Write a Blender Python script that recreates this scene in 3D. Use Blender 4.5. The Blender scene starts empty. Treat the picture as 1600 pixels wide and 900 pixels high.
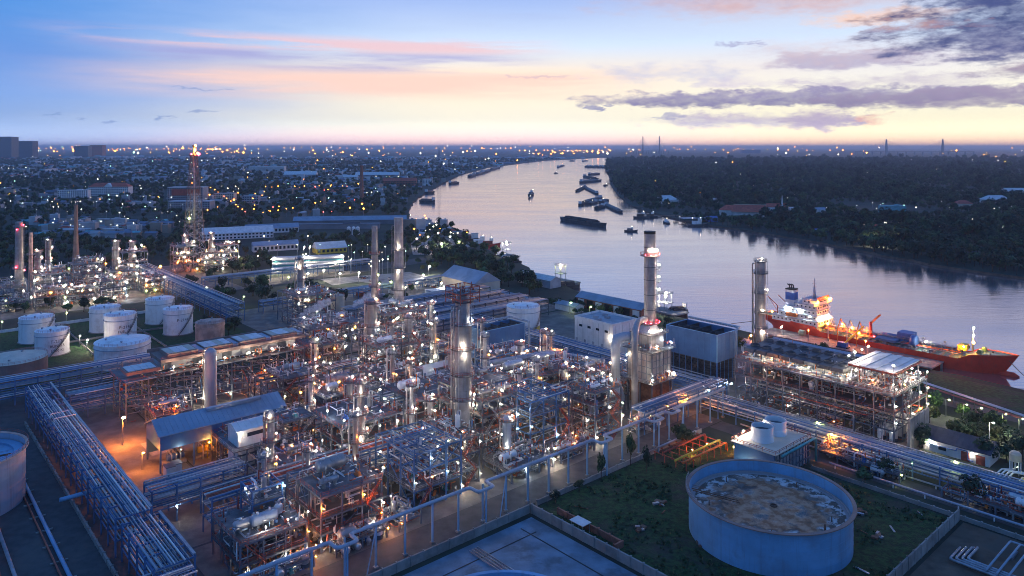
import bpy, bmesh, math, random
from mathutils import Vector, Matrix, noise as mnoise
from mathutils.geometry import tessellate_polygon
R = math.radians
S = bpy.context.scene
C = S.collection
rnd = random.Random(11)

# ------------------------------------------------------------------ camera, sky, sun, exposure
CAMZ = 105.0
cd = bpy.data.cameras.new('camera'); cam = bpy.data.objects.new('camera', cd); C.objects.link(cam)
cam.location = (0, 0, CAMZ); cam.rotation_euler = (R(90), 0, 0)
cd.sensor_width = 36.0; cd.lens = 1150 / 1600 * 36; cd.shift_y = -220 / 1600
cd.clip_start = 1.0; cd.clip_end = 400000
S.camera = cam
S.view_settings.view_transform = 'Standard'; S.view_settings.look = 'None'
S.view_settings.exposure = 0.16; S.view_settings.gamma = 1.0; S.view_settings.use_curve_mapping = False
cy = S.cycles
cy.use_denoising = True; cy.pixel_filter_type = 'BLACKMAN_HARRIS'; cy.filter_width = .95
cy.max_bounces = 4; cy.diffuse_bounces = 2; cy.glossy_bounces = 2; cy.transmission_bounces = 2; cy.volume_bounces = 1
cy.transparent_max_bounces = 4
cy.sample_clamp_indirect = 2.0; cy.sample_clamp_direct = 0.0
cy.caustics_reflective = False; cy.caustics_refractive = False
cy.use_light_tree = True
cy.volume_step_rate = 1.0

SUN_AZ, SUN_EL = 52.0, 3.5            # degrees right of the view, above the horizon
sd = bpy.data.lights.new('sun', 'SUN'); sd.energy = 0.6; sd.angle = R(10); sd.color = (1.0, .46, .20)
sun = bpy.data.objects.new('sun', sd); C.objects.link(sun)
sdir = Vector((math.sin(R(SUN_AZ)) * math.cos(R(SUN_EL)), math.cos(R(SUN_AZ)) * math.cos(R(SUN_EL)), math.sin(R(SUN_EL))))
sun.rotation_euler = sdir.to_track_quat('Z', 'Y').to_euler()

def lin(c):
    return tuple((x / 255 / 12.92) if x / 255 <= .04045 else ((x / 255 + .055) / 1.055) ** 2.4 for x in c)

class NT:
    """small node helper"""
    def __init__(s, nt): s.nt = nt; s.L = nt.links
    def n(s, t, **k):
        nd = s.nt.nodes.new(t)
        for a, v in k.items(): setattr(nd, a, v)
        return nd
    def put(s, sock, v):
        if isinstance(v, bpy.types.NodeSocket): s.L.new(v, sock)
        elif v is not None:
            if isinstance(v, tuple) and len(v) == 3 and sock.type == 'RGBA': v = (*v, 1)
            sock.default_value = v
    def m(s, op, a, b=None, c=None, clamp=False):
        nd = s.n('ShaderNodeMath', operation=op, use_clamp=clamp)
        for i, v in enumerate((a, b, c)):
            if v is not None: s.put(nd.inputs[i], v)
        return nd.outputs[0]
    def ss(s, x, lo, hi):                                   # smoothstep
        nd = s.n('ShaderNodeMapRange', interpolation_type='SMOOTHSTEP')
        s.put(nd.inputs[0], x); nd.inputs[1].default_value = lo; nd.inputs[2].default_value = hi
        return nd.outputs[0]
    def mix(s, f, a, b, mode='MIX'):
        nd = s.n('ShaderNodeMix', data_type='RGBA', blend_type=mode)
        s.put(nd.inputs[0], f); s.put(nd.inputs[6], a); s.put(nd.inputs[7], b)
        return nd.outputs[2]
    def ramp(s, f, stops, interp='LINEAR'):
        nd = s.n('ShaderNodeValToRGB'); cr = nd.color_ramp; cr.interpolation = interp
        while len(cr.elements) > 1: cr.elements.remove(cr.elements[-1])
        cr.elements[0].position = stops[0][0]; cr.elements[0].color = (*stops[0][1], 1)
        for p, c in stops[1:]:
            e = cr.elements.new(p); e.color = (*c, 1)
        s.put(nd.inputs[0], f); return nd.outputs[0]
    def noise(s, vec, scale, detail=4, rough=.55, dim='3D'):
        nd = s.n('ShaderNodeTexNoise', noise_dimensions=dim)
        if vec is not None: s.put(nd.inputs['Vector'], vec)
        nd.inputs['Scale'].default_value = scale; nd.inputs['Detail'].default_value = detail; nd.inputs['Roughness'].default_value = rough
        return nd.outputs[0]
    def xyz(s, x, y, z=0.0):
        nd = s.n('ShaderNodeCombineXYZ')
        for i, v in enumerate((x, y, z)): s.put(nd.inputs[i], v)
        return nd.outputs[0]

def build_sky():
    w = bpy.data.worlds.new('World'); S.world = w; w.use_nodes = True
    nt = w.node_tree; nt.nodes.clear(); k = NT(nt)
    out = k.n('ShaderNodeOutputWorld'); bg = k.n('ShaderNodeBackground'); k.L.new(bg.outputs[0], out.inputs[0])
    tc = k.n('ShaderNodeTexCoord'); sp = k.n('ShaderNodeSeparateXYZ'); k.L.new(tc.outputs['Generated'], sp.inputs[0])
    dx, dy, dz = sp.outputs
    u = k.m('MULTIPLY', k.m('ARCTAN2', dx, dy), 180 / math.pi)       # degrees right of the view axis
    v = k.m('MAXIMUM', k.m('MULTIPLY', k.m('ARCSINE', dz), 180 / math.pi), 0.0)   # degrees above the horizon
    t = k.m('SQRT', k.m('DIVIDE', v, 90.0))
    def rp(st): return k.ramp(t, [(p, lin(c)) for p, c in st])
    zen = [(.45, (78, 140, 222)), (.75, (70, 134, 222)), (1, (66, 132, 222))]
    cl = rp([(0, (172, 172, 206)), (.105, (158, 182, 222)), (.2, (130, 168, 230)), (.26, (108, 152, 222)), (.32, (84, 146, 222)), (.36, (96, 152, 224))] + zen)
    cc = rp([(0, (255, 198, 184)), (.09, (252, 218, 208)), (.14, (255, 250, 230)), (.21, (255, 243, 218)), (.255, (255, 236, 214)), (.295, (212, 230, 251)), (.35, (165, 190, 240))] + zen)
    cr = rp([(0, (255, 176, 126)), (.07, (255, 214, 172)), (.12, (255, 244, 206)), (.2, (255, 250, 226)), (.26, (235, 232, 235)), (.30, (208, 226, 250)), (.36, (196, 196, 218))] + zen)
    wob = k.m('MULTIPLY', k.m('SUBTRACT', k.noise(k.xyz(k.m('MULTIPLY', u, .05), k.m('MULTIPLY', v, .35)), 1.0, 4), .5), 16.0)
    uw = k.m('ADD', u, wob)
    back = k.ss(k.m('ABSOLUTE', u), 60, 120)
    wr = k.m('MULTIPLY', k.ss(u, 0, 27), k.m('SUBTRACT', 1.0, back))
    wl = k.m('MAXIMUM', k.ss(k.m('MULTIPLY', uw, -1.0), 4, 36), back)
    col = k.mix(wr, cc, cr); col = k.mix(wl, col, cl)
    # streaks of thin high cloud
    st = k.noise(k.xyz(k.m('MULTIPLY', u, .045), k.m('MULTIPLY', v, .62), 3.1), 1.0, 6, .6)
    def band(v0, v1, v2, v3): return k.m('MULTIPLY', k.ss(v, v0, v1), k.m('SUBTRACT', 1.0, k.ss(v, v2, v3)))
    def urng(u0, u1, u2, u3): return k.m('MULTIPLY', k.ss(u, u0, u1), k.m('SUBTRACT', 1.0, k.ss(u, u2, u3)))
    m1 = k.m('MULTIPLY', k.m('MULTIPLY', band(3.2, 4.5, 5.2, 6.3), urng(-36, -20, 2, 14)), k.ss(st, .22, .60))
    col = k.mix(k.m('MULTIPLY', m1, .9), col, lin((255, 212, 196)))
    m2 = k.m('MULTIPLY', k.m('MULTIPLY', band(5.4, 6.2, 6.9, 7.5), urng(-40, -26, -6, 6)), k.ss(st, .40, .62))
    col = k.mix(k.m('MULTIPLY', m2, .75), col, lin((160, 160, 214)))
    m3 = k.m('MULTIPLY', k.m('MULTIPLY', band(6.9, 7.5, 7.8, 8.6), urng(-36, -22, -4, 6)), k.ss(st, .45, .6))
    col = k.mix(k.m('MULTIPLY', m3, .8), col, lin((240, 196, 200)))
    st2 = k.noise(k.xyz(k.m('MULTIPLY', u, .03), k.m('MULTIPLY', v, .4), 9.7), 1.0, 5, .55)
    m4 = k.m('MULTIPLY', k.ss(st2, .48, .68), k.ss(v, 7.5, 11))
    col = k.mix(k.m('MULTIPLY', m4, .25), col, lin((168, 178, 222)))
    # clouds with an edge: ellipses (azimuth, elevation) roughened by noise
    wv = k.xyz(k.m('MULTIPLY', u, .26), k.m('MULTIPLY', v, 1.05), .7)
    wz = k.noise(wv, 1.0, 7, .62)
    wz2 = k.m('SUBTRACT', k.noise(k.xyz(k.m('MULTIPLY', u, .9), k.m('MULTIPLY', v, 2.2), 5.0), 1.0, 6, .6), .5)
    nz_u = k.noise(k.xyz(k.m('MULTIPLY', u, .5), k.m('MULTIPLY', v, 1.7), 11.0), 1.0, 8, .62); nz_v = k.noise(k.xyz(k.m('MULTIPLY', u, .6), k.m('MULTIPLY', v, 1.5), 17.0), 1.0, 8, .62)
    uq = k.m('ADD', u, k.m('MULTIPLY', k.m('SUBTRACT', nz_u, .5), 7.0)); vq = k.m('ADD', v, k.m('MULTIPLY', k.m('SUBTRACT', nz_v, .5), 1.5))
    def blob(col, cu, cv, ru, rv, c, c2=None, op=.9, ns=1.6, soft=.55, ns2=.7):
        a = k.m('DIVIDE', k.m('SUBTRACT', uq, cu), ru); b = k.m('DIVIDE', k.m('SUBTRACT', vq, cv), rv)
        d = k.m('ADD', k.m('MULTIPLY', a, a), k.m('MULTIPLY', b, b))
        d = k.m('SUBTRACT', 1.0, d)
        d = k.m('ADD', k.m('ADD', d, k.m('MULTIPLY', k.m('SUBTRACT', wz, .5), ns * 2)), k.m('MULTIPLY', wz2, ns2))
        msk = k.m('MULTIPLY', k.m('MULTIPLY', k.ss(d, -.1, soft * 1.5), op), k.m('ADD', .74, k.m('MULTIPLY', k.ss(k.m('ADD', wz2, k.m('MULTIPLY', wz, .5)), .05, .45), .26)))
        cc_ = lin(c)
        if c2: cc_ = k.mix(k.ss(k.m('ADD', b, k.m('MULTIPLY', wz2, 2.4)), -.9, 1.1), lin(c), lin(c2))
        return k.mix(msk, col, cc_)
    col = blob(col, 20, 11.3, 15, 2.1, (222, 178, 170), (170, 165, 195), .9, .9, .9, .25)
    col = blob(col, 27, 9.0, 6, .7, (255, 202, 165), None, .8, 1.2, .9)
    col = blob(col, 12, 5.6, 8, .9, (196, 200, 226), None, .7, 2.0, 1.0)
    col = blob(col, 18, 4.8, 5, .5, (214, 205, 222), None, .7, 2.0, 1.0)
    col = blob(col, 25.5, 6.2, 8, .85, (168, 160, 192), (196, 176, 190), .92, 1.4, .7)
    col = blob(col, 27, 6.6, 12, 2.0, (190, 182, 208), (222, 204, 208), .6, 2.0, 1.2, 1.0)
    col = blob(col, 28, 4.6, 10, .7, (184, 172, 200), None, .6, 2.0, 1.0, 1.0)
    col = blob(col, 36.5, 7.7, 11.5, 2.9, (92, 98, 146), (58, 72, 122), .98, 1.3, .5)
    col = blob(col, 33, 9.7, 5.5, .75, (80, 90, 140), (64, 78, 130), .92, 1.4, .6)
    col = blob(col, 29, 8.2, 4.2, .5, (150, 132, 160), (205, 160, 150), .85, 1.8, .7)
    col = blob(col, 36, 4.9, 5.5, .5, (134, 124, 158), (170, 150, 170), .9, 1.6, .7)
    col = blob(col, 21, 3.62, 17.5, .72, (124, 120, 164), (152, 144, 182), .97, .9, .45, .5)
    col = blob(col, 33, 3.3, 13, .8, (140, 130, 164), (164, 150, 176), .93, .8, .5, .4)
    col = blob(col, 17.5, 2.0, 8.5, .75, (180, 172, 206), (200, 186, 206), .9, 1.2, .8, 1.1)
    col = blob(col, 22.5, 2.0, 3.2, .9, (176, 160, 190), (186, 170, 198), .9, .8, .6, .9)
    col = blob(col, 26.2, 1.85, 1.5, .5, (232, 172, 158), None, .75, .9, .9, .8)
    col = blob(col, 6.7, 3.1, .95, .34, (146, 146, 184), None, .9, .5, .6, .7)
    col = blob(col, 12.1, 2.35, 1.2, .32, (160, 158, 196), None, .85, .5, .7, .9)
    col = blob(col, 16.8, 7.6, 1.6, .22, (160, 160, 200), None, .8, .6, .7, .7)
    col = blob(col, 2.0, 5.45, 3.5, .14, (190, 170, 195), None, .6, .4, .8, .5)
    for cu, cv, ru, rv in ((-22.7, 2.55, 1.0, .15), (-29, 1.75, .8, .16), (-31.8, 2.1, .6, .12), (-25.5, 2.1, .5, .1), (-23.2, 4.2, 2.6, .1)):
        col = blob(col, cu, cv, ru, rv, (112, 140, 196), None, .75, .3, .9, .5)
    # physical dusk sky mixed in high up
    ns = k.n('ShaderNodeTexSky', sky_type='NISHITA'); ns.sun_disc = False
    ns.sun_elevation = R(SUN_EL); ns.sun_rotation = R(SUN_AZ)
    nis = k.mix(1.0, ns.outputs[0], (.10, .10, .10), 'MULTIPLY')
    col = k.mix(k.m('MULTIPLY', k.ss(v, 12, 40), .25), col, nis)
    gl = k.m('ADD', 1.0, k.m('MULTIPLY', k.m('SUBTRACT', 1.0, k.ss(v, 0, 2.4)), .6)); col = k.mix(1.0, col, k.xyz(gl, gl, gl), 'MULTIPLY')
    col = k.mix(k.ss(dz, -.004, -.06), col, lin((70, 84, 120)))
    k.put(bg.inputs[0], col); bg.inputs[1].default_value = 1.0
    w.cycles.sampling_method = 'MANUAL'; w.cycles.sample_map_resolution = 512
build_sky()

# ------------------------------------------------------------------ materials
MATS = {}
def mat(name, col, rough=.6, metal=0.0, var=.25, scale=.35, rand=.12, spec=None, streak=0.0, dirt=None, dscale=.08, bump=0.0, detail=5):
    """one surface: colour broken up by two noises, a small shade change from object to object"""
    if name in MATS: return MATS[name]
    m = bpy.data.materials.new(name); m.use_nodes = True; nt = m.node_tree; nt.nodes.clear(); k = NT(nt)
    o = k.n('ShaderNodeOutputMaterial'); p = k.n('ShaderNodeBsdfPrincipled'); k.L.new(p.outputs[0], o.inputs[0])
    g = k.n('ShaderNodeNewGeometry').outputs['Position']
    c = tuple(col)
    n1 = k.noise(g, scale, detail)
    lo = tuple(x * (1 - var) for x in c); hi = tuple(min(1, x * (1 + var)) for x in c)
    cs_ = k.mix(k.ss(n1, .3, .7), lo, hi)
    if dirt:
        cs_ = k.mix(k.m('MULTIPLY', k.ss(k.noise(g, dscale, 6, .65), .48, .66), .85), cs_, tuple(dirt))
    if streak:
        sp = k.n('ShaderNodeSeparateXYZ'); k.L.new(g, sp.inputs[0])
        sn = k.noise(k.xyz(k.m('MULTIPLY', sp.outputs[0], .9), k.m('MULTIPLY', sp.outputs[1], .9), k.m('MULTIPLY', sp.outputs[2], .05)), 1.0, 5, .7)
        cs_ = k.mix(k.m('MULTIPLY', k.ss(sn, .5, .72), streak), cs_, (.13, .085, .06))
    if rand:
        oi = k.n('ShaderNodeObjectInfo').outputs['Random']
        f = k.m('ADD', k.m('MULTIPLY', oi, rand * 2), 1 - rand)
        cs_ = k.mix(1.0, cs_, k.xyz(f, f, f), 'MULTIPLY')
    k.put(p.inputs['Base Color'], cs_)
    p.inputs['Roughness'].default_value = rough; p.inputs['Metallic'].default_value = metal
    if spec is not None: p.inputs['Specular IOR Level'].default_value = spec
    if bump:
        b = k.n('ShaderNodeBump'); b.inputs['Strength'].default_value = bump; b.inputs['Distance'].default_value = .3
        k.put(b.inputs['Height'], k.noise(g, scale * 4, 4)); k.L.new(b.outputs[0], p.inputs['Normal'])
    MATS[name] = m; return m
def emit(name, col, strength, sample='AUTO'):
    if name in MATS: return MATS[name]
    m = bpy.data.materials.new(name); m.use_nodes = True; nt = m.node_tree; nt.nodes.clear(); k = NT(nt)
    o = k.n('ShaderNodeOutputMaterial'); e = k.n('ShaderNodeEmission'); k.L.new(e.outputs[0], o.inputs[0])
    e.inputs[0].default_value = (*col, 1); e.inputs[1].default_value = strength
    m.cycles.emission_sampling = sample
    MATS[name] = m; return m

mat('steel', (.15, .18, .23), .5, .35, .25, .3)
mat('steel_blue', (.075, .17, .34), .5, .2, .25, .3)
mat('steel_dark', (.10, .11, .13), .6, .3)
mat('galv', (.32, .35, .39), .42, .5, .2, .5)
mat('silver', (.60, .60, .61), .34, .65, .18, .6, .15)
mat('clad', (.34, .33, .34), .42, .4, .22, .25, .1, streak=.45, dirt=(.30, .27, .26), dscale=.12)
mat('white_paint', (.72, .73, .74), .45, 0, .08, .2, .06)
mat('red_oxide', (.36, .085, .055), .6, 0, .3, .6)
mat('orange_paint', (.62, .17, .04), .5, 0, .2, .5)
mat('yellow_paint', (.62, .46, .06), .5, 0, .15)
mat('blue_paint', (.05, .14, .40), .45, 0, .2)
mat('teal_paint', (.08, .30, .30), .5)
mat('green_paint', (.07, .24, .12), .5)
mat('deck_plate', (.12, .13, .15), .6, .3, .3, .4, dirt=(.13, .10, .09), dscale=.3)
mat('concrete', (.27, .265, .25), .85, 0, .2, .25, .05, dirt=(.16, .15, .14), dscale=.07, bump=.2)
mat('apron', (.15, .142, .132), .8, 0, .3, .18, 0, dirt=(.09, .08, .075), dscale=.06, bump=.2)
mat('asphalt', (.052, .054, .058), .75, 0, .3, .3, 0, dirt=(.085, .08, .075), dscale=.05)
mat('basin', (.12, .20, .27), .6, 0, .35, .12, 0, dirt=(.055, .085, .11), dscale=.09)
mat('grass_mat', (.014, .052, .012), .95, 0, .6, .6, 0, dirt=(.045, .042, .036), dscale=.045, bump=1.0)
mat('land', (.028, .043, .030), 1, 0, .5, .02, 0, dirt=(.05, .05, .042), dscale=.006)
mat('soil', (.12, .085, .06), .95, 0, .35, .2, 0, dirt=(.06, .06, .05), dscale=.05, bump=.4)
mat('tank_white', (.82, .83, .84), .42, 0, .05, .12, .03, streak=.22, dirt=(.62, .60, .58), dscale=.15)
mat('tank_grey', (.31, .37, .45), .5, 0, .12, .1, .02, streak=.35, dirt=(.28, .32, .38), dscale=.1)
mat('tank_blue', (.15, .35, .55), .5, 0, .14, .1, .02, streak=.3, dirt=(.15, .28, .42), dscale=.12)
mat('tank_brown', (.26, .17, .145), .7, 0, .2, .2, streak=.4, dirt=(.2, .15, .14), dscale=.2)
mat('tank_pink', (.50, .33, .27), .7, 0, .25, .3, dirt=(.3, .2, .17), dscale=.2)
mat('rust', (.16, .075, .045), .85, 0, .4, .5)
mat('roof_blue', (.26, .33, .42), .45, .15, .10, .1, .04, dirt=(.2, .25, .31), dscale=.08)
mat('wall_blue', (.06, .165, .34), .5, .1, .15, .15, .05)
mat('roof_pale', (.62, .62, .62), .5, .1, .12, .3, .06)
mat('roof_red', (.46, .10, .06), .75, 0, .3, .4, .15)
mat('roof_dark', (.035, .045, .075), .6, 0, .2, .3)
mat('roof_teal', (.10, .32, .36), .6)
mat('wall_white', (.74, .73, .72), .7, 0, .08, .2, .06, streak=.25, dirt=(.62, .60, .58), dscale=.12)
mat('town_white', (.42, .42, .43), .8, 0, .2, .05, .3)
mat('town_grey', (.19, .20, .22), .8, 0, .2, .05, .3)
mat('town_cream', (.30, .26, .21), .8, 0, .2, .05, .3)
mat('town_roof', (.30, .31, .33), .6, 0, .2, .05, .4)
mat('town_blue', (.11, .16, .23), .6, 0, .2, .05, .4)
mat('wall_cream', (.58, .50, .40), .8, 0, .1, .2, .1)
mat('wall_grey', (.34, .35, .38), .8, 0, .15, .2, .15)
mat('brick', (.30, .12, .08), .85, 0, .25, .8)
mat('glass_dark', (.02, .03, .045), .12, 0, .2, .3, spec=.6)
mat('black', (.015, .015, .017), .6)
mat('hull_red', (.60, .050, .020), .5, 0, .15, .2, .02, streak=.35, dirt=(.48, .05, .03), dscale=.2)
mat('deck_green', (.06, .15, .15), .6, 0, .25, .3)
mat('barge', (.075, .065, .062), .7, 0, .3, .2)
mat('barge_cover', (.25, .24, .24), .8, 0, .3, .3)
mat('wood', (.16, .10, .065), .8, 0, .3)
mat('trunk', (.07, .05, .035), .9)
mat('leaf_dark', (.018, .042, .022), .8, 0, .5, .25, .45)
mat('leaf_mid', (.035, .074, .028), .8, 0, .5, .25, .45)
mat('leaf_olive', (.062, .082, .028), .8, 0, .5, .25, .45)
mat('louver', (.05, .055, .065), .7, .1, .3, .3)
mat('text_ink', (.02, .02, .025), .6, 0, 0, 1, 0)
mat('fender', (.25, .30, .22), .6)
LW = emit('lamp_white', (1, .83, .60), 2100)
LC = emit('lamp_cool', (.80, .93, 1), 1700)
LO = emit('lamp_orange', (1, .25, .02), 2300)
LR = emit('lamp_red', (1, .03, .06), 130)
LG = emit('lamp_green', (.85, 1, .25), 420)
FW = emit('far_white', (1, .86, .62), 11, 'NONE')
FO = emit('far_orange', (1, .30, .03), 20, 'NONE')
FG = emit('far_green', (.5, 1, .7), 7, 'NONE')
FR = emit('far_red', (1, .12, .1), 7, 'NONE')

# ------------------------------------------------------------------ geometry helpers
TH = R(41.5); CS, SN = math.cos(TH), math.sin(TH)
def W(a, b, z=0.0): return Vector((a * CS - b * SN, a * SN + b * CS, z))   # works grid (a along the front road, b away from it) to world
def WP(a, b, z=0.0):
    """where a works-grid point falls in the photograph (for planning only)"""
    p = W(a, b, z); return 800 + p.x / p.y * 1150, 230 + (CAMZ - z) / p.y * 1150
def G(x, y, z=0.0):
    """ground point seen at photograph pixel x, y"""
    Y = (CAMZ - z) * 1150 / (y - 230.0); return Vector(((x - 800) / 1150 * Y, Y, z))
def AB(x, y, z=0.0):
    p = G(x, y, z); return p.x * CS + p.y * SN, -p.x * SN + p.y * CS

class MB:
    def __init__(s): s.v = []; s.f = []; s.mi = []; s.sm = []
    def face(s, idx, mi=0, sm=False): s.f.append(idx); s.mi.append(mi); s.sm.append(sm)
    def box(s, c, d, mi=0, rz=0.0, taper=1.0):
        n = len(s.v); x, y, z = d[0] / 2, d[1] / 2, d[2] / 2; cr, sr = math.cos(rz), math.sin(rz)
        for k in (-1, 1):
            t = taper if k > 0 else 1.0
            for i, j in ((-1, -1), (1, -1), (1, 1), (-1, 1)):
                px, py = i * x * t, j * y * t
                s.v.append((c[0] + px * cr - py * sr, c[1] + px * sr + py * cr, c[2] + k * z))
        for f in ((3, 2, 1, 0), (4, 5, 6, 7), (0, 1, 5, 4), (1, 2, 6, 5), (2, 3, 7, 6), (3, 0, 4, 7)):
            s.face(tuple(n + q for q in f), mi)
        return s
    def bar(s, p, q, w, h=None, mi=0):
        h = h or w; p, q = Vector(p), Vector(q); d = (q - p)
        if d.length < 1e-6: return s
        d.normalize(); up = Vector((0, 0, 1)) if abs(d.z) < .95 else Vector((1, 0, 0))
        x = d.cross(up).normalized() * (w / 2); y = x.cross(d).normalized() * (h / 2); n = len(s.v)
        for e in (p, q):
            for i, j in ((-1, -1), (1, -1), (1, 1), (-1, 1)): s.v.append(tuple(e + x * i + y * j))
        for f in ((0, 1, 2, 3), (7, 6, 5, 4), (4, 5, 1, 0), (5, 6, 2, 1), (6, 7, 3, 2), (7, 4, 0, 3)):
            s.face(tuple(n + k for k in f), mi)
        return s
    def tube(s, pts, r, n=7, mi=0, caps=True):
        pts = [Vector(p) for p in pts]; base = len(s.v); L = len(pts); pa = None
        for i, p in enumerate(pts):
            if i == 0: d = pts[1] - p
            elif i == L - 1: d = p - pts[i - 1]
            else: d = (pts[i + 1] - p).normalized() + (p - pts[i - 1]).normalized()
            if d.length < 1e-9: d = Vector((0, 0, 1))
            d.normalize()
            k = 1.0
            if 0 < i < L - 1:
                cs = max(.5, d.dot((p - pts[i - 1]).normalized())); k = 1 / cs
            if pa is None:
                up = Vector((0, 0, 1)) if abs(d.z) < .9 else Vector((1, 0, 0)); x = d.cross(up).normalized()
            else:
                x = pa - d * pa.dot(d)
                x = x.normalized() if x.length > 1e-6 else d.orthogonal().normalized()
            pa = x; y = d.cross(x)
            rr = r[i] if isinstance(r, (list, tuple)) else r
            for j in range(n):
                a = 2 * math.pi * j / n
                s.v.append(tuple(p + (x * math.cos(a) + y * math.sin(a)) * rr * (1 if k < 1.02 else min(k, 1.25))))
        for i in range(L - 1):
            for j in range(n):
                a0, a1 = base + i * n + j, base + i * n + (j + 1) % n
                s.face((a0, a1, a1 + n, a0 + n), mi, True)
        if caps:
            s.face(tuple(base + j for j in reversed(range(n))), mi); s.face(tuple(base + (L - 1) * n + j for j in range(n)), mi)
        return s
    def lathe(s, c, prof, n=24, mi=0, sm=True, a0=0.0, a1=2 * math.pi):
        """prof: (radius, z) pairs; each band has its own ring so edges stay crisp"""
        full = abs(a1 - a0 - 2 * math.pi) < 1e-6; m = n if full else n + 1
        for (r0, z0), (r1, z1) in zip(prof, prof[1:]):
            b = len(s.v)
            for r, z in ((r0, z0), (r1, z1)):
                for j in range(m):
                    a = a0 + (a1 - a0) * j / n
                    s.v.append((c[0] + r * math.cos(a), c[1] + r * math.sin(a), c[2] + z))
            for j in range(n):
                j2 = (j + 1) % m
                s.face((b + j, b + j2, b + m + j2, b + m + j), mi, sm)
        return s
    def poly(s, pts, z0, z1, mi=0):
        """vertical prism over a convex outline"""
        n = len(s.v); L = len(pts)
        for z in (z0, z1):
            for p in pts: s.v.append((p[0], p[1], z))
        s.face(tuple(n + L + i for i in range(L)), mi); s.face(tuple(n + i for i in reversed(range(L))), mi)
        for i in range(L):
            j = (i + 1) % L; s.face((n + i, n + j, n + L + j, n + L + i), mi)
        return s
    def quad(s, a, b, c, d, mi=0):
        n = len(s.v); s.v += [tuple(a), tuple(b), tuple(c), tuple(d)]; s.face((n, n + 1, n + 2, n + 3), mi); return s
    def data(s, name, mats):
        me = bpy.data.meshes.new(name); me.from_pydata(s.v, [], s.f)
        for m in (mats if isinstance(mats, (list, tuple)) else [mats]): me.materials.append(MATS[m] if isinstance(m, str) else m)
        me.polygons.foreach_set('material_index', s.mi); me.polygons.foreach_set('use_smooth', s.sm); me.update()
        return me

def put(o, parent=None):
    C.objects.link(o)
    if parent is not None: o.parent = parent
    return o
def tag(o, label=None, cat=None, group=None, kind=None):
    if label: o['label'] = label
    if cat: o['category'] = cat
    if group: o['group'] = group
    if kind or cat: o['kind'] = kind or 'thing'
    return o
UNIT = {}
def unit_mesh(kind, m):
    key = (kind, m)
    if key not in UNIT:
        b = MB()
        if kind == 'box': b.box((0, 0, 0), (1, 1, 1))
        elif kind == 'rod': b.lathe((0, 0, 0), [(1, 0), (1, 1)], 8).lathe((0, 0, 0), [(0, 0), (1, 0)], 8, sm=False).lathe((0, 0, 0), [(1, 1), (0, 1)], 8, sm=False)
        elif kind == 'drum': b.lathe((0, 0, 0), [(1, 0), (1, 1)], 28).lathe((0, 0, 0), [(0, 0), (1, 0)], 28, sm=False).lathe((0, 0, 0), [(1, 1), (0, 1)], 28, sm=False)
        elif kind == 'lamp':
            b.v += [(0, 0, .8), (1, 0, 0), (0, 1, 0), (-1, 0, 0), (0, -1, 0), (0, 0, -.8)]
            for q in ((0, 1, 2), (0, 2, 3), (0, 3, 4), (0, 4, 1), (5, 2, 1), (5, 3, 2), (5, 4, 3), (5, 1, 4)): b.face(q)
        UNIT[key] = b.data(kind + '_' + m, m)
    return UNIT[key]
LAMPS = {'w': 'lamp_white', 'c': 'lamp_cool', 'o': 'lamp_orange', 'r': 'lamp_red', 'g': 'lamp_green'}
NL = [0]

class Thing:
    """a thing on the works grid: an Empty at its base; parts are given in grid coordinates"""
    def __init__(s, name, label, cat, at, group=None, rot=TH, world=None):
        s.e = put(bpy.data.objects.new(name, None)); s.e.empty_display_size = 1
        s.o = Vector(at); s.e.location = W(*at) if world is None else Vector(world); s.e.rotation_euler = (0, 0, rot)
        tag(s.e, label, cat, group)
    def _p(s, p): return Vector(p) - s.o
    def mesh(s, name, mats, mb, parent=None, kind=None):
        """mb built in thing-local coordinates"""
        o = put(bpy.data.objects.new(name, mb.data(name, mats)), parent or s.e)
        if kind: o['kind'] = kind
        return o
    def share(s, name, me, at, rz=0.0, sc=None, parent=None):
        o = put(bpy.data.objects.new(name, me), parent or s.e); o.location = s._p(at); o.rotation_euler = (0, 0, rz)
        if sc: o.scale = sc if isinstance(sc, tuple) else (sc,) * 3
        return o
    def box(s, name, m, c, d, rz=0.0, parent=None):
        return s.share(name, unit_mesh('box', m), c, rz, tuple(d), parent)
    def _orient(s, o, p, q, sx, sy, centre):
        p, q = s._p(p), s._p(q); d = q - p; L = d.length; z = d.normalized()
        up = Vector((0, 0, 1)) if abs(z.z) < .95 else Vector((0, 1, 0))
        x = up.cross(z).normalized() if abs(z.z) < .95 else Vector((1, 0, 0)); x = (x - z * x.dot(z)).normalized(); y = z.cross(x)
        m3 = Matrix((x, y, z)).transposed(); o.rotation_euler = m3.to_euler(); o.scale = (sx, sy, L)
        o.location = (p + q) / 2 if centre else p
        return o
    def beam(s, name, m, p, q, w, h=None, parent=None):
        o = put(bpy.data.objects.new(name, unit_mesh('box', m)), parent or s.e); return s._orient(o, p, q, w, h or w, True)
    def rod(s, name, m, p, q, r, parent=None, kind='rod'):
        o = put(bpy.data.objects.new(name, unit_mesh(kind, m)), parent or s.e); return s._orient(o, p, q, r, r, False)
    def pipe(s, name, m, pts, r, n=7, parent=None):
        return s.mesh(name, m, MB().tube([s._p(p) for p in pts], r, n), parent)
    def lamp(s, at, c='w', r=.3, parent=None):
        NL[0] += 1; r *= .5 * rnd.choice((.5, .6, .7, .8, .9, 1.1))
        return s.share('lamp', unit_mesh('lamp', LAMPS[c]), at, rnd.random(), (r, r, r), parent)

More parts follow.
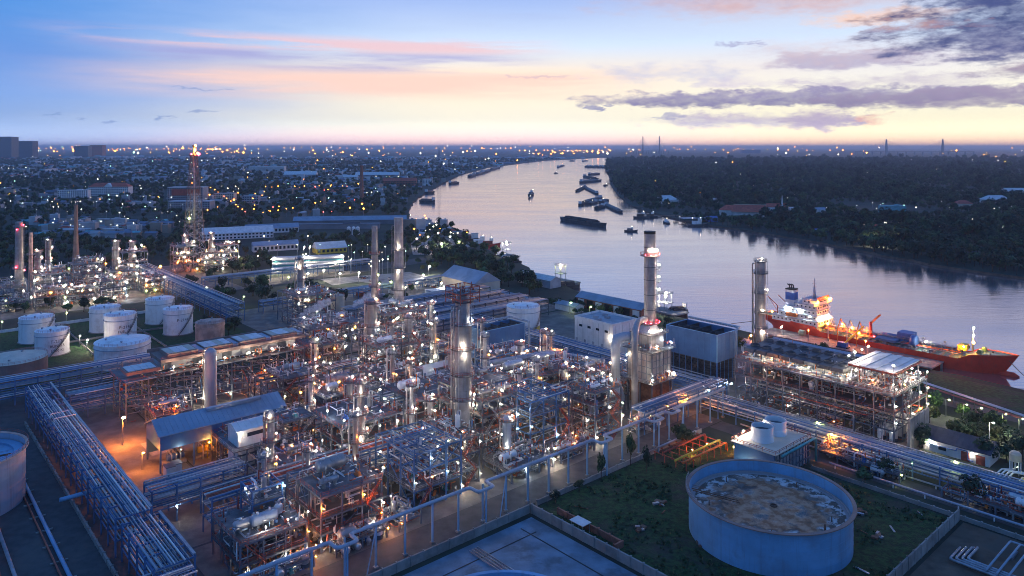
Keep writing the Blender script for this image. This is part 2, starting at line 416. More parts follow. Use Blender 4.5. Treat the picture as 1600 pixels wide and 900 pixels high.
def one(name, label, cat, mats, mb, loc=(0, 0, 0), rot=0.0, group=None, kind=None):
    o = put(bpy.data.objects.new(name, mb.data(name, mats))); o.location = loc; o.rotation_euler = (0, 0, rot)
    return tag(o, label, cat, group, kind)
def structure(name, mats, mb, loc=(0, 0, 0), rot=0.0):
    o = put(bpy.data.objects.new(name, mb.data(name, mats))); o.location = loc; o.rotation_euler = (0, 0, rot)
    return tag(o, kind='structure')
def sheet(name, m, pts, z):
    """flat ground sheet over a works-grid outline"""
    mb = MB(); P = [W(a, b, z) for a, b in pts]
    mb.v = [tuple(p) for p in P]
    for t in tessellate_polygon([P]): mb.face(tuple(t))
    o = structure(name, m, mb)
    bm = bmesh.new(); bm.from_mesh(o.data)
    bmesh.ops.recalc_face_normals(bm, faces=bm.faces)
    for f in bm.faces:
        if f.normal.z < 0: f.normal_flip()
    bm.to_mesh(o.data); bm.free()
    return o
def rect(a0, b0, a1, b1): return [(a0, b0), (a1, b0), (a1, b1), (a0, b1)]
# ------------------------------------------------------------------ the setting: land, river, haze, paved areas
LB = [(1600, 613), (1500, 590), (1350, 561), (1210, 531), (1060, 498), (990, 483), (920, 466), (880, 447), (840, 430), (795, 405), (765, 391), (740, 372), (712, 358), (668, 347), (640, 343), (638, 326),
      (652, 310), (690, 288), (720, 273), (762, 262), (850, 251), (940, 246.4)]
RB = [(958, 248), (948, 256), (944, 264), (952, 276), (955, 290), (968, 308), (985, 320), (1010, 330), (1060, 343), (1110, 353), (1150, 358), (1220, 369), (1290, 381), (1380, 400), (1480, 418), (1600, 435)]
WZ = -2.0
lb = [G(x, y, -1.0) for x, y in LB]; rb = [G(x, y, -1.0) for x, y in RB]
d0 = W(0, -1, 0)                                   # downstream direction
river = [lb[0] + d0 * 6000] + lb + rb + [rb[-1] + Vector((d0.x * 6000 + 1500, d0.y * 6000, 0))]
def make_land():
    FAR = 120000.0
    outer = [Vector((9000, -9000, 0)), Vector((FAR, -9000, 0)), Vector((FAR, FAR, 0)), Vector((-FAR, FAR, 0)), Vector((-FAR, -9000, 0)), Vector((-9000, -9000, 0))]
    r2 = [Vector((p.x, p.y, 0)) for p in river]
    # wiggle the banks a little
    pts = []
    for i, p in enumerate(r2[:-1]):
        q = r2[i + 1]; n = max(1, min(40, int((q - p).length / 18))) if p.y < 3000 else 2
        for k in range(n):
            e = p.lerp(q, k / n); am = 2.5 if e.y < 600 else 6.0
            pts.append(Vector((e.x + am * mnoise.noise((e.x * .03, e.y * .03, 2)), e.y + am * mnoise.noise((e.x * .03, e.y * .03, 9)), 0)))
    pts.append(r2[-1])
    poly = [Vector((pts[0].x, -9000, 0))] + pts + [Vector((max(pts[-1].x, pts[0].x + 300), -9000, 0))] + outer[1:5]
    mb = MB(); mb.v = [tuple(p) for p in poly]
    for t in tessellate_polygon([poly]): mb.face(tuple(t))
    n0 = 1
    o = structure('ground', 'land', mb)
    bm = bmesh.new(); bm.from_mesh(o.data)
    for f in bm.faces:
        f.normal_update()
        if f.normal.z < 0: f.normal_flip()
    bm.to_mesh(o.data); bm.free()
    bk = MB()
    for p, q in zip(poly[:len(pts) + 1], poly[1:len(pts) + 2]):
        bk.quad((p.x, p.y, 0), (q.x, q.y, 0), (q.x, q.y, -4), (p.x, p.y, -4))
    structure('river_bank', 'soil', bk)
    return poly
LAND = make_land()

def water_mat():
    m = bpy.data.materials.new('river_water'); m.use_nodes = True; nt = m.node_tree; nt.nodes.clear(); k = NT(nt)
    o = k.n('ShaderNodeOutputMaterial'); p = k.n('ShaderNodeBsdfPrincipled'); k.L.new(p.outputs[0], o.inputs[0])
    g = k.n('ShaderNodeNewGeometry').outputs['Position']; sp = k.n('ShaderNodeSeparateXYZ'); k.L.new(g, sp.inputs[0])
    p.inputs['Base Color'].default_value = (.20, .15, .15, 1); p.inputs['Roughness'].default_value = .16; p.inputs['IOR'].default_value = 12.0; p.inputs['Specular Tint'].default_value = (1, .93, .92, 1)
    w1 = k.noise(k.xyz(k.m('MULTIPLY', sp.outputs[0], .05), k.m('MULTIPLY', sp.outputs[1], .16)), 1.0, 4, .6)
    w2 = k.noise(k.xyz(k.m('MULTIPLY', sp.outputs[0], .006), k.m('MULTIPLY', sp.outputs[1], .02)), 1.0, 3, .5)
    b = k.n('ShaderNodeBump'); b.inputs['Strength'].default_value = .22; b.inputs['Distance'].default_value = .5
    k.put(b.inputs['Height'], w1); k.L.new(b.outputs[0], p.inputs['Normal'])
    k.put(p.inputs['Roughness'], k.m('ADD', k.m('MULTIPLY', k.ss(w2, .3, .7), .08), .09))
    MATS['river_water'] = m
water_mat()
wm = MB(); wm.quad((-119000, -8900, WZ), (119000, -8900, WZ), (119000, 119000, WZ), (-119000, 119000, WZ))
structure('river', 'river_water', wm)

def make_haze():
    mb = MB(); x = 121000.0
    mb.box((0, 55500, 107), (2 * x, 132000, 226))         # from z -6 to z 220, camera and all land inside
    me = mb.data('haze', []) if False else None
    me = bpy.data.meshes.new('haze'); me.from_pydata(mb.v, [], mb.f)
    m = bpy.data.materials.new('haze_air'); m.use_nodes = True; nt = m.node_tree; nt.nodes.clear()
    o = nt.nodes.new('ShaderNodeOutputMaterial'); p = nt.nodes.new('ShaderNodeVolumePrincipled')
    p.inputs['Color'].default_value = (.76, .87, 1.0, 1); p.inputs['Density'].default_value = HAZE_D; p.inputs['Anisotropy'].default_value = .3
    nt.links.new(p.outputs[0], o.inputs['Volume']); m.cycles.homogeneous_volume = True
    me.materials.append(m)
    tag(put(bpy.data.objects.new('haze', me)), kind='stuff')
HAZE_D = 5.2e-5
make_haze()

# paved and planted ground around the works
Z1, Z2, Z3 = .05, .10, .15
sheet('works_ground', 'apron', rect(82, 169, 345, 334), Z1)
sheet('front_apron', 'apron', rect(63, 169.2, 84, 199), Z3)
sheet('front_road', 'asphalt', rect(40, 158.2, 248, 168.8), Z2)
sheet('left_yard', 'asphalt', rect(20, 169.2, 81.6, 372), Z1)
sheet('side_road', 'apron', rect(59.5, 200, 81, 345), Z2)
sheet('yard_slab', 'concrete', rect(74, 268, 80, 282), Z3)
sheet('right_road', 'asphalt', rect(238.5, 20, 247, 157.8), Z1)
sheet('right_yard', 'apron', rect(262, 98, 318, 168.6), Z2)
sheet('river_road', 'asphalt', rect(330, 0, 339, 168.5), Z2)
sheet('dike_lawn', 'grass_mat', rect(146, 73, 231, 156), Z1)
sheet('bund_lawn', 'soil', rect(146, -60, 231, 70.5), Z1)
sheet('tank_farm_lawn', 'grass_mat', rect(30, 374, 164, 500), Z1)
sheet('tank_yard', 'asphalt', rect(-60, 120, 48, 345), Z2)
sheet('basin_floor', 'basin', rect(40, 60, 142.5, 152.8), Z1)
sheet('rear_yard', 'apron', rect(170, 336, 345, 470), Z1)
sheet('bank_lawn', 'grass_mat', [(346, 40), (372, 40), (374, 270), (379, 345), (346, 345)], Z1)
sheet('far_works_ground', 'apron', rect(55, 540, 215, 690), Z1)
# ------------------------------------------------------------------ builders for the works
def route(pts, r):
    """round the corners of a pipe run a little"""
    P = [Vector(p) for p in pts]; out = [P[0]]
    for i in range(1, len(P) - 1):
        a, b, c = P[i - 1], P[i], P[i + 1]; t = min(r * 2.2, (a - b).length * .45, (c - b).length * .45)
        if t < 1e-4: continue
        p, q = b + (a - b).normalized() * t, b + (c - b).normalized() * t
        out += [p, b.lerp((p + q) / 2, .42), q]
    out.append(P[-1]); return out
def rail_mb(mb, pts, h=1.1, step=2.2, w=.07, closed=False):
    P = [Vector(p) for p in pts]
    if closed: P.append(P[0])
    for p, q in zip(P, P[1:]):
        L = (q - p).length; n = max(1, round(L / step))
        for z in (h, h * .55): mb.bar(p + Vector((0, 0, z)), q + Vector((0, 0, z)), w)
        for i in range(n): e = p.lerp(q, i / n); mb.bar(e, e + Vector((0, 0, h)), w)
    return mb
def arc(c, r, z, a0, a1, n): return [(c[0] + r * math.cos(a0 + (a1 - a0) * i / n), c[1] + r * math.sin(a0 + (a1 - a0) * i / n), z) for i in range(n + 1)]
def ladder_mb(mb, p, q, off, w=.5):
    """caged ladder between two heights; off is the outward direction"""
    p, q = Vector(p), Vector(q); o = Vector(off).normalized(); s = o.cross(Vector((0, 0, 1))) * (w / 2)
    for k in (-1, 1): mb.bar(p + s * k, q + s * k, .08); mb.bar(p + s * k * 1.4 + o * .7, q + s * k * 1.4 + o * .7, .06)
    n = int((q - p).length / 1.0)
    for i in range(n): e = p.lerp(q, (i + .5) / n); mb.bar(e - s, e + s, .06); mb.bar(e - s * 1.4 + o * .7, e + s * 1.4 + o * .7, .06)
    return mb
def stair_mb(mb, p, q, w=.8):
    p, q = Vector(p), Vector(q); d = q - p; h = Vector((d.x, d.y, 0)); s = h.cross(Vector((0, 0, 1))).normalized() * (w / 2)
    for k in (-1, 1): mb.bar(p + s * k, q + s * k, .1, .25); mb.bar(p + s * k + Vector((0, 0, 1)), q + s * k + Vector((0, 0, 1)), .06)
    n = max(2, int(abs(d.z) / .4))
    for i in range(n): e = p.lerp(q, (i + .5) / n); mb.bar(e - s, e + s, .28, .05)
    return mb

PCOL = ['silver'] * 6 + ['galv'] * 3 + ['white_paint'] * 2 + ['clad'] * 3 + ['steel_blue'] * 2 + ['red_oxide'] * 2
def fittings(T, box, n, r, name='fittings'):
    """small valves, elbows, gauges and cable drops, too small to tell apart"""
    mb = MB(); a0, b0, z0, a1, b1, z1 = box; ms = ['silver', 'white_paint', 'red_oxide', 'galv', 'steel_blue', 'orange_paint']
    for i in range(n):
        p = Vector((r.uniform(a0, a1), r.uniform(b0, b1), r.uniform(z0, z1))) - T.o
        mi = r.choice((0, 0, 0, 1, 1, 2, 2, 3, 4, 5)); L = r.uniform(.6, 2.4); t = r.uniform(.07, .22)
        d = r.choice(((1, 0, 0), (0, 1, 0), (0, 0, 1)))
        q = p + Vector(d) * L
        k = r.random()
        if k < .6: mb.tube([p, q], t, 5, mi)
        elif k < .8: mb.tube(route([p, q, q + Vector(r.choice(((0, 0, 1), (0, 0, -1), (0, 1, 0)))) * r.uniform(.5, 1.6)], t), t, 5, mi)
        else: mb.box(p, (r.uniform(.3, .9), r.uniform(.3, .9), r.uniform(.3, 1.0)), mi)
    return T.mesh(name, ms, mb, kind='stuff')

EQM = {}
def eq_mesh(kind):
    """shared meshes of one drum, exchanger and pump, of unit sizes"""
    if kind in EQM: return EQM[kind]
    b = MB()
    if kind == 'drum_body': b.lathe((0, 0, 0), [(0, -3.5), (.62, -3.38), (.93, -3.05), (1, -2.7), (1, 2.7), (.93, 3.05), (.62, 3.38), (0, 3.5)], 14)
    if kind == 'exch_body': b.lathe((0, 0, 0), [(0, -3.4), (.6, -3.3), (.85, -2.9), (.85, -2.3), (1.08, -2.3), (1.08, -2.05), (.8, -2.05), (.8, 2.3), (1.0, 2.3), (1.0, 2.5), (.8, 2.5), (.55, 2.9), (0, 3.0)], 12)
    if kind == 'pump_body': b.box((0, 0, .25), (2.2, .9, .5)).tube([(-.9, 0, .85), (.2, 0, .85)], .36, 9).tube([(.25, 0, .85), (.9, 0, .85)], .28, 8).tube([(.7, 0, .9), (.7, 0, 1.9)], .13, 6)
    EQM[kind] = b; return b
def equip(kind, label, at, s, m, axis='a', group=None):
    """drums, exchangers, vertical vessels and pumps; at = point of support on the works grid"""
    rz = TH + (math.pi / 2 if axis == 'b' else 0)
    if kind == 'vertical_vessel':
        T = Thing('vertical_vessel', label, 'vessel', at, group, rz); r, h = s
        T.mesh('shell', m, MB().lathe((0, 0, 0), [(r, 1.2), (r, h - r * .6), (r * .85, h - r * .3), (r * .5, h - r * .08), (0, h)], 18))
        T.mesh('skirt', 'steel_dark', MB().lathe((0, 0, 0), [(r * 1.08, 0), (r * 1.02, 1.2)], 14))
        T.mesh('outlet_pipe', 'silver', MB().tube(route([(0, 0, h - .1), (0, 0, h + 1.0), (r + .5, 0, h + 1.0), (r + .5, 0, 1)], .2), .2, 6))
        if h > 6:
            p = MB(); p.lathe((0, 0, 0), [(r, h * .72), (r + 1.0, h * .72), (r + 1.0, h * .72 + .1), (r, h * .72 + .1)], 16, sm=False)
            p = T.mesh('platform', 'deck_plate', p)
            T.mesh('handrail', rnd.choice(('galv', 'red_oxide')), rail_mb(MB(), arc((0, 0), r + .95, h * .72 + .1, 0, 5.6, 9), 1.1, 1.4), p)
        return T
    T = Thing(kind, label, {'horizontal_drum': 'drum', 'heat_exchanger': 'exchanger', 'pump': 'pump'}[kind], at, group, rz)
    if kind == 'pump':
        o = T.mesh('pump_body', m, eq_mesh('pump_body')); o.scale = (s, s, s)
        T.mesh('discharge_pipe', 'silver', MB().tube(route([(.7 * s, 0, 1.6 * s), (.7 * s, 0, 2.6 * s), (.7 * s, 2.0, 2.6 * s)], .15), .14, 6)); return T
    r = s[0]; hl = s[1] / 7; zc = r + s[2]
    key = ('drum' if kind == 'horizontal_drum' else 'exch') + m
    if key not in EQM:
        EQM[key] = eq_mesh('drum_body' if kind == 'horizontal_drum' else 'exch_body').data(key, m)
    o = put(bpy.data.objects.new('shell', EQM[key]), T.e); o.rotation_euler = (0, R(90), 0); o.scale = (r, r, hl); o.location = (0, 0, zc)
    for k in (-1, 1):
        q = put(bpy.data.objects.new('saddle', unit_mesh('box', 'concrete' if s[2] < 1.5 else 'steel')), T.e); q.location = (k * s[1] * .27, 0, (zc - r * .5) / 2); q.scale = (.5, r * 1.5, zc - r * .5)
    n = MB().tube([(s[1] * .2, 0, zc + r * .9), (s[1] * .2, 0, zc + r + .7)], .25, 7).tube([(-s[1] * .25, 0, zc + r * .9), (-s[1] * .25, 0, zc + r + .4)], .4, 8)
    T.mesh('nozzle', 'silver', n)
    return T

def unit(label, short, a0, b0, a1, b1, levels, seed, nx=None, ny=None, mcol='steel', railm='galv', deck=.75, pipes=26, lamps=9, fit=120, top_open=False, eq=4, lampc='wwwwcwo', stair=True, lr=.28, brace=True):
    """open steel process structure on the works grid: columns, beams, decks, handrails, braces, stairs, pipes, lamps"""
    r = random.Random(seed)
    T = Thing('process_structure', label, 'structure', (a0, b0, 0)); nx = nx or max(1, round((a1 - a0) / 6)); ny = ny or max(1, round((b1 - b0) / 6.5))
    xs = [a0 + (a1 - a0) * i / nx for i in range(nx + 1)]; ys = [b0 + (b1 - b0) * j / ny for j in range(ny + 1)]; top = levels[-1]
    for i, x in enumerate(xs):
        for j, y in enumerate(ys):
            if 0 < i < nx and 0 < j < ny and r.random() < .4: continue
            T.beam('column', mcol, (x, y, 0), (x, y, top + (0 if r.random() < .8 else 1.5)), .42)
    rng_levels = []
    for li, z in enumerate(levels):
        last = li == len(levels) - 1
        for y in ys: T.beam('beam', mcol, (a0 - .2, y, z - .25), (a1 + .2, y, z - .25), .3, .45)
        for x in xs: T.beam('beam', mcol, (x, b0 - .2, z - .28), (x, b1 + .2, z - .28), .26, .4)
        if last and top_open:
            for q in range(nx * 2):
                x = a0 + (a1 - a0) * (q + .5) / (nx * 2); T.beam('beam', mcol, (x, b0, z - .2), (x, b1, z - .2), .18, .25)
            continue
        if r.random() < deck + (.2 if li else 0):
            u0 = a0 if r.random() < .6 else r.choice(xs[:max(1, nx // 2)]); u1 = a1 if r.random() < .6 else r.choice(xs[-max(1, nx // 2):])
            v1 = b1 if r.random() < .5 else ys[max(1, ny - 1)]
            if u1 - u0 < 3: u0, u1 = a0, a1
            T.box('deck', 'deck_plate', ((u0 + u1) / 2, (b0 + v1) / 2, z + .06), (u1 - u0 + .6, v1 - b0 + .6, .1))
            o = T.o; pts = [(u0 - .25, b0 - .25, z + .1), (u1 + .25, b0 - .25, z + .1), (u1 + .25, v1 + .25, z + .1), (u0 - .25, v1 + .25, z + .1)]
            T.mesh('handrail', railm if r.random() < .7 else 'red_oxide', rail_mb(MB(), [Vector(p) - o for p in pts], closed=True))
            rng_levels.append((z + .1, u0, b0, u1, v1))
    if brace:
        zz = [0] + list(levels)
        for li in range(len(levels)):
            for q in range(3):
                if r.random() < .5:
                    i = r.randrange(nx); y = r.choice((b0, b1)); T.beam('brace', mcol, (xs[i], y, zz[li]), (xs[i + 1], y, zz[li + 1] - .4), .2)
                else:
                    j = r.randrange(ny); x = r.choice((a0, a1)); T.beam('brace', mcol, (x, ys[j], zz[li]), (x, ys[j + 1], zz[li + 1] - .4), .2)
    if stair and len(levels) > 1:
        mb = MB(); zz = [0] + list(levels[:-1] if top_open else levels); x = r.choice(xs[:-1]) + 1; y = b0 - .8
        for li in range(len(zz) - 1):
            p, q = (x, y, zz[li]), (x + 4.5, y, zz[li + 1])
            if li % 2: p, q = (x + 4.5, y, zz[li]), (x, y, zz[li + 1])
            stair_mb(mb, Vector(p) - T.o, Vector(q) - T.o)
        T.mesh('stair', r.choice(('galv', 'red_oxide')), mb)
    for q in range(pipes):
        rad = r.choice((.09, .12, .15, .15, .2, .25, .32)); z = r.choice([1.0] + [l + .8 for l in levels[:-1]] + [l - 1.0 for l in levels]) + r.uniform(-.3, 1.2)
        x, y = r.uniform(a0, a1), r.uniform(b0, b1); pts = [(x, y, z)]
        d = r.choice('abz')
        for s in range(r.randint(2, 5)):
            if d == 'a': x = r.uniform(a0 - .5, a1 + .5)
            elif d == 'b': y = r.uniform(b0 - .4, b1 + .4)
            else: z = min(top + 2.0, max(.5, z + r.choice((-1, 1)) * r.uniform(1.5, 6)))
            pts.append((x, y, z)); d = r.choice({'a': 'bz', 'b': 'az', 'z': 'ab'}[d])
        pts = [p for i, p in enumerate(pts) if i == 0 or (Vector(p) - Vector(pts[i - 1])).length > rad * 3]
        if len(pts) < 2: continue
        T.pipe('pipe', r.choice(PCOL), route(pts, rad), rad, 6)
    fittings(T, (a0, b0, .3, a1, b1, 2.6), fit // 3, r)
    for (z, u0, v0, u1, v1) in rng_levels: fittings(T, (u0, v0, z + .1, u1, v1, z + 2.4), max(10, (fit * 2 // 3) // max(1, len(rng_levels))), r)
    lv = [0] + list(levels)
    for q in range(lamps):
        z = r.choice([l for l in lv if l < top or not top_open]) + 2.6
        e = r.random()
        x, y = (r.choice(xs) + .4, b0 - .3) if e < .55 else ((a1 + .3, r.choice(ys)) if e < .75 else (r.uniform(a0, a1), r.uniform(b0, b1)))
        T.beam('lamp_bracket', 'galv', (x, y, z - 1.6), (x, y, z + .25), .09)
        T.lamp((x, y - .3, z), r.choice(lampc), lr)
    words_ = ['under', 'on deck one of', 'on deck two of', 'on deck three of', 'on deck four of', 'on deck five of']
    spots = [(0.0, a0, b0, a1, b1, 0)] + [(z, u0, v0, u1, v1, min(5, 1 + [i for i, l in enumerate(levels) if abs(l + .1 - z) < .01][0])) for (z, u0, v0, u1, v1) in rng_levels]
    cnames = {'silver': 'silver', 'clad': 'grey', 'white_paint': 'white', 'orange_paint': 'orange', 'blue_paint': 'blue', 'tank_pink': 'pinkish', 'teal_paint': 'teal', 'red_oxide': 'rust red'}
    used = set(); dims = {'long slim': (.62, 8.0), 'short fat': (1.25, 5.0), 'long fat': (1.2, 7.6), 'small': (.6, 4.6), 'mid-sized': (.9, 6.2)}
    short_k = {'horizontal_drum': 'drum', 'heat_exchanger': 'exchanger', 'vertical_vessel': 'upright vessel', 'pump': 'pump'}
    for li, (z, u0, v0, u1, v1, wi) in enumerate(spots):
        nq = eq if li == 0 else max(1, eq // 2)
        for q in range(nq):
            x = u0 + (u1 - u0) * (q + .5) / nq; y = v0 + (v1 - v0) * r.uniform(.25, .5); w = (u1 - u0) / nq
            for tr in range(30):
                kind = r.choice(('horizontal_drum', 'heat_exchanger', 'heat_exchanger', 'vertical_vessel', 'pump'))
                m = r.choice(('silver', 'silver', 'clad', 'clad', 'white_paint')) if kind != 'pump' else r.choice(('blue_paint', 'teal_paint', 'orange_paint'))
                ad = r.choice(list(dims)) if kind in ('horizontal_drum', 'heat_exchanger') else r.choice(('tall', 'squat')) if kind == 'vertical_vessel' else ''
                lab = ' '.join(f"{ad} {cnames[m]} {short_k[kind]} {words_[wi]} {short}".split())
                if lab not in used: break
            used.add(lab); g = lab
            if kind == 'pump': equip(kind, lab, (x, y, z), 1.1, m, r.choice('ab'), g)
            elif kind == 'vertical_vessel': equip(kind, lab, (x, y, z), (.75, 5.2) if ad == 'tall' else (1.1, 3.4), m, 'a', g)
            else: equip(kind, lab, (x, y, z), (dims[ad][0], min(w * .95, dims[ad][1]) if w > 5 else dims[ad][1], r.uniform(.5, 1.2)), m, 'a' if w > 5 else 'b', g)
    return T

def rack(label, axis, at, t0, t1, wid, levels, npipes, seed, step=7.0, mcol='steel_blue', tray=True, lamps=0, loops=0, cols=None, truss=False, lampc='wwo', pr=(.1, .26)):
    """pipe rack along the a or b axis; at = the other coordinate of its centre line"""
    r = random.Random(seed); f = (lambda t, s, z: (t, at + s, z)) if axis == 'a' else (lambda t, s, z: (at + s, t, z))
    T = Thing('pipe_rack', label, 'pipe rack', f(t0, 0, 0)); n = max(1, round((t1 - t0) / step)); top = levels[-1]; w = wid / 2
    for i in range(n + 1):
        t = t0 + (t1 - t0) * i / n
        for s in (-w, w): T.beam('column', mcol, f(t, s, 0), f(t, s, top + .3), .38)
        for z in levels: T.beam('beam', mcol, f(t, -w - .3, z - .2), f(t, w + .3, z - .2), .3, .4)
        if truss and i < n:
            t2 = t0 + (t1 - t0) * (i + 1) / n
            for s in (-w, w): T.beam('brace', mcol, f(t, s, levels[0] if i % 2 else top - .4), f(t2, s, top - .4 if i % 2 else levels[0]), .16)
    for z in levels:
        for s in (-w, w): T.beam('beam', mcol, f(t0, s, z - .55), f(t1, s, z - .55), .22, .35)
    cl = cols or PCOL
    for z in levels:
        s = -w + .5; k = 0
        while s < w - .3 and k < npipes:
            rad = r.uniform(*pr); e0 = t0 + (r.uniform(0, .3) * (t1 - t0) if r.random() < .25 else -.5); e1 = t1 - (r.uniform(0, .3) * (t1 - t0) if r.random() < .25 else -.5)
            pts = [f(e0, s, z + rad), f(e1, s, z + rad)]
            if k < loops:
                tm = (t0 + t1) / 2 + r.uniform(-.25, .25) * (t1 - t0); L = 3.0
                pts = [f(e0, s, z + rad), f(tm - L, s, z + rad), f(tm - L, s, z + 1.6), f(tm - L, -s, z + 1.6), f(tm + L, -s, z + 1.6), f(tm + L, s, z + 1.6), f(tm + L, s, z + rad), f(e1, s, z + rad)]
            T.pipe('pipe', r.choice(cl), route(pts, rad), rad, 7); s += rad * 2 + r.uniform(.25, .6); k += 1
        if tray and z == top: T.beam('cable_tray', 'galv', f(t0, w - .1, z + .5), f(t1, w - .1, z + .5), .7, .18)
    for q in range(lamps):
        t = t0 + (t1 - t0) * (q + .5) / lamps; T.lamp(f(t, -w - .4, r.choice(levels) - 1.0), r.choice(lampc), .24)
    return T

def ring_platform(T, c, r, z, wd=1.2, m='deck_plate', railm='galv', a0=0.0, a1=6.283):
    o = T.o; cc = (c[0] - o.x, c[1] - o.y, 0); zz = z - o.z
    q = T.mesh('platform', m, MB().lathe((*cc[:2], zz), [(r, -.06), (r + wd, -.06), (r + wd, .1), (r, .1)], 20, sm=False, a0=a0, a1=a1))
    T.mesh('handrail', railm, rail_mb(MB(), arc(cc, r + wd - .06, zz + .1, a0, a1, 14), 1.2, 1.6, .08), q)

def tower(name, label, cat, a, b, prof, plats, m='clad', railm='red_oxide', lamps='', ladder=True, pipes=2, half=False, seed=1, lr=.3, n=28):
    """column or stack: a turned shell with ring platforms, ladders, downcomer pipes and lamps. prof: (radius, z)"""
    r = random.Random(seed); T = Thing(name, label, cat, (a, b, 0))
    pr = [prof[0]]
    T.mesh('shell', m, MB().lathe((0, 0, 0), list(prof) + [(0, prof[-1][1] + .02)], n))
    def rad(z):
        for (r0, z0), (r1, z1) in zip(prof, prof[1:]):
            if z0 <= z <= z1: return r0 + (r1 - r0) * (z - z0) / max(1e-6, z1 - z0)
        return prof[-1][0]
    H = prof[-1][1]
    for z in [H * k / 9 for k in range(1, 9)]:
        q = rad(z) + .07; T.mesh('stiffener_ring', m, MB().lathe((0, 0, z), [(q - .1, -.12), (q, -.12), (q, .12), (q - .1, .12)], n, sm=False))
    for i, z in enumerate(plats):
        a0 = -2.6 if half else 0; a1 = .9 if half else 6.283
        ring_platform(T, (a, b), rad(z), z, 1.25, railm=railm, a0=a0, a1=a1)
    if ladder:
        mb = MB(); zz = [1] + list(plats)
        for i in range(len(zz) - 1):
            an = -1.3 + .5 * (i % 2); q = max(rad(zz[i]), rad(zz[i + 1])) + .25
            o = Vector((math.cos(an), math.sin(an), 0)); ladder_mb(mb, o * q + Vector((0, 0, zz[i])), o * q + Vector((0, 0, zz[i + 1] + 1)), o)
        if mb.v: T.mesh('ladder', 'galv', mb)
    for q in range(pipes):
        an = 2.2 + q * .5; rr = r.uniform(.16, .32); d = max(p[0] for p in prof) + .6 + rr; top = H * r.uniform(.8, 1)
        x, y = a + math.cos(an) * d, b + math.sin(an) * d
        T.pipe('downcomer', 'silver' if q % 2 else 'clad', route([(a, b, top + .8), (x, y, top + .8), (x, y, 1.5)], rr), rr, 8)
    for i, ch in enumerate(lamps):
        z = plats[i % len(plats)] + (1.5 if i < len(plats) else -1.5); an = -2.3 + 1.25 * (i % 3) + .3 * r.random(); q = rad(z) + 1.0
        T.lamp((a + math.cos(an) * q, b + math.sin(an) * q, z), ch, lr)
    return T

def text_mb(body, size):
    cu = bpy.data.curves.new('t', 'FONT'); cu.body = body; cu.size = size; cu.align_x = 'CENTER'; cu.align_y = 'CENTER'; cu.resolution_u = 2
    ob = bpy.data.objects.new('t', cu); me = bpy.data.meshes.new_from_object(ob)
    mb = MB(); mb.v = [tuple(v.co) for v in me.vertices]
    for p in me.polygons: mb.face(tuple(p.vertices))
    bpy.data.objects.remove(ob); bpy.data.meshes.remove(me); return mb

def tank(label, a, b, r, h, m='tank_white', roof='cone', lines=(), stair=True, stripe=None, roofm=None, girder=True, group=None, railm='red_oxide', tilt=None):
    T = Thing('storage_tank', label, 'tank', (a, b, 0), group)
    T.mesh('shell', m, MB().lathe((0, 0, 0), [(r, 0), (r, h)], 48))
    rm = roofm or m
    if roof == 'cone': T.mesh('roof', rm, MB().lathe((0, 0, h), [(r + .12, -.05), (r + .12, .05), (0, r * .11)], 48))
    T.mesh('top_angle', m, MB().lathe((0, 0, h), [(r, -.3), (r + .16, -.3), (r + .16, -.06), (r, -.06)], 48, sm=False))
    if girder: T.mesh('wind_girder', 'tank_grey' if m == 'tank_white' else m, MB().lathe((0, 0, h * .82), [(r, -.12), (r + .35, -.12), (r + .35, .12), (r, .12)], 48, sm=False))
    T.mesh('base_ring', 'concrete', MB().lathe((0, 0, 0), [(r + .5, .02), (r + .5, .35), (r, .4)], 40, sm=False))
    T.mesh('roof_handrail', railm, rail_mb(MB(), arc((0, 0), r - .1, h + .05, -2.8, 1.4, 26), 1.1, 2.0, .07))
    if stair:
        mb = MB(); a0, a1 = -1.9, -.55; n = 30
        ps = arc((0, 0), r + .55, 0, a0, a1, n)
        for i in range(n): stair_mb(mb, (ps[i][0], ps[i][1], h * i / n), (ps[i + 1][0], ps[i + 1][1], h * (i + 1) / n), .7)
        T.mesh('spiral_stair', 'steel_dark', mb)
    for k in range(3):
        an = 1.0 + k * 1.7; T.mesh('roof_vent', 'galv', MB().lathe((math.cos(an) * r * .6, math.sin(an) * r * .6, h), [(.35, 0), (.35, 1.0), (.6, 1.0), (.6, 1.25), (0, 1.4)], 10))
    if stripe: T.mesh('stripe', stripe[2], MB().lathe((0, 0, 0), [(r + .03, h * stripe[0]), (r + .03, h * stripe[1])], 48, a0=-2.4, a1=.6))
    if lines:
        ca = math.atan2(-(W(a, b).y), -(W(a, b).x)) - TH + .32
        for i, s in enumerate(lines):
            sz = 2.2 if i == 0 else 1.8
            mb = text_mb(s, sz); z0 = h * .6 - i * 2.3
            mb.v = [((r + .05) * math.cos(ca + x / r), (r + .05) * math.sin(ca + x / r), z0 + y) for x, y, z in mb.v]
            T.mesh('lettering', 'text_ink', mb)
    return T
def lamp_post(label, at, h=9, c='o', group=None, world=None, r=.4):
    T = Thing('street_lamp', label, 'street lamp', at, group, world=world)
    T.mesh('pole', 'galv', MB().tube([(0, 0, 0), (0, 0, h)], [.13, .08], 6)); T.mesh('arm', 'galv', MB().bar((0, 0, h - .1), (0, -1.2, h + .15), .1))
    o = T.share('lamp', unit_mesh('lamp', LAMPS[c]), (0, 0, 0), 0, (r, r, r * .8)); o.location = (0, -1.2, h + .1); o.scale = (r * .68, r * .68, r * .55); return T
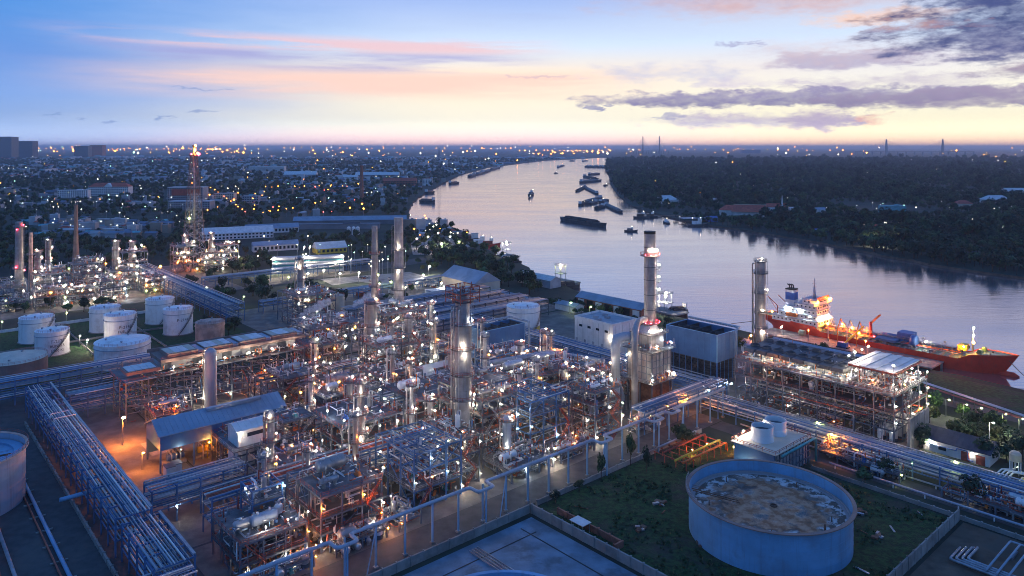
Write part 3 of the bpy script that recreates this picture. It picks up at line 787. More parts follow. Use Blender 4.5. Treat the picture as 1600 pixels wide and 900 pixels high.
def wall(name, label, cat, m, p, q, h, t=.4, capm=None, panel=4.0):
    """free-standing wall between two grid points: separate panels with open joints between piers"""
    p, q = Vector((*p, 0)), Vector((*q, 0)); L = (q - p).length; d = (q - p) / L; T = Thing(name, label, cat, (p.x, p.y, 0)); an = math.atan2(d.y, d.x)
    n = max(1, round(L / panel))
    for i in range(n):
        c = p + d * (L * (i + .5) / n); T.box('panel', m, (c.x, c.y, h / 2), (L / n - .12, t, h), an)
        e = p + d * (L * i / n); T.box('pier', capm or m, (e.x, e.y, h / 2 + .1), (.35, t + .25, h + .2), an)
    return T
# ------------------------------------------------------------------ the works themselves
# tank farm
tank('white fuel tank lettered T-2123, front left of the tank farm', 73, 436, 7.6, 12.2, lines=('T-2123', 'BUNKER', '1,200 KL'))
tank('plain white tank just behind the T-2123 tank', 71.5, 470, 8.3, 13.2)
tank('white tank lettered P-2148 FUEL OIL, middle of the farm', 105, 438, 7.9, 15.2, lines=('P-2148', 'FUEL OIL', '2,512 KL'))
tank('plain white tank with dark stair behind the FUEL OIL tank', 105, 471, 8.0, 13.6)
tank('plain white tank at the back right of the tank farm', 134.5, 471, 7.9, 14.4)
tank('white tank lettered P-2141 beside the diagonal pipe rack', 134.5, 437, 7.7, 14.2, lines=('P-2141',))
tank('wide low white tank close to the long pipe rack', 95, 392, 12.2, 11.5, stair=False)
tank('brown tank with pale dusty roof at the left edge', 52, 402, 13.5, 9.0, 'tank_brown', roofm='wall_cream', stair=False, girder=False)
tank('pinkish tank with open rail round its roof behind the skylight roofs', 142, 408, 7.4, 10.5, 'tank_pink', stair=False)
tank('white tank with a lime green band and lit stair', 281, 308, 9.4, 15.5, stripe=(.14, .30, 'yellow_paint'))
tank('small upright cream tank beyond the twin stacks', 227, 424, 4.3, 11.0, 'wall_cream', stair=False)
tank('squat grey tank beside the small cream tank', 233, 403, 5.6, 9.5, 'tank_grey', stair=False)

# the big open-topped tank
def floor_mat():
    m = bpy.data.materials.new('floating_roof_stain'); m.use_nodes = True; nt = m.node_tree; nt.nodes.clear(); k = NT(nt)
    o = k.n('ShaderNodeOutputMaterial'); p = k.n('ShaderNodeBsdfPrincipled'); k.L.new(p.outputs[0], o.inputs[0])
    g = k.n('ShaderNodeTexCoord').outputs['Object']; sp = k.n('ShaderNodeSeparateXYZ'); k.L.new(g, sp.inputs[0])
    rr = k.m('SQRT', k.m('ADD', k.m('POWER', sp.outputs[0], 2), k.m('POWER', sp.outputs[1], 2)))
    n1 = k.noise(g, .14, 7, .65); n2 = k.noise(g, .4, 6, .6); n3 = k.noise(g, 1.2, 4, .6)
    e = k.m('ADD', rr, k.m('MULTIPLY', k.m('SUBTRACT', n1, .5), 22))
    c = k.mix(k.ss(n2, .38, .62), (.30, .12, .055), (.52, .28, .17))
    c = k.mix(k.ss(n1, .5, .62), c, (.06, .035, .025))
    c = k.mix(k.ss(e, 14, 18), c, (.58, .54, .52))
    c = k.mix(k.m('MULTIPLY', k.ss(e, 13, 17), k.ss(n2, .46, .54)), c, (.13, .09, .07))
    c = k.mix(k.ss(rr, 19.2, 19.6), c, (.33, .30, .30))
    k.put(p.inputs['Base Color'], c)
    k.put(p.inputs['Roughness'], k.m('SUBTRACT', .9, k.m('MULTIPLY', k.m('MULTIPLY', k.ss(n1, .46, .56), k.m('SUBTRACT', 1.0, k.ss(rr, 8, 13))), .8)))
    MATS['floating_roof_stain'] = m
floor_mat()
T = Thing('open_tank', 'huge blue open-topped tank with stained brown floating roof', 'tank', (184.6, 103.6, 0)); rB, hB = 21.0, 11.0
T.mesh('shell', 'tank_blue', MB().lathe((0, 0, 0), [(rB, 0), (rB, hB)], 96))
T.mesh('inner_wall', 'tank_blue', MB().lathe((0, 0, 0), [(rB - .12, hB), (rB - .12, 6)], 96))
T.mesh('rim', 'tank_brown', MB().lathe((0, 0, hB), [(rB - .15, -.05), (rB - .15, .12), (rB + .9, .12), (rB + .9, -.12), (rB, -.12)], 96, sm=False))
T.mesh('floating_roof', 'floating_roof_stain', MB().lathe((0, 0, 7.6), [(rB - .7, 0), (0, .05)], 96, sm=False).lathe((0, 0, 7.6), [(rB - .2, .5), (rB - .7, .5), (rB - .7, 0)], 96, sm=False))
for z in (2.2, 4.4, 6.6, 8.8): T.mesh('plate_seam', 'tank_blue', MB().lathe((0, 0, z), [(rB, -.06), (rB + .035, -.06), (rB + .035, .06), (rB, .06)], 96, sm=False))
T.mesh('rolling_ladder', 'rust', stair_mb(MB(), (-4.5, 6, 7.9), (-14, 14.6, 11.3), 1.2))
T.mesh('handrail', 'galv', rail_mb(MB(), arc((0, 0), rB + .8, hB + .12, 1.9, 2.7, 8), 1.1, 1.8, .07))
for k in range(5):
    an = 2.4 + k * 1.3; T.mesh('roof_leg', 'rust', MB().tube([(math.cos(an) * 16, math.sin(an) * 16, 7.6), (math.cos(an) * 16, math.sin(an) * 16, 9.0)], .16, 6))
T.mesh('gauge_pole', 'rust', MB().tube([(-6.5, -18.8, 7.6), (-6.5, -18.8, 12)], .3, 8))
T.mesh('drain_sump', 'rust', MB().lathe((1, -1, 7.66), [(1.0, 0), (1.0, .25), (.7, .25), (.7, .02), (0, .02)], 14, sm=False))

# left tank, cut by the frame edge
T = Thing('open_tank', 'blue open-topped tank cut off by the left edge', 'tank', (21.2, 267.4, 0)); rL, hL = 16.5, 15.5
T.mesh('shell', 'tank_grey', MB().lathe((0, 0, 0), [(rL, 0), (rL, hL)], 80)); T.mesh('inner_wall', 'tank_grey', MB().lathe((0, 0, 0), [(rL - .12, hL), (rL - .12, 8)], 80))
T.mesh('rim', 'tank_pink', MB().lathe((0, 0, hL), [(rL - .15, -.05), (rL - .15, .12), (rL + .8, .12), (rL + .8, -.12), (rL, -.12)], 80, sm=False))
T.mesh('floating_roof', 'tank_blue', MB().lathe((0, 0, 13.2), [(rL - .4, .6), (rL - 3, .6), (rL - 3, 0), (3.4, .1), (3.4, .7), (0, .8)], 64, sm=False))
for z in (3.2, 6.4, 9.6, 12.8): T.mesh('plate_seam', 'tank_grey', MB().lathe((0, 0, z), [(rL, -.06), (rL + .035, -.06), (rL + .035, .06), (rL, .06)], 80, sm=False))
T.mesh('handrail', 'red_oxide', rail_mb(MB(), arc((0, 0), rL + .7, hL + .12, -2.6, 1.2, 30), 1.1, 1.8, .07))
T.mesh('rolling_ladder', 'rust', stair_mb(MB(), (4, -4, 14), (11, -11.5, 16.2), 1.0))
# third tank inside the blue basin, mostly below the frame
T = Thing('open_tank', 'blue tank whose curved rim just shows at the bottom edge', 'tank', (95.7, 110.3, 0)); rN, hN = 18.5, 10
T.mesh('shell', 'tank_blue', MB().lathe((0, 0, 0), [(rN, 0), (rN, hN)], 80)); T.mesh('rim', 'tank_blue', MB().lathe((0, 0, hN), [(rN - .2, -.05), (rN - .2, .12), (rN + .8, .12), (rN + .8, -.12), (rN, -.12)], 80, sm=False))
T.mesh('floating_roof', 'tank_blue', MB().lathe((0, 0, 8.4), [(rN - .3, 0), (0, .05)], 64, sm=False))

# bund walls, kerbs and dikes
wall('bund_wall', 'pale concrete bund wall along the front road above the basin', 'wall', 'concrete', (30, 155), (143.8, 155), 2.4, .5)
wall('bund_wall', 'grey bund wall between blue basin and tank lawn', 'wall', 'concrete', (144.2, 154.4), (144.2, 74), 2.6, .5)
wall('bund_wall', 'low dike wall along the road side of the tank lawn', 'wall', 'concrete', (148.5, 156.8), (232, 156.8), 1.5, .45)
wall('bund_wall', 'tall pale wall at the right of the tank lawn', 'wall', 'concrete', (146, 71.8), (231.5, 71.8), 3.2, .4)
wall('bund_wall', 'low wall along the road right of the big tank', 'wall', 'concrete', (232.3, 115), (232.3, 30), 1.2, .4)
wall('bund_wall', 'rust stained brick wall of the small pen beside the basin', 'wall', 'brick', (149.5, 149), (149.5, 126), 1.8, .5)
wall('bund_wall', 'short brick end wall of the small pen', 'wall', 'brick', (146.5, 125.5), (150, 125.5), 1.8, .5)
T = Thing('canopy_roof', 'small white flat canopy beside the basin corner', 'canopy', (146.8, 138, 0))
T.box('roof', 'roof_pale', (147, 138, 3.0), (3.4, 5.0, .18))
for x, y in ((145.6, 136), (148.4, 136), (145.6, 140), (148.4, 140)): T.beam('post', 'galv', (x, y, 0), (x, y, 2.9), .14)
T = Thing('basin_piping', 'row of pipes crossing the floor of the blue basin', 'pipes', (110, 140, 0))
for k in range(4): T.pipe('pipe', 'galv', [(118 + k * .9, 150, .5), (118 + k * .9, 92, .5)], .2, 6)
T.beam('expansion_joint', 'black', (60, 146, .1), (138, 146, .1), .35, .06); T.beam('expansion_joint', 'black', (136, 150, .1), (136, 70, .1), .35, .06)
for i, (a, b) in enumerate(((172, 118), (166, 112), (160, 128), (215, 92), (205, 84), (176, 133))):
    mb = MB(); q = random.Random(i)
    for k in range(7): mb.box((q.uniform(-1.5, 1.5), q.uniform(-1.5, 1.5), .3), (q.uniform(.4, 2), q.uniform(.4, 1.2), q.uniform(.2, .6)), k % 3, q.random() * 3)
    o = one('scrap_heap', 'scattered boards and scrap lying on the tank lawn', 'scrap', ['wood', 'galv', 'rust'], mb, W(a, b, .1), group='scrap on the lawn'); o['kind'] = 'stuff'

# long pipe on posts along the front road
T = Thing('overhead_pipe', 'long pale blue pipe on tall posts with expansion loops along the front road', 'pipe', (40, 160, 0))
pz = 11.0; pts = [(30, 160, pz)]
for t in (83.5, 126, 176, 203): pts += [(t, 160, pz), (t, 156.2, pz), (t + 5.5, 156.2, pz), (t + 5.5, 160, pz)]
pts += [(214, 160, pz), (214, 157, pz), (219, 157, pz), (219, 160, pz), (252, 160, pz)]
T.pipe('pipe', 'tank_grey', route(pts, .45), .45, 12)
a = 36
while a < 252:
    T.beam('post', 'tank_blue', (a, 160, 0), (a, 160, pz - .4), .42); T.box('post_base', 'concrete', (a, 160, .25), (1.1, 1.1, .5))
    if int(a / 8.5) % 5 == 1: T.beam('brace', 'tank_blue', (a, 160, pz - 1), (a - 3.2, 158.8, 0), .22)
    a += 8.6
for t in (83.5, 126, 176, 203): T.beam('post', 'tank_blue', (t + 2.7, 156.2, 0), (t + 2.7, 156.2, pz - .4), .35)

# pipe racks
PB = ['galv'] * 3 + ['tank_grey'] * 6 + ['steel_blue'] * 3 + ['white_paint'] * 3
rack('wide blue pipe rack with loops running away from the camera at left', 'b', 53, 208, 345, 8.5, (4.5, 7.5, 10), 12, 1, 7.5, cols=PB, loops=2)
rack('blue pipe rack stub at the lower left turning towards the road', 'b', 54, 178, 205, 9, (4, 7, 9.5), 10, 2, 6, cols=PB)
rack('low blue rack at the bottom left edge of the works', 'a', 176, 10, 57, 6, (5.5, 8), 6, 3, 6, cols=PB)
rack('blue rack bridging to the first process frames beside the lit yard', 'a', 221, 60, 86, 7.5, (5, 7.5, 10), 9, 4, 6, cols=PB + ['silver'] * 3, lamps=2)
rack('long pipe rack between the tank farm and the skylight roofs', 'a', 362, -40, 205, 8, (4, 7.5, 10), 9, 5, 8, cols=PB, lamps=2, lampc='og')
rack('diagonal blue rack from the tank farm to the rear works', 'b', 168, 440, 640, 11, (4, 8, 11), 12, 6, 9, cols=PB, truss=True)
rack('short braced rack in front of the long tank farm rack', 'a', 327, 60, 84, 8, (4, 7, 9.5), 8, 7, 6, cols=PB)
rack('long dark blue rack running past the white building', 'b', 262, 172, 335, 9, (5, 8.5), 11, 8, 8, cols=['steel_blue'] * 5 + PB, truss=True)
rack('pipe rack on the right running down to the frame edge', 'b', 252, 12, 168, 8, (3.5, 6.5), 11, 9, 8, cols=PB, lamps=3, lampc='gw')
rack('rack between the first and second rows of frames', 'a', 203, 70, 214, 6.5, (5, 8.5, 11), 8, 10, 7, lamps=7)
rack('rack between the second and third rows of frames', 'a', 238, 108, 240, 6.5, (5.5, 9, 12), 8, 11, 7, lamps=8)
rack('rack passing behind the grey twin columns', 'a', 291, 150, 258, 6, (6, 10), 8, 12, 7, lamps=4)
rack('rack beside the furnace leading to the right hand unit', 'a', 172, 214, 268, 6, (5.5, 8.5), 7, 13, 7, lamps=2, cols=PB)
for i, (bb, nm) in enumerate(((334, 'nearest'), (352, 'second'), (371, 'third'), (391, 'farthest'))):
    rack(f'dark bundled pipe rack beyond the big column, {nm} of four', 'a', bb, 214, 322, 9, (4, 7, 9.5), 12, 20 + i, 9, 'steel_dark', cols=['steel_blue', 'steel', 'galv', 'clad', 'tank_grey'])
rack('elevated pipeway crossing behind the twin stacks', 'a', 455, 190, 345, 7, (5, 7), 8, 30, 10, cols=PB)
rack('elevated blue pipeway behind the lit lattice tower', 'a', 560, 190, 330, 7, (6, 8), 7, 31, 10, cols=PB)

# process structures, front row first
unit('leftmost front steel frame with a small open blue top bay', 'the leftmost front frame', 68, 175, 85, 193, (4.6, 9.6), 101, lamps=12, lampc='wwoc', eq=4, railm='red_oxide', fit=260, pipes=34)
unit('small tall blue open frame on the leftmost front structure', 'the small blue top frame', 75, 185, 83, 192.4, (13.5, 17), 102, 1, 1, 'steel_blue', top_open=True, pipes=5, lamps=2, fit=20, eq=1, stair=False)
unit('front frame with a broad second deck and grey drum', 'the broad decked front frame', 89, 175, 107, 195, (5, 9, 14.5), 103, fit=260, pipes=34, lamps=12, lampc='wwwo', eq=4, railm='red_oxide')
unit('blue open-topped front frame left of the fat column', 'the blue open-topped front frame', 119, 177, 136, 198, (6, 11.5, 16.5), 104, mcol='steel_blue', top_open=True, lamps=11, eq=4, fit=240, pipes=34)
unit('low skid of pumps and pipes below the fat column', 'the low skid', 152, 172, 170, 186, (3.6,), 105, pipes=24, lamps=7, fit=160, eq=5, stair=False, lampc='wwcg')
unit('bright crowded frame just right of the fat column', 'the bright crowded frame', 155, 190, 170, 203, (5, 10, 15, 20), 106, lamps=14, fit=260, pipes=36, railm='red_oxide')
unit('dark open-topped blue frame in the middle of the works', 'the dark open-topped frame', 173, 186, 192, 206, (6, 12, 17), 107, mcol='steel_blue', top_open=True, lamps=7, eq=3)
unit('narrow frame with orange handrails left of the furnace', 'the orange railed frame', 194, 175, 208, 192, (4.5, 9, 13.5, 18), 108, lamps=14, fit=300, pipes=40, railm='orange_paint', eq=4)
unit('second row frame behind the leftmost front frame', 'the second row left frame', 88, 210, 110, 228, (5, 9), 109, lamps=8, eq=3)
unit('second row frame behind the broad decked frame', 'the second row frame by the thin column', 114, 210, 134, 231, (6, 11, 16), 110, lamps=11, fit=220, railm='red_oxide')
unit('second row frame with silver pipes behind the blue open frame', 'the silver piped second row frame', 137, 210, 158, 232, (6, 12, 18), 111, lamps=11, fit=220)
unit('second row frame with braced sides behind the fat column', 'the braced second row frame', 161, 209, 184, 232, (6, 12, 17.5), 112, lamps=11, fit=240, mcol='steel_blue')
unit('broad bright second row frame with many silver exchangers', 'the bright exchanger frame', 188, 209, 226, 231, (5.5, 11, 15), 113, lamps=16, fit=380, pipes=44, eq=6, railm='orange_paint')
unit('third row frame beside the long blue shed', 'the third row frame by the shed', 126, 244, 148, 266, (5, 10, 14), 114, lamps=9, fit=200)
unit('third row frame with red braces near the pale flat roof', 'the red braced third row frame', 150, 244, 168, 268, (6, 11, 16), 115, lamps=10, fit=220, railm='red_oxide')
unit('third row frame in front of the left cooling tower', 'the third row frame by the cooling tower', 206, 244, 236, 264, (6, 11), 116, lamps=12, fit=260, mcol='steel_blue', railm='orange_paint')
unit('tall frame wrapped round the grey twin columns', 'the twin column frame', 162, 270, 190, 290, (7, 13, 19, 24), 117, lamps=15, fit=320, pipes=40, railm='red_oxide')
unit('tall crowded frame carrying the twin stacks', 'the twin stack frame', 184, 298, 212, 322, (8, 15, 21, 26), 118, lamps=18, fit=360, pipes=44, railm='red_oxide', mcol='steel')
unit('frame with steam drifting over it left of the twin stacks', 'the steaming frame', 158, 322, 180, 342, (7, 13, 19), 119, lamps=11, fit=200)
unit('low frame with silver drums between the twin stacks and cooling tower', 'the low drum frame', 215, 284, 252, 304, (6, 11), 120, lamps=10, fit=220)
unit('low crowded frame left of the tall rear column', 'the low rear frame', 176, 352, 204, 382, (6, 11), 121, lamps=10, fit=240)
unit('crowded frame round the foot of the tall rear column', 'the rear column frame', 190, 402, 214, 430, (7, 13, 18), 122, lamps=12, fit=240, railm='red_oxide')
unit('small skid behind the furnace with white pumps', 'the skid behind the furnace', 240, 196, 256, 212, (5, 9), 123, lamps=5, fit=120)
unit('low pump shelter right of the furnace', 'the pump shelter', 228, 206, 240, 222, (4.5, 8), 124, lamps=5, fit=150)

# left rear works, bright with lamps
lr_rows = [(66, 560), (84, 556), (102, 560), (121, 556), (66, 590), (88, 588), (112, 592), (135, 586), (152, 566), (95, 625), (122, 628), (150, 620), (196, 640), (215, 628), (232, 640)]
lr_names = ['by the grey stack', 'second in front', 'third in front', 'fourth in front', 'behind the grey stack', 'in the middle left', 'in the very middle', 'in the middle right', 'by the rack', 'at the rear left', 'by the brown stack', 'at the rear right', 'left of the flare', 'below the flare', 'right of the flare']
for i, ((a, b), nm) in enumerate(zip(lr_rows, lr_names)):
    h = [9, 12, 10, 14, 16, 18, 22, 15, 12, 16, 20, 24, 22, 16, 20][i]; w = [16, 16, 16, 16, 18, 20, 18, 16, 12, 18, 18, 18, 16, 14, 15][i]
    unit(f'far left process frame full of lamps, {nm}', f'the far left frame {nm}', a, b, a + w, b + 18, tuple(h * k / 3 for k in (1, 2, 3)), 300 + i, 2, 2, lamps=10, fit=150, pipes=12, eq=2, lampc='wwwwcwwog', lr=.4, stair=False)
for i, (a, b, h, r) in enumerate(((93, 604, 33, 1.5), (141, 600, 36, 1.7), (160, 632, 31, 1.6), (206, 652, 30, 1.3), (224, 640, 32, 1.4), (105, 640, 36, 1.3))):
    tower('process_column', ['slim column among the far left frames, second tallest', 'banded column right of the slim stack in the far left works', 'stout column at the rear of the far left works', 'thin column left of the lattice tower foot', 'thin column right of the lattice tower foot', 'thin column with twin lamps behind the striped stack'][i], 'column', a, b, [(r, 0), (r, h)], [h * .35, h * .6, h * .8, h - .8], lamps='wwwwww', seed=i, lr=.42, n=14)
tower('chimney', 'grey stack with red lamps at the far left', 'chimney', 81, 600, [(3.0, 0), (2.6, 20), (2.3, 54)], [22, 50.5], 'clad', 'galv', 'rrrr', pipes=0, seed=3, lr=.9)
tower('chimney', 'thin orange stack beside the red-lamped far left stack', 'chimney', 91, 622, [(1.5, 0), (1.2, 44)], [28], 'tank_pink', 'galv', '', pipes=0, seed=4)
tower('chimney', 'slim tapering brown stack behind the far left works', 'chimney', 126, 657, [(3.2, 0), (2.7, 14), (1.7, 30), (1.2, 60)], [14], 'tank_brown', 'galv', '', pipes=0, seed=5)

# columns and stacks of the main works
tower('process_column', 'fattest silver column at the centre with a reddish top platform', 'column', 149, 193, [(2.5, 0), (2.5, 18), (2.9, 20), (2.9, 46), (2.3, 47.5), (2.3, 55), (1.2, 56.5)], [9.5, 22, 30, 38.5, 46.5, 54], 'clad', 'red_oxide', 'wwwwcwwwww', pipes=4, seed=11, lr=.34)
T = Thing('platform_cage', 'reddish cage of platforms on top of the fattest column', 'platform', (149, 193, 55)); mb = MB()
for z in (55.3, 57.2, 59.2):
    for x0, y0, x1, y1 in ((-4, -4, 4, -4), (4, -4, 4, 4), (4, 4, -4, 4), (-4, 4, -4, -4)): mb.bar((x0, y0, z - 55), (x1, y1, z - 55), .25)
for x in (-4, 0, 4):
    for y in (-4, 0, 4): mb.bar((x, y, -1.2), (x, y, 4.2), .22)
T.mesh('frame', 'red_oxide', mb); T.box('deck', 'deck_plate', (149, 193, 57.2), (8, 8, .12)); fittings(T, (145.5, 189.5, 55.4, 152.5, 196.5, 59), 70, random.Random(5))
for x, y, z in ((145, 189, 58.5), (153, 189, 56.5)): T.lamp((x, y, z), 'w', .34)
tower('process_column', 'slim column with white lamps above the broad decked frame', 'column', 119.5, 208, [(1.25, 0), (1.25, 30), (.6, 31)], [8, 14, 20, 26, 30], 'clad', 'red_oxide', 'wwwwwww', seed=12)
tower('process_column', 'slim column carrying a starry lamp above the leftmost front frame', 'column', 90, 208.5, [(1.0, 0), (1.0, 27), (.5, 28)], [7, 13, 19, 25], 'clad', 'red_oxide', 'wwwwwo', seed=13)
tower('process_column', 'left one of two grey columns behind the third row', 'column', 167, 281, [(2.1, 0), (2.1, 38), (1, 39)], [12, 27, 37], 'clad', 'red_oxide', 'wwwwc', pipes=3, seed=14)
tower('process_column', 'right one of two grey columns behind the third row', 'column', 182, 275, [(1.7, 0), (1.7, 30), (.9, 31)], [10, 21, 29.5], 'clad', 'red_oxide', 'wwww', pipes=3, seed=15)
tower('process_column', 'tall rear column with a bulge of platforms and a bent overhead line', 'column', 200, 420, [(2.6, 0), (2.6, 20), (1.9, 24), (1.9, 38), (1.2, 39)], [9, 17, 24, 31, 37], 'clad', 'red_oxide', 'wwwwcww', pipes=4, seed=16, lr=.4)
tower('chimney', 'slimmer left one of the twin grey stacks with sunset-lit side', 'chimney', 190.5, 318, [(1.8, 0), (1.7, 30), (1.35, 66)], [27, 36, 52], 'clad', 'red_oxide', 'wwwwr', pipes=0, seed=17, lr=.36)
tower('chimney', 'thicker right one of the twin grey stacks with dark rings', 'chimney', 200.6, 312, [(2.7, 0), (2.5, 28), (2.25, 70)], [26, 34, 45, 54], 'clad', 'steel_dark', 'wwwwwww', pipes=1, seed=18, lr=.38)
tower('process_column', 'tall grey column with side landings near the ship stern', 'column', 310, 178, [(2.6, 0), (2.6, 6), (2.3, 8), (2.3, 52), (1.0, 53)], [8, 15, 22, 29, 38, 47, 52.5], 'clad', 'steel_dark', 'wwwwwwwwww', pipes=3, seed=19, lr=.32)
tower('storage_silo', 'smooth grey round-topped cylinder in front of the skylight roofs', 'silo', 105, 301, [(2.35, 0), (2.35, 22), (2.2, 23), (1.5, 24), (.6, 24.5)], [], 'tank_grey', pipes=1, ladder=False, seed=20)
tower('vertical_vessel', 'short grey vessel with orange valves right of the fat column', 'vessel', 160.5, 184, [(1.5, 0), (1.5, 15), (.8, 16)], [5, 14.5], 'tank_grey', 'orange_paint', 'wwc', seed=21)
for i, (a, b, h, r) in enumerate(((131, 236, 22, 1.0), (145, 206, 20, .9), (176, 236, 24, 1.1), (186, 206, 21, .9), (210, 206, 18, 1.1), (215, 238, 20, 1.0), (232, 240, 22, 1.1), (201, 268, 20, 1.0), (172, 297, 24, 1.0))):
    tower('process_column', ['thin column beside the second rack, west of the third row', 'thin column standing behind the blue open-topped front frame', 'thin column at the corner of the braced second row frame', 'thin column behind the dark open-topped frame', 'thin column behind the orange railed frame', 'thin column beside the third row cooling tower frame', 'thin column nearest the long dark blue rack', 'thin column beyond the pale flat roof', 'thin column between grey twin columns and twin stacks'][i], 'column', a, b, [(r, 0), (r, h), (r * .5, h + .6)], [h * .4, h * .7, h - 1], rnd.choice(('clad', 'silver')), 'red_oxide', 'wwww', seed=40 + i, n=16)

ex = [(84, 199, 20, .8, 'by the near end of the first rack'), (97, 199, 18, .7, 'between the two left front frames'), (113, 200, 24, .9, 'left of the blue open-topped frame'), (138, 206.8, 26, .8, 'over the first rack, left of the fat column'), (155, 206.8, 25, .9, 'over the first rack, right of the fat column'), (168, 206, 19, .8, 'behind the bright crowded frame'), (196, 207, 23, .9, 'left of the sloping duct'),
    (204, 196, 20, .8, 'behind the orange railed frame, nearer the furnace'), (214, 190, 17, .8, 'between orange rails and slender duct'), (118, 240, 24, .9, 'at the left end of the second rack'), (152, 241, 27, 1.0, 'between the two third row frames'), (160, 240.5, 22, .8, 'beside the red braced frame'), (197, 240, 26, 1.0, 'by the flat-roofed shelter'), (170, 270, 30, 1.0, 'in front of the left grey column'), (194, 272, 27, .9, 'between shelter and tall crowded frame'),
    (206, 292, 30, 1.0, 'in front of the thicker twin stack'), (178, 300, 32, 1.1, 'left of the twin stacks'), (218, 268, 24, .9, 'at the left end of the dark cooling tower'), (146, 292, 22, .9, 'behind the blue shed roof'), (134, 270, 20, .8, 'at the right end of the blue shed'), (228, 232, 23, .9, 'where the long dark rack begins')]
for i, (a, b, h, r_, nm) in enumerate(ex):
    tower('process_column', f'slender clad column {nm}', 'column', a, b, [(r_, 0), (r_, h * .6), (r_ * .8, h * .62), (r_ * .8, h), (r_ * .3, h + .5)], [h * .35, h * .62, h - .8], 'clad' if i % 3 else 'silver', 'red_oxide' if i % 2 else 'galv', 'www' if i % 2 else 'wow', seed=70 + i, n=14, lr=.26)
for i, (a, b, c, d, L) in enumerate(((70, 170.8, 85, 174, 'leftmost'), (91, 170.6, 106, 174, 'second'), (110, 170.6, 117, 186, 'third'), (174, 172, 190, 183, 'fourth'), (212, 171, 226, 174.5, 'last'))):
    unit(f'low skid of drums and valves at the kerb of the front road, {L} of five', f'the {L} kerb skid', a, b, c, d, (2.8,), 500 + i, pipes=16, lamps=3, fit=110, eq=4, stair=False, lampc='woo', brace=False, lr=.2)
unit('crowded pipe frame between the blue open frame and the fat column', 'the frame left of the fat column', 138, 180, 145.5, 199, (5, 10, 15), 515, lamps=8, fit=200, pipes=28, railm='red_oxide', eq=2)
unit('second row left-hand frame by the lit yard', 'the second row yard frame', 88, 241, 112, 251, (5, 9), 516, lamps=5, fit=140, pipes=20, mcol='steel_dark', eq=3)
unit('tall narrow red-railed frame behind the fat column', 'the tall narrow frame', 150, 199.5, 160, 208, (6, 12, 18, 24), 510, lamps=9, fit=160, pipes=22, railm='red_oxide', mcol='steel_dark', eq=2)
unit('tall dark frame left of the flat-roofed shelter', 'the tall dark frame', 158, 262, 170, 272, (6, 12, 18, 23), 511, lamps=9, fit=180, pipes=22, railm='red_oxide', mcol='steel_dark', eq=2)
unit('dark frame with vessels behind the blue shed', 'the dark frame behind the shed', 116, 272, 142, 290, (6, 11, 15), 512, lamps=9, fit=240, pipes=26, mcol='steel_dark', lampc='wwoo', eq=3)
unit('dark frame between the first rack and the small pale house', 'the frame by the pale house', 103, 229, 114, 240, (6, 11, 15), 513, lamps=6, fit=120, pipes=16, mcol='steel_dark', eq=2)
unit('crowded frame left of the furnace cone base', 'the frame left of the cone base', 211, 193, 222, 208, (6, 12, 17), 514, lamps=9, fit=200, pipes=24, railm='orange_paint', mcol='steel', eq=3)

for (a, b, z, rr, L, m, ax, lab) in ((98, 187, 14.6, 1.7, 9, 'clad', 'a', 'big grey drum on the top deck of the broad decked front frame'), (76, 180, 9.7, 1.4, 7, 'tank_grey', 'a', 'big blue-grey drum on top of the leftmost front frame'), (197, 222, 15.1, 1.6, 10, 'silver', 'a', 'big silver drum on top of the bright exchanger frame, left one'), (215, 222, 15.1, 1.6, 10, 'silver', 'a', 'big silver drum on top of the bright exchanger frame, right one'),
    (172, 222, 17.6, 1.5, 8, 'clad', 'b', 'big grey drum on top of the braced second row frame'), (147, 222, 18.1, 1.5, 9, 'white_paint', 'a', 'big white drum on top of the silver piped frame'), (137, 256, 14.1, 1.5, 9, 'clad', 'a', 'big grey drum on top of the third row frame by the shed'), (198, 312, 26.1, 1.4, 7, 'silver', 'b', 'silver drum on top of the twin stack frame')):
    equip('horizontal_drum', lab, (a, b, z), (rr, L, .8), m, ax)

# the furnace with its stack and duct
T = Thing('furnace', 'big boxy furnace with grid casing at the foot of the tall red-lamped stack', 'furnace', (236, 184, 0))
for x in (230, 236, 242):
    for y in (178, 184, 190): T.beam('leg', 'steel_dark', (x, y, 0), (x, y, 12), .6)
T.box('firebox', 'rust', (236, 184, 8.5), (11, 11, 9)); T.box('casing', 'clad', (236, 184, 19), (12, 12, 12)); T.box('convection_box', 'clad', (236, 184, 28), (8, 8, 6))
T.mesh('hopper', 'clad', MB().box((0, 0, 32.5), (7, 7, 3), taper=.6))
for k in range(5):
    T.beam('stiffener', 'steel', (229.8, 177.9, 14 + 2.5 * k), (242.2, 177.9, 14 + 2.5 * k), .2); T.beam('stiffener', 'steel', (229.9, 177.8, 14 + 2.5 * k), (229.9, 190.2, 14 + 2.5 * k), .2)
for k in range(6):
    T.beam('stiffener', 'steel', (230.2 + 2.35 * k, 177.85, 13), (230.2 + 2.35 * k, 177.85, 25), .2); T.beam('stiffener', 'steel', (229.85, 178.2 + 2.35 * k, 13), (229.85, 178.2 + 2.35 * k, 25), .2)
for z, w in ((13, 15), (25.2, 15), (31.2, 11)):
    T.box('platform', 'deck_plate', (236, 184, z), (w, w, .15)); o = w / 2 - .1
    T.mesh('handrail', 'galv', rail_mb(MB(), [(-o, -o, z + .1), (o, -o, z + .1), (o, o, z + .1), (-o, o, z + .1)], closed=True))
for x, y, z, c in ((229, 177, 15, 'w'), (243, 177, 15, 'w'), (229, 190, 22, 'w'), (232, 177, 27.5, 'w'), (242, 178, 27.5, 'c'), (236, 178, 33, 'w'), (231, 180, 33, 'w'), (243, 186, 5, 'w')): T.lamp((x, y, z), c, .34)
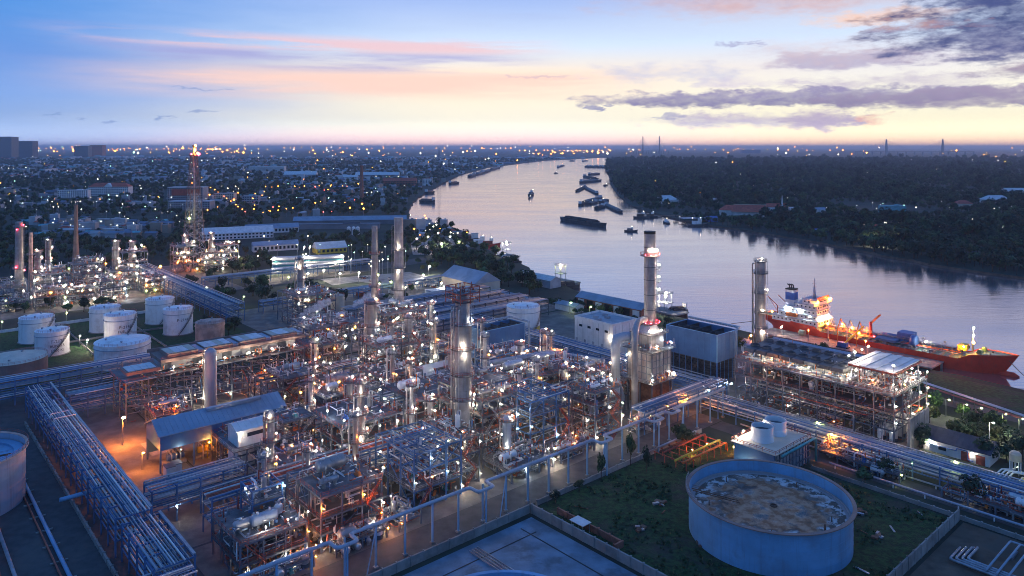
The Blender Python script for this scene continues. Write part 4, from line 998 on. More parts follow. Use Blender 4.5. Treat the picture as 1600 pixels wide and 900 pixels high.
fittings(T, (229, 176, 13.3, 243, 178, 16), 40, random.Random(3)); fittings(T, (229, 176.5, 25.5, 243, 190, 27.5), 70, random.Random(4))
T = Thing('chimney', 'tall grey stack ringed with red lamps above the furnace', 'chimney', (237, 184.5, 34))
T.mesh('shell', 'clad', MB().lathe((0, 0, 0), [(2.3, 0), (2.3, 34), (2.3, 37.2), (2.0, 37.2), (2.0, 33)], 32))
T.mesh('dark_cap', 'black', MB().lathe((0, 0, 0), [(2.33, 36.3), (2.33, 37.3), (1.9, 37.3)], 32, sm=False))
for z in (6, 12, 18, 23, 31): T.mesh('stiffener_ring', 'steel_dark', MB().lathe((0, 0, z), [(2.3, -.12), (2.42, -.12), (2.42, .12), (2.3, .12)], 32, sm=False))
for z in (0.6, 27.5): ring_platform(T, (237, 184.5), 2.3, 34 + z, 1.5, railm='red_oxide')
for k in range(8):
    an = -2.9 + k * .55
    for z in (1.2, 28.2): T.lamp((237 + math.cos(an) * 3.9, 184.5 + math.sin(an) * 3.9, 34 + z), 'r', .42)
for k in range(4):
    an = -2.6 + k * .6; T.lamp((237 + math.cos(an) * 2.9, 184.5 + math.sin(an) * 2.9, 34 + 29.8), 'w', .28)
lm = MB()
for z0, z1 in ((1, 7), (7, 12), (12, 17), (17, 22), (22, 28)): ladder_mb(lm, (2.0, -1.7, z0), (2.0, -1.7, z1), (1, -.8, 0))
T.mesh('ladder', 'galv', lm)
for z in (7, 12, 17, 22):
    T.mesh('landing', 'steel_dark', MB().box((2.7, -2.2, z), (1.6, 1.6, .12))); T.mesh('handrail', 'galv', rail_mb(MB(), [(2, -3, z), (3.5, -3, z), (3.5, -1.4, z)], 1.1, .8))
    T.lamp((237 + 2.9, 184.5 - 2.4, 34 + z + 2), 'w', .34)
T = Thing('flue_duct', 'fat pale duct arching from its cone base to the furnace', 'duct', (226, 193, 0))
T.mesh('cone_base', 'tank_grey', MB().lathe((0, 0, 0), [(3.6, 4), (3.6, 6), (1.9, 12), (1.9, 13)], 24)); T.pipe('duct', 'tank_grey', route([(226, 193, 12), (226, 193, 29), (233, 189, 29)], 2.0), 1.9, 18)
for x, y in ((-2.5, -2.5), (2.5, -2.5), (2.5, 2.5), (-2.5, 2.5)): T.beam('leg', 'steel', (226 + x, 193 + y, 0), (226 + x, 193 + y, 5), .5)
T = Thing('flue_duct', 'slender pale duct with sunset-lit edge standing before the furnace', 'duct', (219, 177.5, 0))
T.pipe('duct', 'clad', route([(219, 177.5, 0), (219, 177.5, 36), (226, 181.5, 37.5), (231, 182, 37.5)], 1.5), 1.25, 16); T.mesh('base', 'concrete', MB().box((0, 0, .5), (4, 4, 1)))
T = Thing('flue_duct', 'long sloping duct from the fat column frames towards the furnace', 'duct', (190, 226, 0))
T.pipe('duct', 'tank_grey', route([(196, 236, 15), (226, 231, 15), (234, 206, 15)], 1.2), 1.1, 12)
for p in ((202, 235), (214, 233), (224, 231.3), (230, 219)): T.beam('support', 'steel', (*p, 0), (*p, 14), .4)

# cooling towers
def cooling(label, a0, b0, a1, b1, z0, z1, lm='wall_blue'):
    T = Thing('cooling_tower', label, 'cooling tower', (a0, b0, 0)); am, bm = (a0 + a1) / 2, (b0 + b1) / 2; la, lb_ = a1 - a0, b1 - b0
    na = max(1, round(la / 3.2)); nb = max(1, round(lb_ / 3.2))
    for i in range(na):
        for b in (b0, b1): T.box('panel', lm, (a0 + la * (i + .5) / na, b, (z0 + z1) / 2), (la / na - .06, .3, z1 - z0))
    for i in range(nb):
        for a in (a0, a1): T.box('panel', lm, (a, b0 + lb_ * (i + .5) / nb, (z0 + z1) / 2), (.3, lb_ / nb - .06, z1 - z0))
    for a in (a0, a1):
        for b in (b0, b1): T.box('corner_post', 'tank_blue', (a, b, (z0 + z1) / 2 + .1), (.5, .5, z1 - z0 + .2))
    for b in (b0, b1): T.box('coping', 'tank_blue', (am, b, z1 + .12), (la, .5, .2))
    for a in (a0, a1): T.box('coping', 'tank_blue', (a, bm, z1 + .13), (.5, lb_ - .6, .2))
    T.box('inner_deck', 'black', (am, bm, z1 - 3), (la - .5, lb_ - .5, .3))
    n = max(la, lb_); k = max(2, round(n / 7))
    for i in range(k):
        c = (am, b0 + lb_ * (i + .5) / k) if lb_ > la else (a0 + la * (i + .5) / k, bm)
        T.mesh('fan_stack', 'louver', MB().lathe((c[0] - a0, c[1] - b0, z1 - 3), [(2.4, 0), (2.1, 1.2), (2.4, 2.4), (2.2, 2.4), (2.0, 1.2)], 18))
        if lb_ > la: T.beam('cross_wall', 'louver', (a0 + .3, b0 + lb_ * (i + 1) / k - .2, z1 - 1.5), (a1 - .3, b0 + lb_ * (i + 1) / k - .2, z1 - 1.5), .25, 2.6)
        else: T.beam('cross_wall', 'louver', (a0 + la * (i + 1) / k - .2, b0 + .3, z1 - 1.5), (a0 + la * (i + 1) / k - .2, b1 - .3, z1 - 1.5), .25, 2.6)
    for i in range(int(z0 / 1.1)):
        z = .8 + i * 1.1
        for b in (b0 + .8, b1 - .8): T.beam('louver_blade', 'louver', (a0 + .5, b, z), (a1 - .5, b, z), .7, .1)
        for a in (a0 + .8, a1 - .8): T.beam('louver_blade', 'louver', (a, b0 + .5, z), (a, b1 - .5, z), .7, .1)
    T.box('fill_pack', 'louver', (am, bm, z0 / 2), (la - 3, lb_ - 3, z0 - .1))
    for i in range(nb + 1):
        for a in (a0 + .3, a1 - .3): T.beam('leg', 'steel_blue', (a, b0 + lb_ * i / nb, 0), (a, b0 + lb_ * i / nb, z0), .28)
    for i in range(na + 1):
        for b in (b0 + .3, b1 - .3): T.beam('leg', 'steel_blue', (a0 + la * i / na, b, 0), (a0 + la * i / na, b, z0), .28)
    return T
T = cooling('long blue cooling tower beside the river bank', 284, 184, 300, 211, 9.5, 21.5)
T.pipe('header_pipe', 'tank_grey', route([(301.2, 211, 22.6), (301.2, 183, 22.6), (296, 182, 22.6), (296, 182, 1)], .7), .55, 10)
for i in range(18): T.beam('rung', 'tank_grey', (299.4, 210 - i * 1.5, 22.4), (302.4, 210 - i * 1.5, 22.4), .18)
T = cooling('dark blue cooling tower behind the fat column', 222, 270, 247, 281, 3.5, 17.5)
T.pipe('header_pipe', 'tank_grey', route([(222, 282.4, 18.4), (248.5, 282.4, 18.4), (248.5, 268, 18.4), (248.5, 268, 1)], .6), .5, 10)
for i in range(15): T.beam('rung', 'tank_grey', (223 + i * 1.6, 280.8, 18.2), (223 + i * 1.6, 283.8, 18.2), .18)
T.lamp((236, 268.4, 3.2), 'w', .5)

# small two-fan cooling tower by the big tank
T = Thing('cooling_tower', 'low pale roofed cooling tower with two round fan stacks beside the big tank', 'cooling tower', (214, 117, 0))
T.box('body', 'wall_grey', (225.5, 125.5, 4.2), (21, 14, 8.4)); T.box('roof_deck', 'wall_cream', (225.5, 125.5, 8.55), (23, 16, .25))
T.box('side_screen', 'wall_blue', (214.8, 125.5, 4.2), (.4, 14.4, 8.0))
for aa in (222.5, 231): T.mesh('fan_stack', 'white_paint', MB().lathe((aa - 214, 127 - 117, 8.65), [(3.7, 0), (3.4, 2), (3.5, 4.6), (3.3, 4.6), (3.2, 2)], 28)); T.mesh('fan', 'steel_dark', MB().lathe((aa - 214, 127 - 117, 11.6), [(3.25, 0), (.6, .1), (.6, .6), (0, .7)], 12, sm=False))
T.mesh('handrail', 'red_oxide', rail_mb(MB(), [(.2, .7, 8.7), (22.8, .7, 8.7), (22.8, 16.3, 8.7), (.2, 16.3, 8.7)], closed=True, w=.1))
for i in range(11): T.beam('frame_post', 'steel', (215 + i * 2.1, 117.9, 0), (215 + i * 2.1, 117.9, 8.2), .3)
for i in range(7): T.beam('frame_post', 'steel', (236.8, 118.5 + i * 2.3, 0), (236.8, 118.5 + i * 2.3, 8.2), .3)
for z in (2.2, 4.4, 6.6): T.beam('frame_beam', 'steel', (215, 117.8, z), (236.6, 117.8, z), .25); T.beam('frame_beam', 'steel', (236.9, 118.3, z), (236.9, 132.4, z), .25)
T.pipe('green_pipe', 'teal_paint', route([(216, 116.6, 8.2), (238.4, 116.6, 8.2), (238.4, 116.6, .5)], .45), .4, 10)
for a, b in ((215, 132), (221, 133), (227, 133), (234, 133)): T.lamp((a, b, 10.2), 'w', .4)
T = Thing('pipe_stand', 'orange lit pipe manifold with yellow and red pipes beside the two-fan tower', 'pipes', (206, 148, 0))
for k, (m, y, z) in enumerate((('yellow_paint', 144, 3.2), ('orange_paint', 141.5, 3.0), ('red_oxide', 150, 3.4), ('rust', 152.2, 2.8), ('galv', 153.8, 3.4))): T.pipe('pipe', m, route([(198 + k, y, z), (224, y, z), (224, y, .4)], .35), .34, 8)
for a in range(200, 226, 4):
    for y in (141, 145, 149.5, 153.5): T.beam('post', 'red_oxide', (a, y, 0), (a, y, 2.9), .22)
for a in range(200, 226, 4): T.beam('beam', 'red_oxide', (a, 140.8, 2.6), (a, 154, 2.6), .25)
for a, b in ((212, 147), (220, 146.5), (224.5, 139)): T.lamp((a, b, 2.0), 'o', .36)
T.lamp((212.5, 128, 2.2), 'w', .5)

# buildings inside the works
def gable_shed(name, label, cat, a0, b0, a1, b1, he, hr, roofm, wallm, walls=True, ridge='a', rows=None, world=False, rot=0):
    T = Thing(name, label, cat, (a0, b0, 0)); la, lb_ = a1 - a0, b1 - b0
    mb = MB(); o = .6
    if ridge == 'a':
        for s, y0 in ((0, -o), (1, lb_ + o)):
            y1 = lb_ / 2; mb2 = MB(); P = [(-o, y0, he - .15), (la + o, y0, he - .15), (la + o, y1, hr), (-o, y1, hr)]
            mb2.quad(*(P if s == 0 else P[::-1])); Q = [(p[0], p[1], p[2] - .2) for p in P]; mb2.quad(*(Q[::-1] if s == 0 else Q)); mb2.quad(P[0], P[3], Q[3], Q[0]); mb2.quad(P[1], Q[1], Q[2], P[2]); mb2.quad(P[0], Q[0], Q[1], P[1])
            n = max(2, int(la / 1.6))
            for i in range(n + 1): x = -o + (la + 2 * o) * i / n; mb2.bar((x, y0, he - .1), (x, y1, hr + .05), .1)
            T.mesh('roof', roofm, mb2)
        if walls:
            for x in (0, la): mb3 = MB(); mb3.v = [(x, 0, 0), (x, lb_, 0), (x, lb_, he - .3), (x, lb_ / 2, hr - .3), (x, 0, he - .3)]; mb3.face((0, 1, 2, 3, 4)); T.mesh('wall', wallm, mb3)
            for y in (0, lb_): mb3 = MB(); mb3.quad((0, y, 0), (la, y, 0), (la, y, he - .3), (0, y, he - .3)); T.mesh('wall', wallm, mb3)
    else:
        for s, x0 in ((0, -o), (1, la + o)):
            x1 = la / 2; mb2 = MB(); P = [(x0, -o, he - .15), (x1, -o, hr), (x1, lb_ + o, hr), (x0, lb_ + o, he - .15)]
            mb2.quad(*(P if s == 0 else P[::-1])); Q = [(p[0], p[1], p[2] - .2) for p in P]; mb2.quad(*(Q[::-1] if s == 0 else Q)); mb2.quad(P[0], P[3], Q[3], Q[0]); mb2.quad(P[0], Q[0], Q[1], P[1]); mb2.quad(P[3], P[2], Q[2], Q[3])
            n = max(2, int(lb_ / 1.6))
            for i in range(n + 1): y = -o + (lb_ + 2 * o) * i / n; mb2.bar((x0, y, he - .1), (x1, y, hr + .05), .1)
            T.mesh('roof', roofm, mb2)
        if walls:
            for y in (0, lb_): mb3 = MB(); mb3.v = [(0, y, 0), (la, y, 0), (la, y, he - .3), (la / 2, y, hr - .3), (0, y, he - .3)]; mb3.face((0, 1, 2, 3, 4)); T.mesh('wall', wallm, mb3)
            for x in (0, la): mb3 = MB(); mb3.quad((x, 0, 0), (x, lb_, 0), (x, lb_, he - .3), (x, 0, he - .3)); T.mesh('wall', wallm, mb3)
    return T
T = gable_shed('compressor_shed', 'long blue-grey roofed open shed over lit machinery', 'shed', 72, 252, 114, 267, 12.2, 15.4, 'roof_blue', 'wall_blue', walls=False)
T.mesh('ridge_vent', 'roof_blue', MB().box((26, 6.0, 15.2), (19, 1.6, 1.0)))
for i in range(12): T.box('cladding_panel', 'wall_blue', (72 + 42 * (i + .5) / 12, 251.9, 9.6), (42 / 12 - .05, .2, 4.6))
for i in range(12): T.box('cladding_panel', 'wall_blue', (72 + 42 * (i + .5) / 12, 267.1, 7), (42 / 12 - .05, .2, 10))
gm = MB(); gm.v = [(0, 0, 7.3), (0, 15, 7.3), (0, 15, 12), (0, 7.5, 15.2), (0, 0, 12)]; gm.face((4, 3, 2, 1, 0)); T.mesh('gable', 'wall_blue', gm)
gm = MB(); gm.v = [(42, 0, 7.3), (42, 15, 7.3), (42, 15, 12), (42, 7.5, 15.2), (42, 0, 12)]; gm.face((0, 1, 2, 3, 4)); T.mesh('gable', 'wall_blue', gm)
for a in (72.2, 82.6, 93, 103.4, 113.8):
    for b in (252.2, 266.6): T.beam('column', 'steel_blue', (a, b, 0), (a, b, 12), .5)
T.beam('crane_beam', 'orange_paint', (84, 254, 7.4), (112, 254, 7.4), .8, 1.0); T.beam('crane_beam', 'orange_paint', (100, 254, 7.6), (100, 265, 7.6), .8, 1.1)
for a, c in ((78, 'w'), (87, 'o'), (96, 'o'), (104, 'o'), (111, 'w')): T.lamp((a, 250.6, 6.6), c, .6 if c == 'o' else .36)
for i, (a, m) in enumerate(((78, 'blue_paint'), (88, 'yellow_paint'), (98, 'silver'), (107.5, 'blue_paint'))):
    lab = ['dark blue compressor set at the open end of the blue shed', 'yellow piped compressor set second under the blue shed', 'silver compressor set third under the blue shed', 'dark blue compressor set at the inner end of the blue shed'][i]
    Q = Thing('compressor', lab, 'machine', (a, 258, 0), 'compressors under the blue shed')
    Q.mesh('base', 'concrete', MB().box((0, 0, .5), (7, 4, 1))); Q.mesh('casing', m, MB().tube([(-2.2, 0, 2.2), (1.2, 0, 2.2)], 1.1, 12)); Q.mesh('motor', 'blue_paint', MB().tube([(1.6, 0, 2.0), (3.2, 0, 2.0)], .9, 12))
    for k in range(3): Q.mesh('pipe', rnd.choice(('yellow_paint', 'silver', 'yellow_paint')), MB().tube(route([(-2 + k * 1.4, 0, 3), (-2 + k * 1.4, 0, 4.6), (-2 + k * 1.4, -4.5, 4.6), (-2 + k * 1.4, -4.5, .4)], .25), .22, 7))
# lit yard at the shed's left end
for i, (a, b, h) in enumerate(((73, 246, 4.2), (76, 249, 3.4))):
    one('electrical_cabinet', ['pale pink-lit cabinet standing in the orange yard', 'lower cabinet beside the pale cabinet in the yard'][i], 'cabinet', ['wall_white', 'steel'], MB().box((0, 0, h / 2), (2.6, 3.4, h)).box((0, 0, h + .1), (2.9, 3.7, .2), 1), W(a, b, .1), TH)
lamp_post('orange flood lamp on a pole in the lit yard by the shed', (*AB(192, 696), 0), 10, 'o', r=1.1)
lamp_post('second orange lamp at the near side of the lit yard', (*AB(222, 735), 0), 6, 'o', r=.5)
unit('small crowded skid lit orange at the head of the yard', 'the orange lit skid', 80, 284, 92, 298, (4, 7.5), 140, lamps=7, lampc='oowo', fit=160, pipes=16, eq=2)
T = gable_shed('substation', 'small pale corrugated-roofed house on a deck beside the thin lamp column', 'building', 88, 228.5, 100, 236.5, 16.5, 17.8, 'roof_pale', 'wall_white', ridge='a')
for x in range(86, 104, 4):
    for y in (226, 237.5): T.beam('column', 'steel', (x, y, 0), (x, y, 11), .4)
T.box('deck', 'deck_plate', (95, 232, 11.2), (19, 13, .3)); T.mesh('handrail', 'galv', rail_mb(MB(), [(-2.4, -2.8, 11.3), (16.4, -2.8, 11.3), (16.4, 9.6, 11.3), (-2.4, 9.6, 11.3)], closed=True))
T.box('window_band', 'glass_dark', (95, 228.4, 14.6), (8, .1, 1.2)); T.lamp((88.5, 227.6, 15), 'w', .36); T.lamp((98, 227.6, 15.4), 'o', .3)
T = Thing('flat_roof_shelter', 'pale flat-roofed shelter left of the fat column', 'building', (170, 244, 0))
T.box('roof', 'roof_blue', (182, 254, 11.2), (22, 16, .35)); T.box('roof_vent', 'louver', (186, 252, 11.8), (12, 1.4, .8)); T.box('wall', 'wall_blue', (182, 261.5, 7.5), (21, .3, 7))
for x in (172, 182, 192):
    for y in (246, 262): T.beam('column', 'steel_blue', (x, y, 0), (x, y, 11), .4)
for x in (174, 182, 190): T.lamp((x, 245.2, 9.6), 'w', .3)
for i in range(5): equip('horizontal_drum', 'dull grey drum in the row below the pale flat-roofed shelter', (174 + i * 4.2, 252, 0), (1.3, 7, 1), 'clad', 'b', 'drums below the flat-roofed shelter')

# skylight-roofed air cooler bank
A0, A1, B0, B1 = 75, 147, 305, 323
T = Thing('air_cooler_bank', 'long steel air cooler bank with pale skylight roofs behind the shed', 'structure', (A0, B0, 0)); nx = 9
for i in range(nx + 1):
    x = A0 + (A1 - A0) * i / nx
    for y in (B0, 314, B1): T.beam('column', 'steel', (x, y, 0), (x, y, 16), .45)
    for z in (5, 10, 15.5): T.beam('beam', 'steel', (x, B0, z), (x, B1, z), .3, .4)
    if i < nx:
        x2 = x + 8
        for z in (4, 7, 10, 13): T.beam('beam', 'steel', (x, B0, z), (x2, B0, z), .22, .3)
        T.beam('brace', 'steel', (x, B0, 12.4), (x + 4, B0, 15.4), .2); T.beam('brace', 'steel', (x2, B0, 12.4), (x + 4, B0, 15.4), .2)
T.box('deck', 'deck_plate', (111, 314, 16), (75, 20, .3)); T.mesh('handrail', 'red_oxide', rail_mb(MB(), [(-1.5, -.9, 16.1), (73.5, -.9, 16.1), (73.5, 18.9, 16.1), (-1.5, 18.9, 16.1)], closed=True))
for i in range(6): T.beam('lamp_bracket', 'galv', (92 + i * 10, 304.6, 16), (92 + i * 10, 304.6, 19), .1); T.lamp((92 + i * 10, 304.2, 18.8), 'w', .46)
T.box('plenum', 'wall_grey', (117, 315, 18.4), (56, 9, 3.6))
for i in range(14): T.box('plenum_panel', 'steel_dark' if i % 3 == 0 else 'wall_grey', (91 + i * 4, 310.4, 18.4), (3.8, .25, 3.2))
T.box('roof_frame', 'tank_brown', (118, 314, 21.0), (60, 15, 1.3)); T.box('ridge_beam', 'tank_brown', (118, 321.7, 22.2), (62, .6, 1.4)); T.mesh('handrail', 'red_oxide', rail_mb(MB(), [(13, 1.6, 21.7), (73, 1.6, 21.7)]))
for i in range(4):
    x = 91 + i * 14.2; T.box('fan_bay', 'tank_brown', (x + 5.5, 313, 22.4), (11.4, 11.4, 1.6))
    for k in range(4): T.box('skylight_panel', 'roof_pale' if (i + k) % 3 else 'wall_cream', (x + 1.2 + k * 2.7, 312.6, 23.35), (2.55, 9.0, .2))
    T.box('fan_cover', 'roof_blue', (x + 12.6, 313, 22.2), (2.2, 10, 1.2))
T.box('annex_roof', 'tank_brown', (81, 309, 19.2), (12, 10, 1.2)); T.box('annex_floor', 'wall_grey', (80, 306, 16.3), (11, 6, .2))
for k in range(4): T.box('skylight_panel', 'roof_pale', (77 + k * 2.5, 309, 19.95), (2.35, 8.2, .2))
fittings(T, (75, 305, .5, 147, 322, 12), 300, random.Random(9)); fittings(T, (78, 304.5, 16.2, 146, 308, 18.4), 120, random.Random(10))
T.lamp((128, 304.2, 5), 'o', .8); T.lamp((136, 304, 6), 'o', .7); T.lamp((132, 310, 4), 'o', .8)
for x in (88, 96, 104, 114): T.lamp((x, 303.6, 3.5), 'w', .34)
for k in range(30):
    r = rnd; z = r.uniform(2, 14); x = r.uniform(76, 135); T.pipe('pipe', r.choice(PCOL), route([(x, r.uniform(306, 320), z), (x + r.uniform(5, 10), 306, z), (x + 9, 306, max(.5, z - 5))], .2), .2, 6)
unit('frame with many small pipes at the right end of the air cooler bank', 'the frame by the air cooler bank', 150, 304, 166, 320, (6, 11, 16), 171, lamps=9, fit=260, pipes=30, railm='red_oxide', lampc='wwoo')

# white building by the river rack
T = Thing('control_building', 'white block building with a sunken flat roof near the river', 'building', (287, 246, 0))
T.box('block', 'wall_white', (299, 262, 6.5), (20, 27, 13)); T.box('low_wing', 'wall_white', (298, 243, 3.8), (18, 10.5, 7.6)); T.box('roof_floor', 'wall_grey', (299, 262, 13.05), (19, 26, .1))
for y in (248.7, 275.3): T.box('parapet', 'wall_white', (299, y, 13.6), (20.4, .5, 1.1))
for x in (289.1, 308.9): T.box('parapet', 'wall_white', (x, 262, 13.6), (.5, 26.0, 1.1))
for i in range(7): T.box('panel_joint', 'wall_grey', (291 + i * 2.8, 248.46, 6.5), (.12, .06, 12.6)); T.box('panel_joint', 'wall_grey', (288.96, 251 + i * 3.7, 6.5), (.06, .12, 12.6))
for i in range(4): T.box('window', 'glass_dark', (288.93, 253 + i * 6, 9.6), (.1, 2.2, 1.2)); T.box('door', 'wall_grey', (288.92, 256 + i * 6, 1.3), (.1, 1.4, 2.6))
for i in range(6):
    for j in range(2): T.mesh('air_conditioner', 'wall_grey', MB().box((5 + i * 2.4 - 0, -5 + j * 3, 8.2), (1.8, 1.8, 1.2)).lathe((5 + i * 2.4, -5 + j * 3, 8.8), [(.7, 0), (.7, .2), (0, .2)], 10, sm=False))
for i in range(4): T.box('roof_unit', 'wall_grey', (293 + i * 3.6, 262 + (i % 2) * 5, 13.7), (2, 2.6, 1.2))
for x, y, c in ((300, 237.3, 'o'), (288.3, 250, 'w'), (306, 248, 'w')): T.lamp((x, y, 6.5), c, .4)

# right-hand process unit
unit('big brightly lit process block on the right', 'the right hand block', 270, 104, 300, 166, (6, 12, 18), 150, 4, 9, lamps=34, fit=1100, pipes=110, eq=9, railm='red_oxide', lampc='wwwwwwwo', lr=.3)
T = Thing('air_cooler_bank', 'row of air coolers with white lamps along the top of the right hand block', 'structure', (270, 122, 18))
for i in range(8):
    y = 126 + i * 5.2; T.box('fan_bay', 'steel_dark', (285, y, 21.4), (22, 4.6, 1.4)); T.lamp((277, y, 20.2), 'w', .42); T.lamp((288, y + 1, 20.2), 'w', .36)
    for x in (279, 290): T.mesh('fan_ring', 'steel_dark', MB().lathe((x - 270, y - 122, 4.1), [(1.9, 0), (1.9, .9), (1.75, .9), (1.75, .1), (0, .1)], 14))
    for x in (275, 295): T.beam('leg', 'steel', (x, y, 18), (x, y, 20.8), .35)
for i in range(5): T.pipe('header_pipe', 'silver', route([(272.5, 124 + i * 8, 18.9), (272.5, 131 + i * 8, 18.9), (272.5, 131 + i * 8, 12)], .35), .32, 7)
T = Thing('roofed_deck', 'white ribbed roof on the near corner of the right hand block', 'structure', (272, 104, 18))
for x in (273, 284, 296):
    for y in (105.5, 120): T.beam('column', 'steel', (x, y, 18), (x, y, 25), .4)
for k in range(8): T.box('roof_panel', 'roof_pale', (284.5, 106 + k * 2.0, 25.3 + .22 * (k % 2)), (24.5, 1.9, .3))
T.mesh('fascia', 'red_oxide', MB().bar((.2, .4, 7), (24.6, .4, 7), .3, .6).bar((.2, 16.8, 7), (24.6, 16.8, 7), .3, .6).bar((.2, .6, 7), (.2, 16.6, 7), .3, .6).bar((24.6, .6, 7), (24.6, 16.6, 7), .3, .6))
for x, y in ((272, 105), (272, 112), (272, 120), (279, 103.6), (286, 103.6), (293, 103.6), (279, 121), (290, 121), (297, 108)): T.lamp((x, y, 21.5), 'w', .4)
for x, y in ((273, 121), (279, 121.4), (285, 121.4), (291, 121.4), (272, 105)): T.beam('lamp_bracket', 'galv', (x, y, 25), (x, y, 28.2), .1); T.lamp((x, y, 28.2), 'w', .42)
fittings(T, (273, 105, 18.2, 296, 120, 21), 160, random.Random(8)); T.mesh('handrail', 'white_paint', rail_mb(MB(), [(.0, -.4, 0.2), (25.4, -.4, .2), (25.4, 17.6, .2), (0, 17.6, .2)], closed=True, w=.1))
for i in range(16): 
    x = 273 + (i % 8) * 3.4; equip('vertical_vessel', 'white lamp-lit vessel in the rows at the foot of the right hand block', (x, 106 + (i // 8) * 4, 0), (.8, 4.6), 'white_paint', 'a', 'vessels at the foot of the right hand block')

# wall, house, filter station at the right
T = wall('fire_wall', 'tall slanting pale concrete wall at the end of the right hand block', 'wall', 'concrete', (271, 99.5), (289, 99.5), 11, .6, panel=4.5)
T = gable_shed('gatehouse', 'white house with dark roof and red doors on the right', 'house', 277, 77, 288, 97, 4.4, 7.2, 'roof_dark', 'wall_white', ridge='b')
for y in (84, 79.5): T.box('door', 'red_oxide', (276.92, y, 1.5), (.15, 2.6, 3.0))
T.box('window', 'glass_dark', (276.92, 91, 2.0), (.1, 2.4, 1.3)); T.mesh('drain_pipe', 'blue_paint', MB().tube(route([(-.2, 18, 2.6), (-.2, 9.6, 2.6), (-.2, 9.6, 3.4), (-.2, 6.2, 3.4), (-.2, 6.2, .6), (-.2, 4.6, .6)], .18), .16, 6))
T.lamp((276.6, 95, 3.9), 'w', .5); T.lamp((276.6, 81.8, 3.0), 'w', .2)
T = Thing('filter_station', 'row of yellowish filter drums on white legs at the right edge', 'machine', (268, 50, 0))
for i in range(5):
    y = 70 - i * 5.5; T.mesh('filter_drum', 'yellow_paint' if i % 2 else 'wall_cream', MB().lathe((10, y - 50, 4.2), [(0, -.1), (1.7, 0), (1.7, 2.2), (1.2, 2.9), (0, 3.1)], 16))
    for dx, dy in ((-1.2, -1.2), (1.2, -1.2), (1.2, 1.2), (-1.2, 1.2)): T.beam('leg', 'white_paint', (278 + dx, y + dy, 0), (278 + dx, y + dy, 4.4), .3)
for i in range(2): T.mesh('basin', 'wall_cream', MB().box((1.5, 12 - i * 12, .7), (8, 10, 1.4))); T.mesh('sludge', 'yellow_paint', MB().box((1.5, 12 - i * 12, 1.42), (7, 9, .1)))
for i in range(4): T.pipe('pipe', 'white_paint', route([(265, 73 - i * 1.1, 1.4), (275, 73 - i * 1.1, 1.4), (278, 70 - i * 4, 1.4), (278, 70 - i * 4, 4)], .3), .26, 8)
T.lamp((272, 68, 4.5), 'g', .3); T.lamp((273, 57, 5.5), 'g', .3)
unit('low valve station under the right hand pipe rack', 'the low valve station', 243, 92, 250, 118, (2.6,), 160, pipes=22, lamps=5, fit=240, eq=5, stair=False, lampc='wwg')
unit('second low valve station nearer the right frame edge', 'the second low valve station', 243, 52, 250, 80, (2.6,), 161, pipes=22, lamps=4, fit=240, eq=5, stair=False, lampc='wwg')
T = Thing('pipe_manifold', 'cluster of pale pipes crossing the soil at the lower right corner', 'pipes', (205, 52, 0))
for k in range(4): T.pipe('pipe', 'galv', route([(214 + k * 1.1, 66 - k, 1), (206 + k * 1.1, 66 - k, 1), (206 + k * 1.1, 48 - k * 1.2, 1), (190, 48 - k * 1.2, 1), (190, 30, 1)], .4), .34, 8)
for k in range(3): T.pipe('pipe', 'tank_grey', route([(206, 58 - k * 2.2, 1.6), (226, 58 - k * 2.2, 1.6), (226, 40, 1.6)], .3), .26, 8)
for a, b in ((200, 46), (206, 56), (214, 64), (220, 56), (226, 48)): T.beam('support', 'steel', (a - 1, b, .3), (a + 4, b, .3), .4, .6)
T = Thing('pipe_fence', 'low white pipe run along the road kerb on the right', 'pipes', (238, 60, 0))
T.pipe('pipe', 'tank_grey', [(238.2, 112, 1.4), (238.2, 16, 1.4)], .35, 8); T.pipe('pipe', 'galv', [(247.3, 150, 1.1), (247.3, 16, 1.1)], .28, 8)
for b in range(20, 112, 9): T.beam('support', 'white_paint', (238.2, b, 0), (238.2, b, 1.2), .3); T.beam('support', 'white_paint', (247.3, b, 0), (247.3, b, .9), .3)
# left edge ground pipes
T = Thing('ground_pipe', 'long rusty pipe crossing the dark yard at the lower left', 'pipe', (46, 200, 0)); T.pipe('pipe', 'tank_blue', [(38, 306, .9), (38, 120, .9)], .5, 8); T.pipe('pipe', 'red_oxide', [(36.5, 300, .6), (36.5, 120, .6)], .25, 6)
for b in range(125, 306, 10): T.beam('support', 'concrete', (35.5, b, .25), (39.5, b, .25), .4, .5)
T = Thing('ground_pipe', 'pale pipe beside the left tank foot at the bottom left', 'pipe', (22, 200, 0)); T.pipe('pipe', 'galv', route([(28, 244, 1), (28, 212, 1), (26, 130, 1)], .6), .45, 8); T.pipe('pipe', 'red_oxide', [(25.8, 238, .7), (23.4, 130, .7)], .3, 6)
T = Thing('ground_pipe', 'crossing pipe from the left tank to the wide blue rack', 'pipe', (40, 246, 0)); T.pipe('pipe', 'tank_blue', [(43, 246, 3), (60, 246, 3)], .6, 10)
for b in (246,): T.beam('support', 'steel', (50, b, 0), (50, b, 2.5), .4)
wall('bund_wall', 'low dark dike wall round the left open tank', 'wall', 'concrete', (46.5, 330), (46.5, 130), 1.4, .5)
wall('bund_wall', 'dike wall on the near side of the white tank farm', 'wall', 'concrete', (34, 376), (160, 376), 1.2, .5, panel=8)
wall('bund_wall', 'dike wall between front and rear tanks of the farm', 'wall', 'concrete', (34, 453), (160, 453), 1.0, .4, panel=8)
wall('bund_wall', 'dike wall crossing between the first and second tank columns', 'wall', 'concrete', (88, 377), (88, 500), 1.0, .4, panel=8)
wall('bund_wall', 'dike wall crossing between the second and third tank columns', 'wall', 'concrete', (120, 377), (120, 500), 1.0, .4, panel=8)
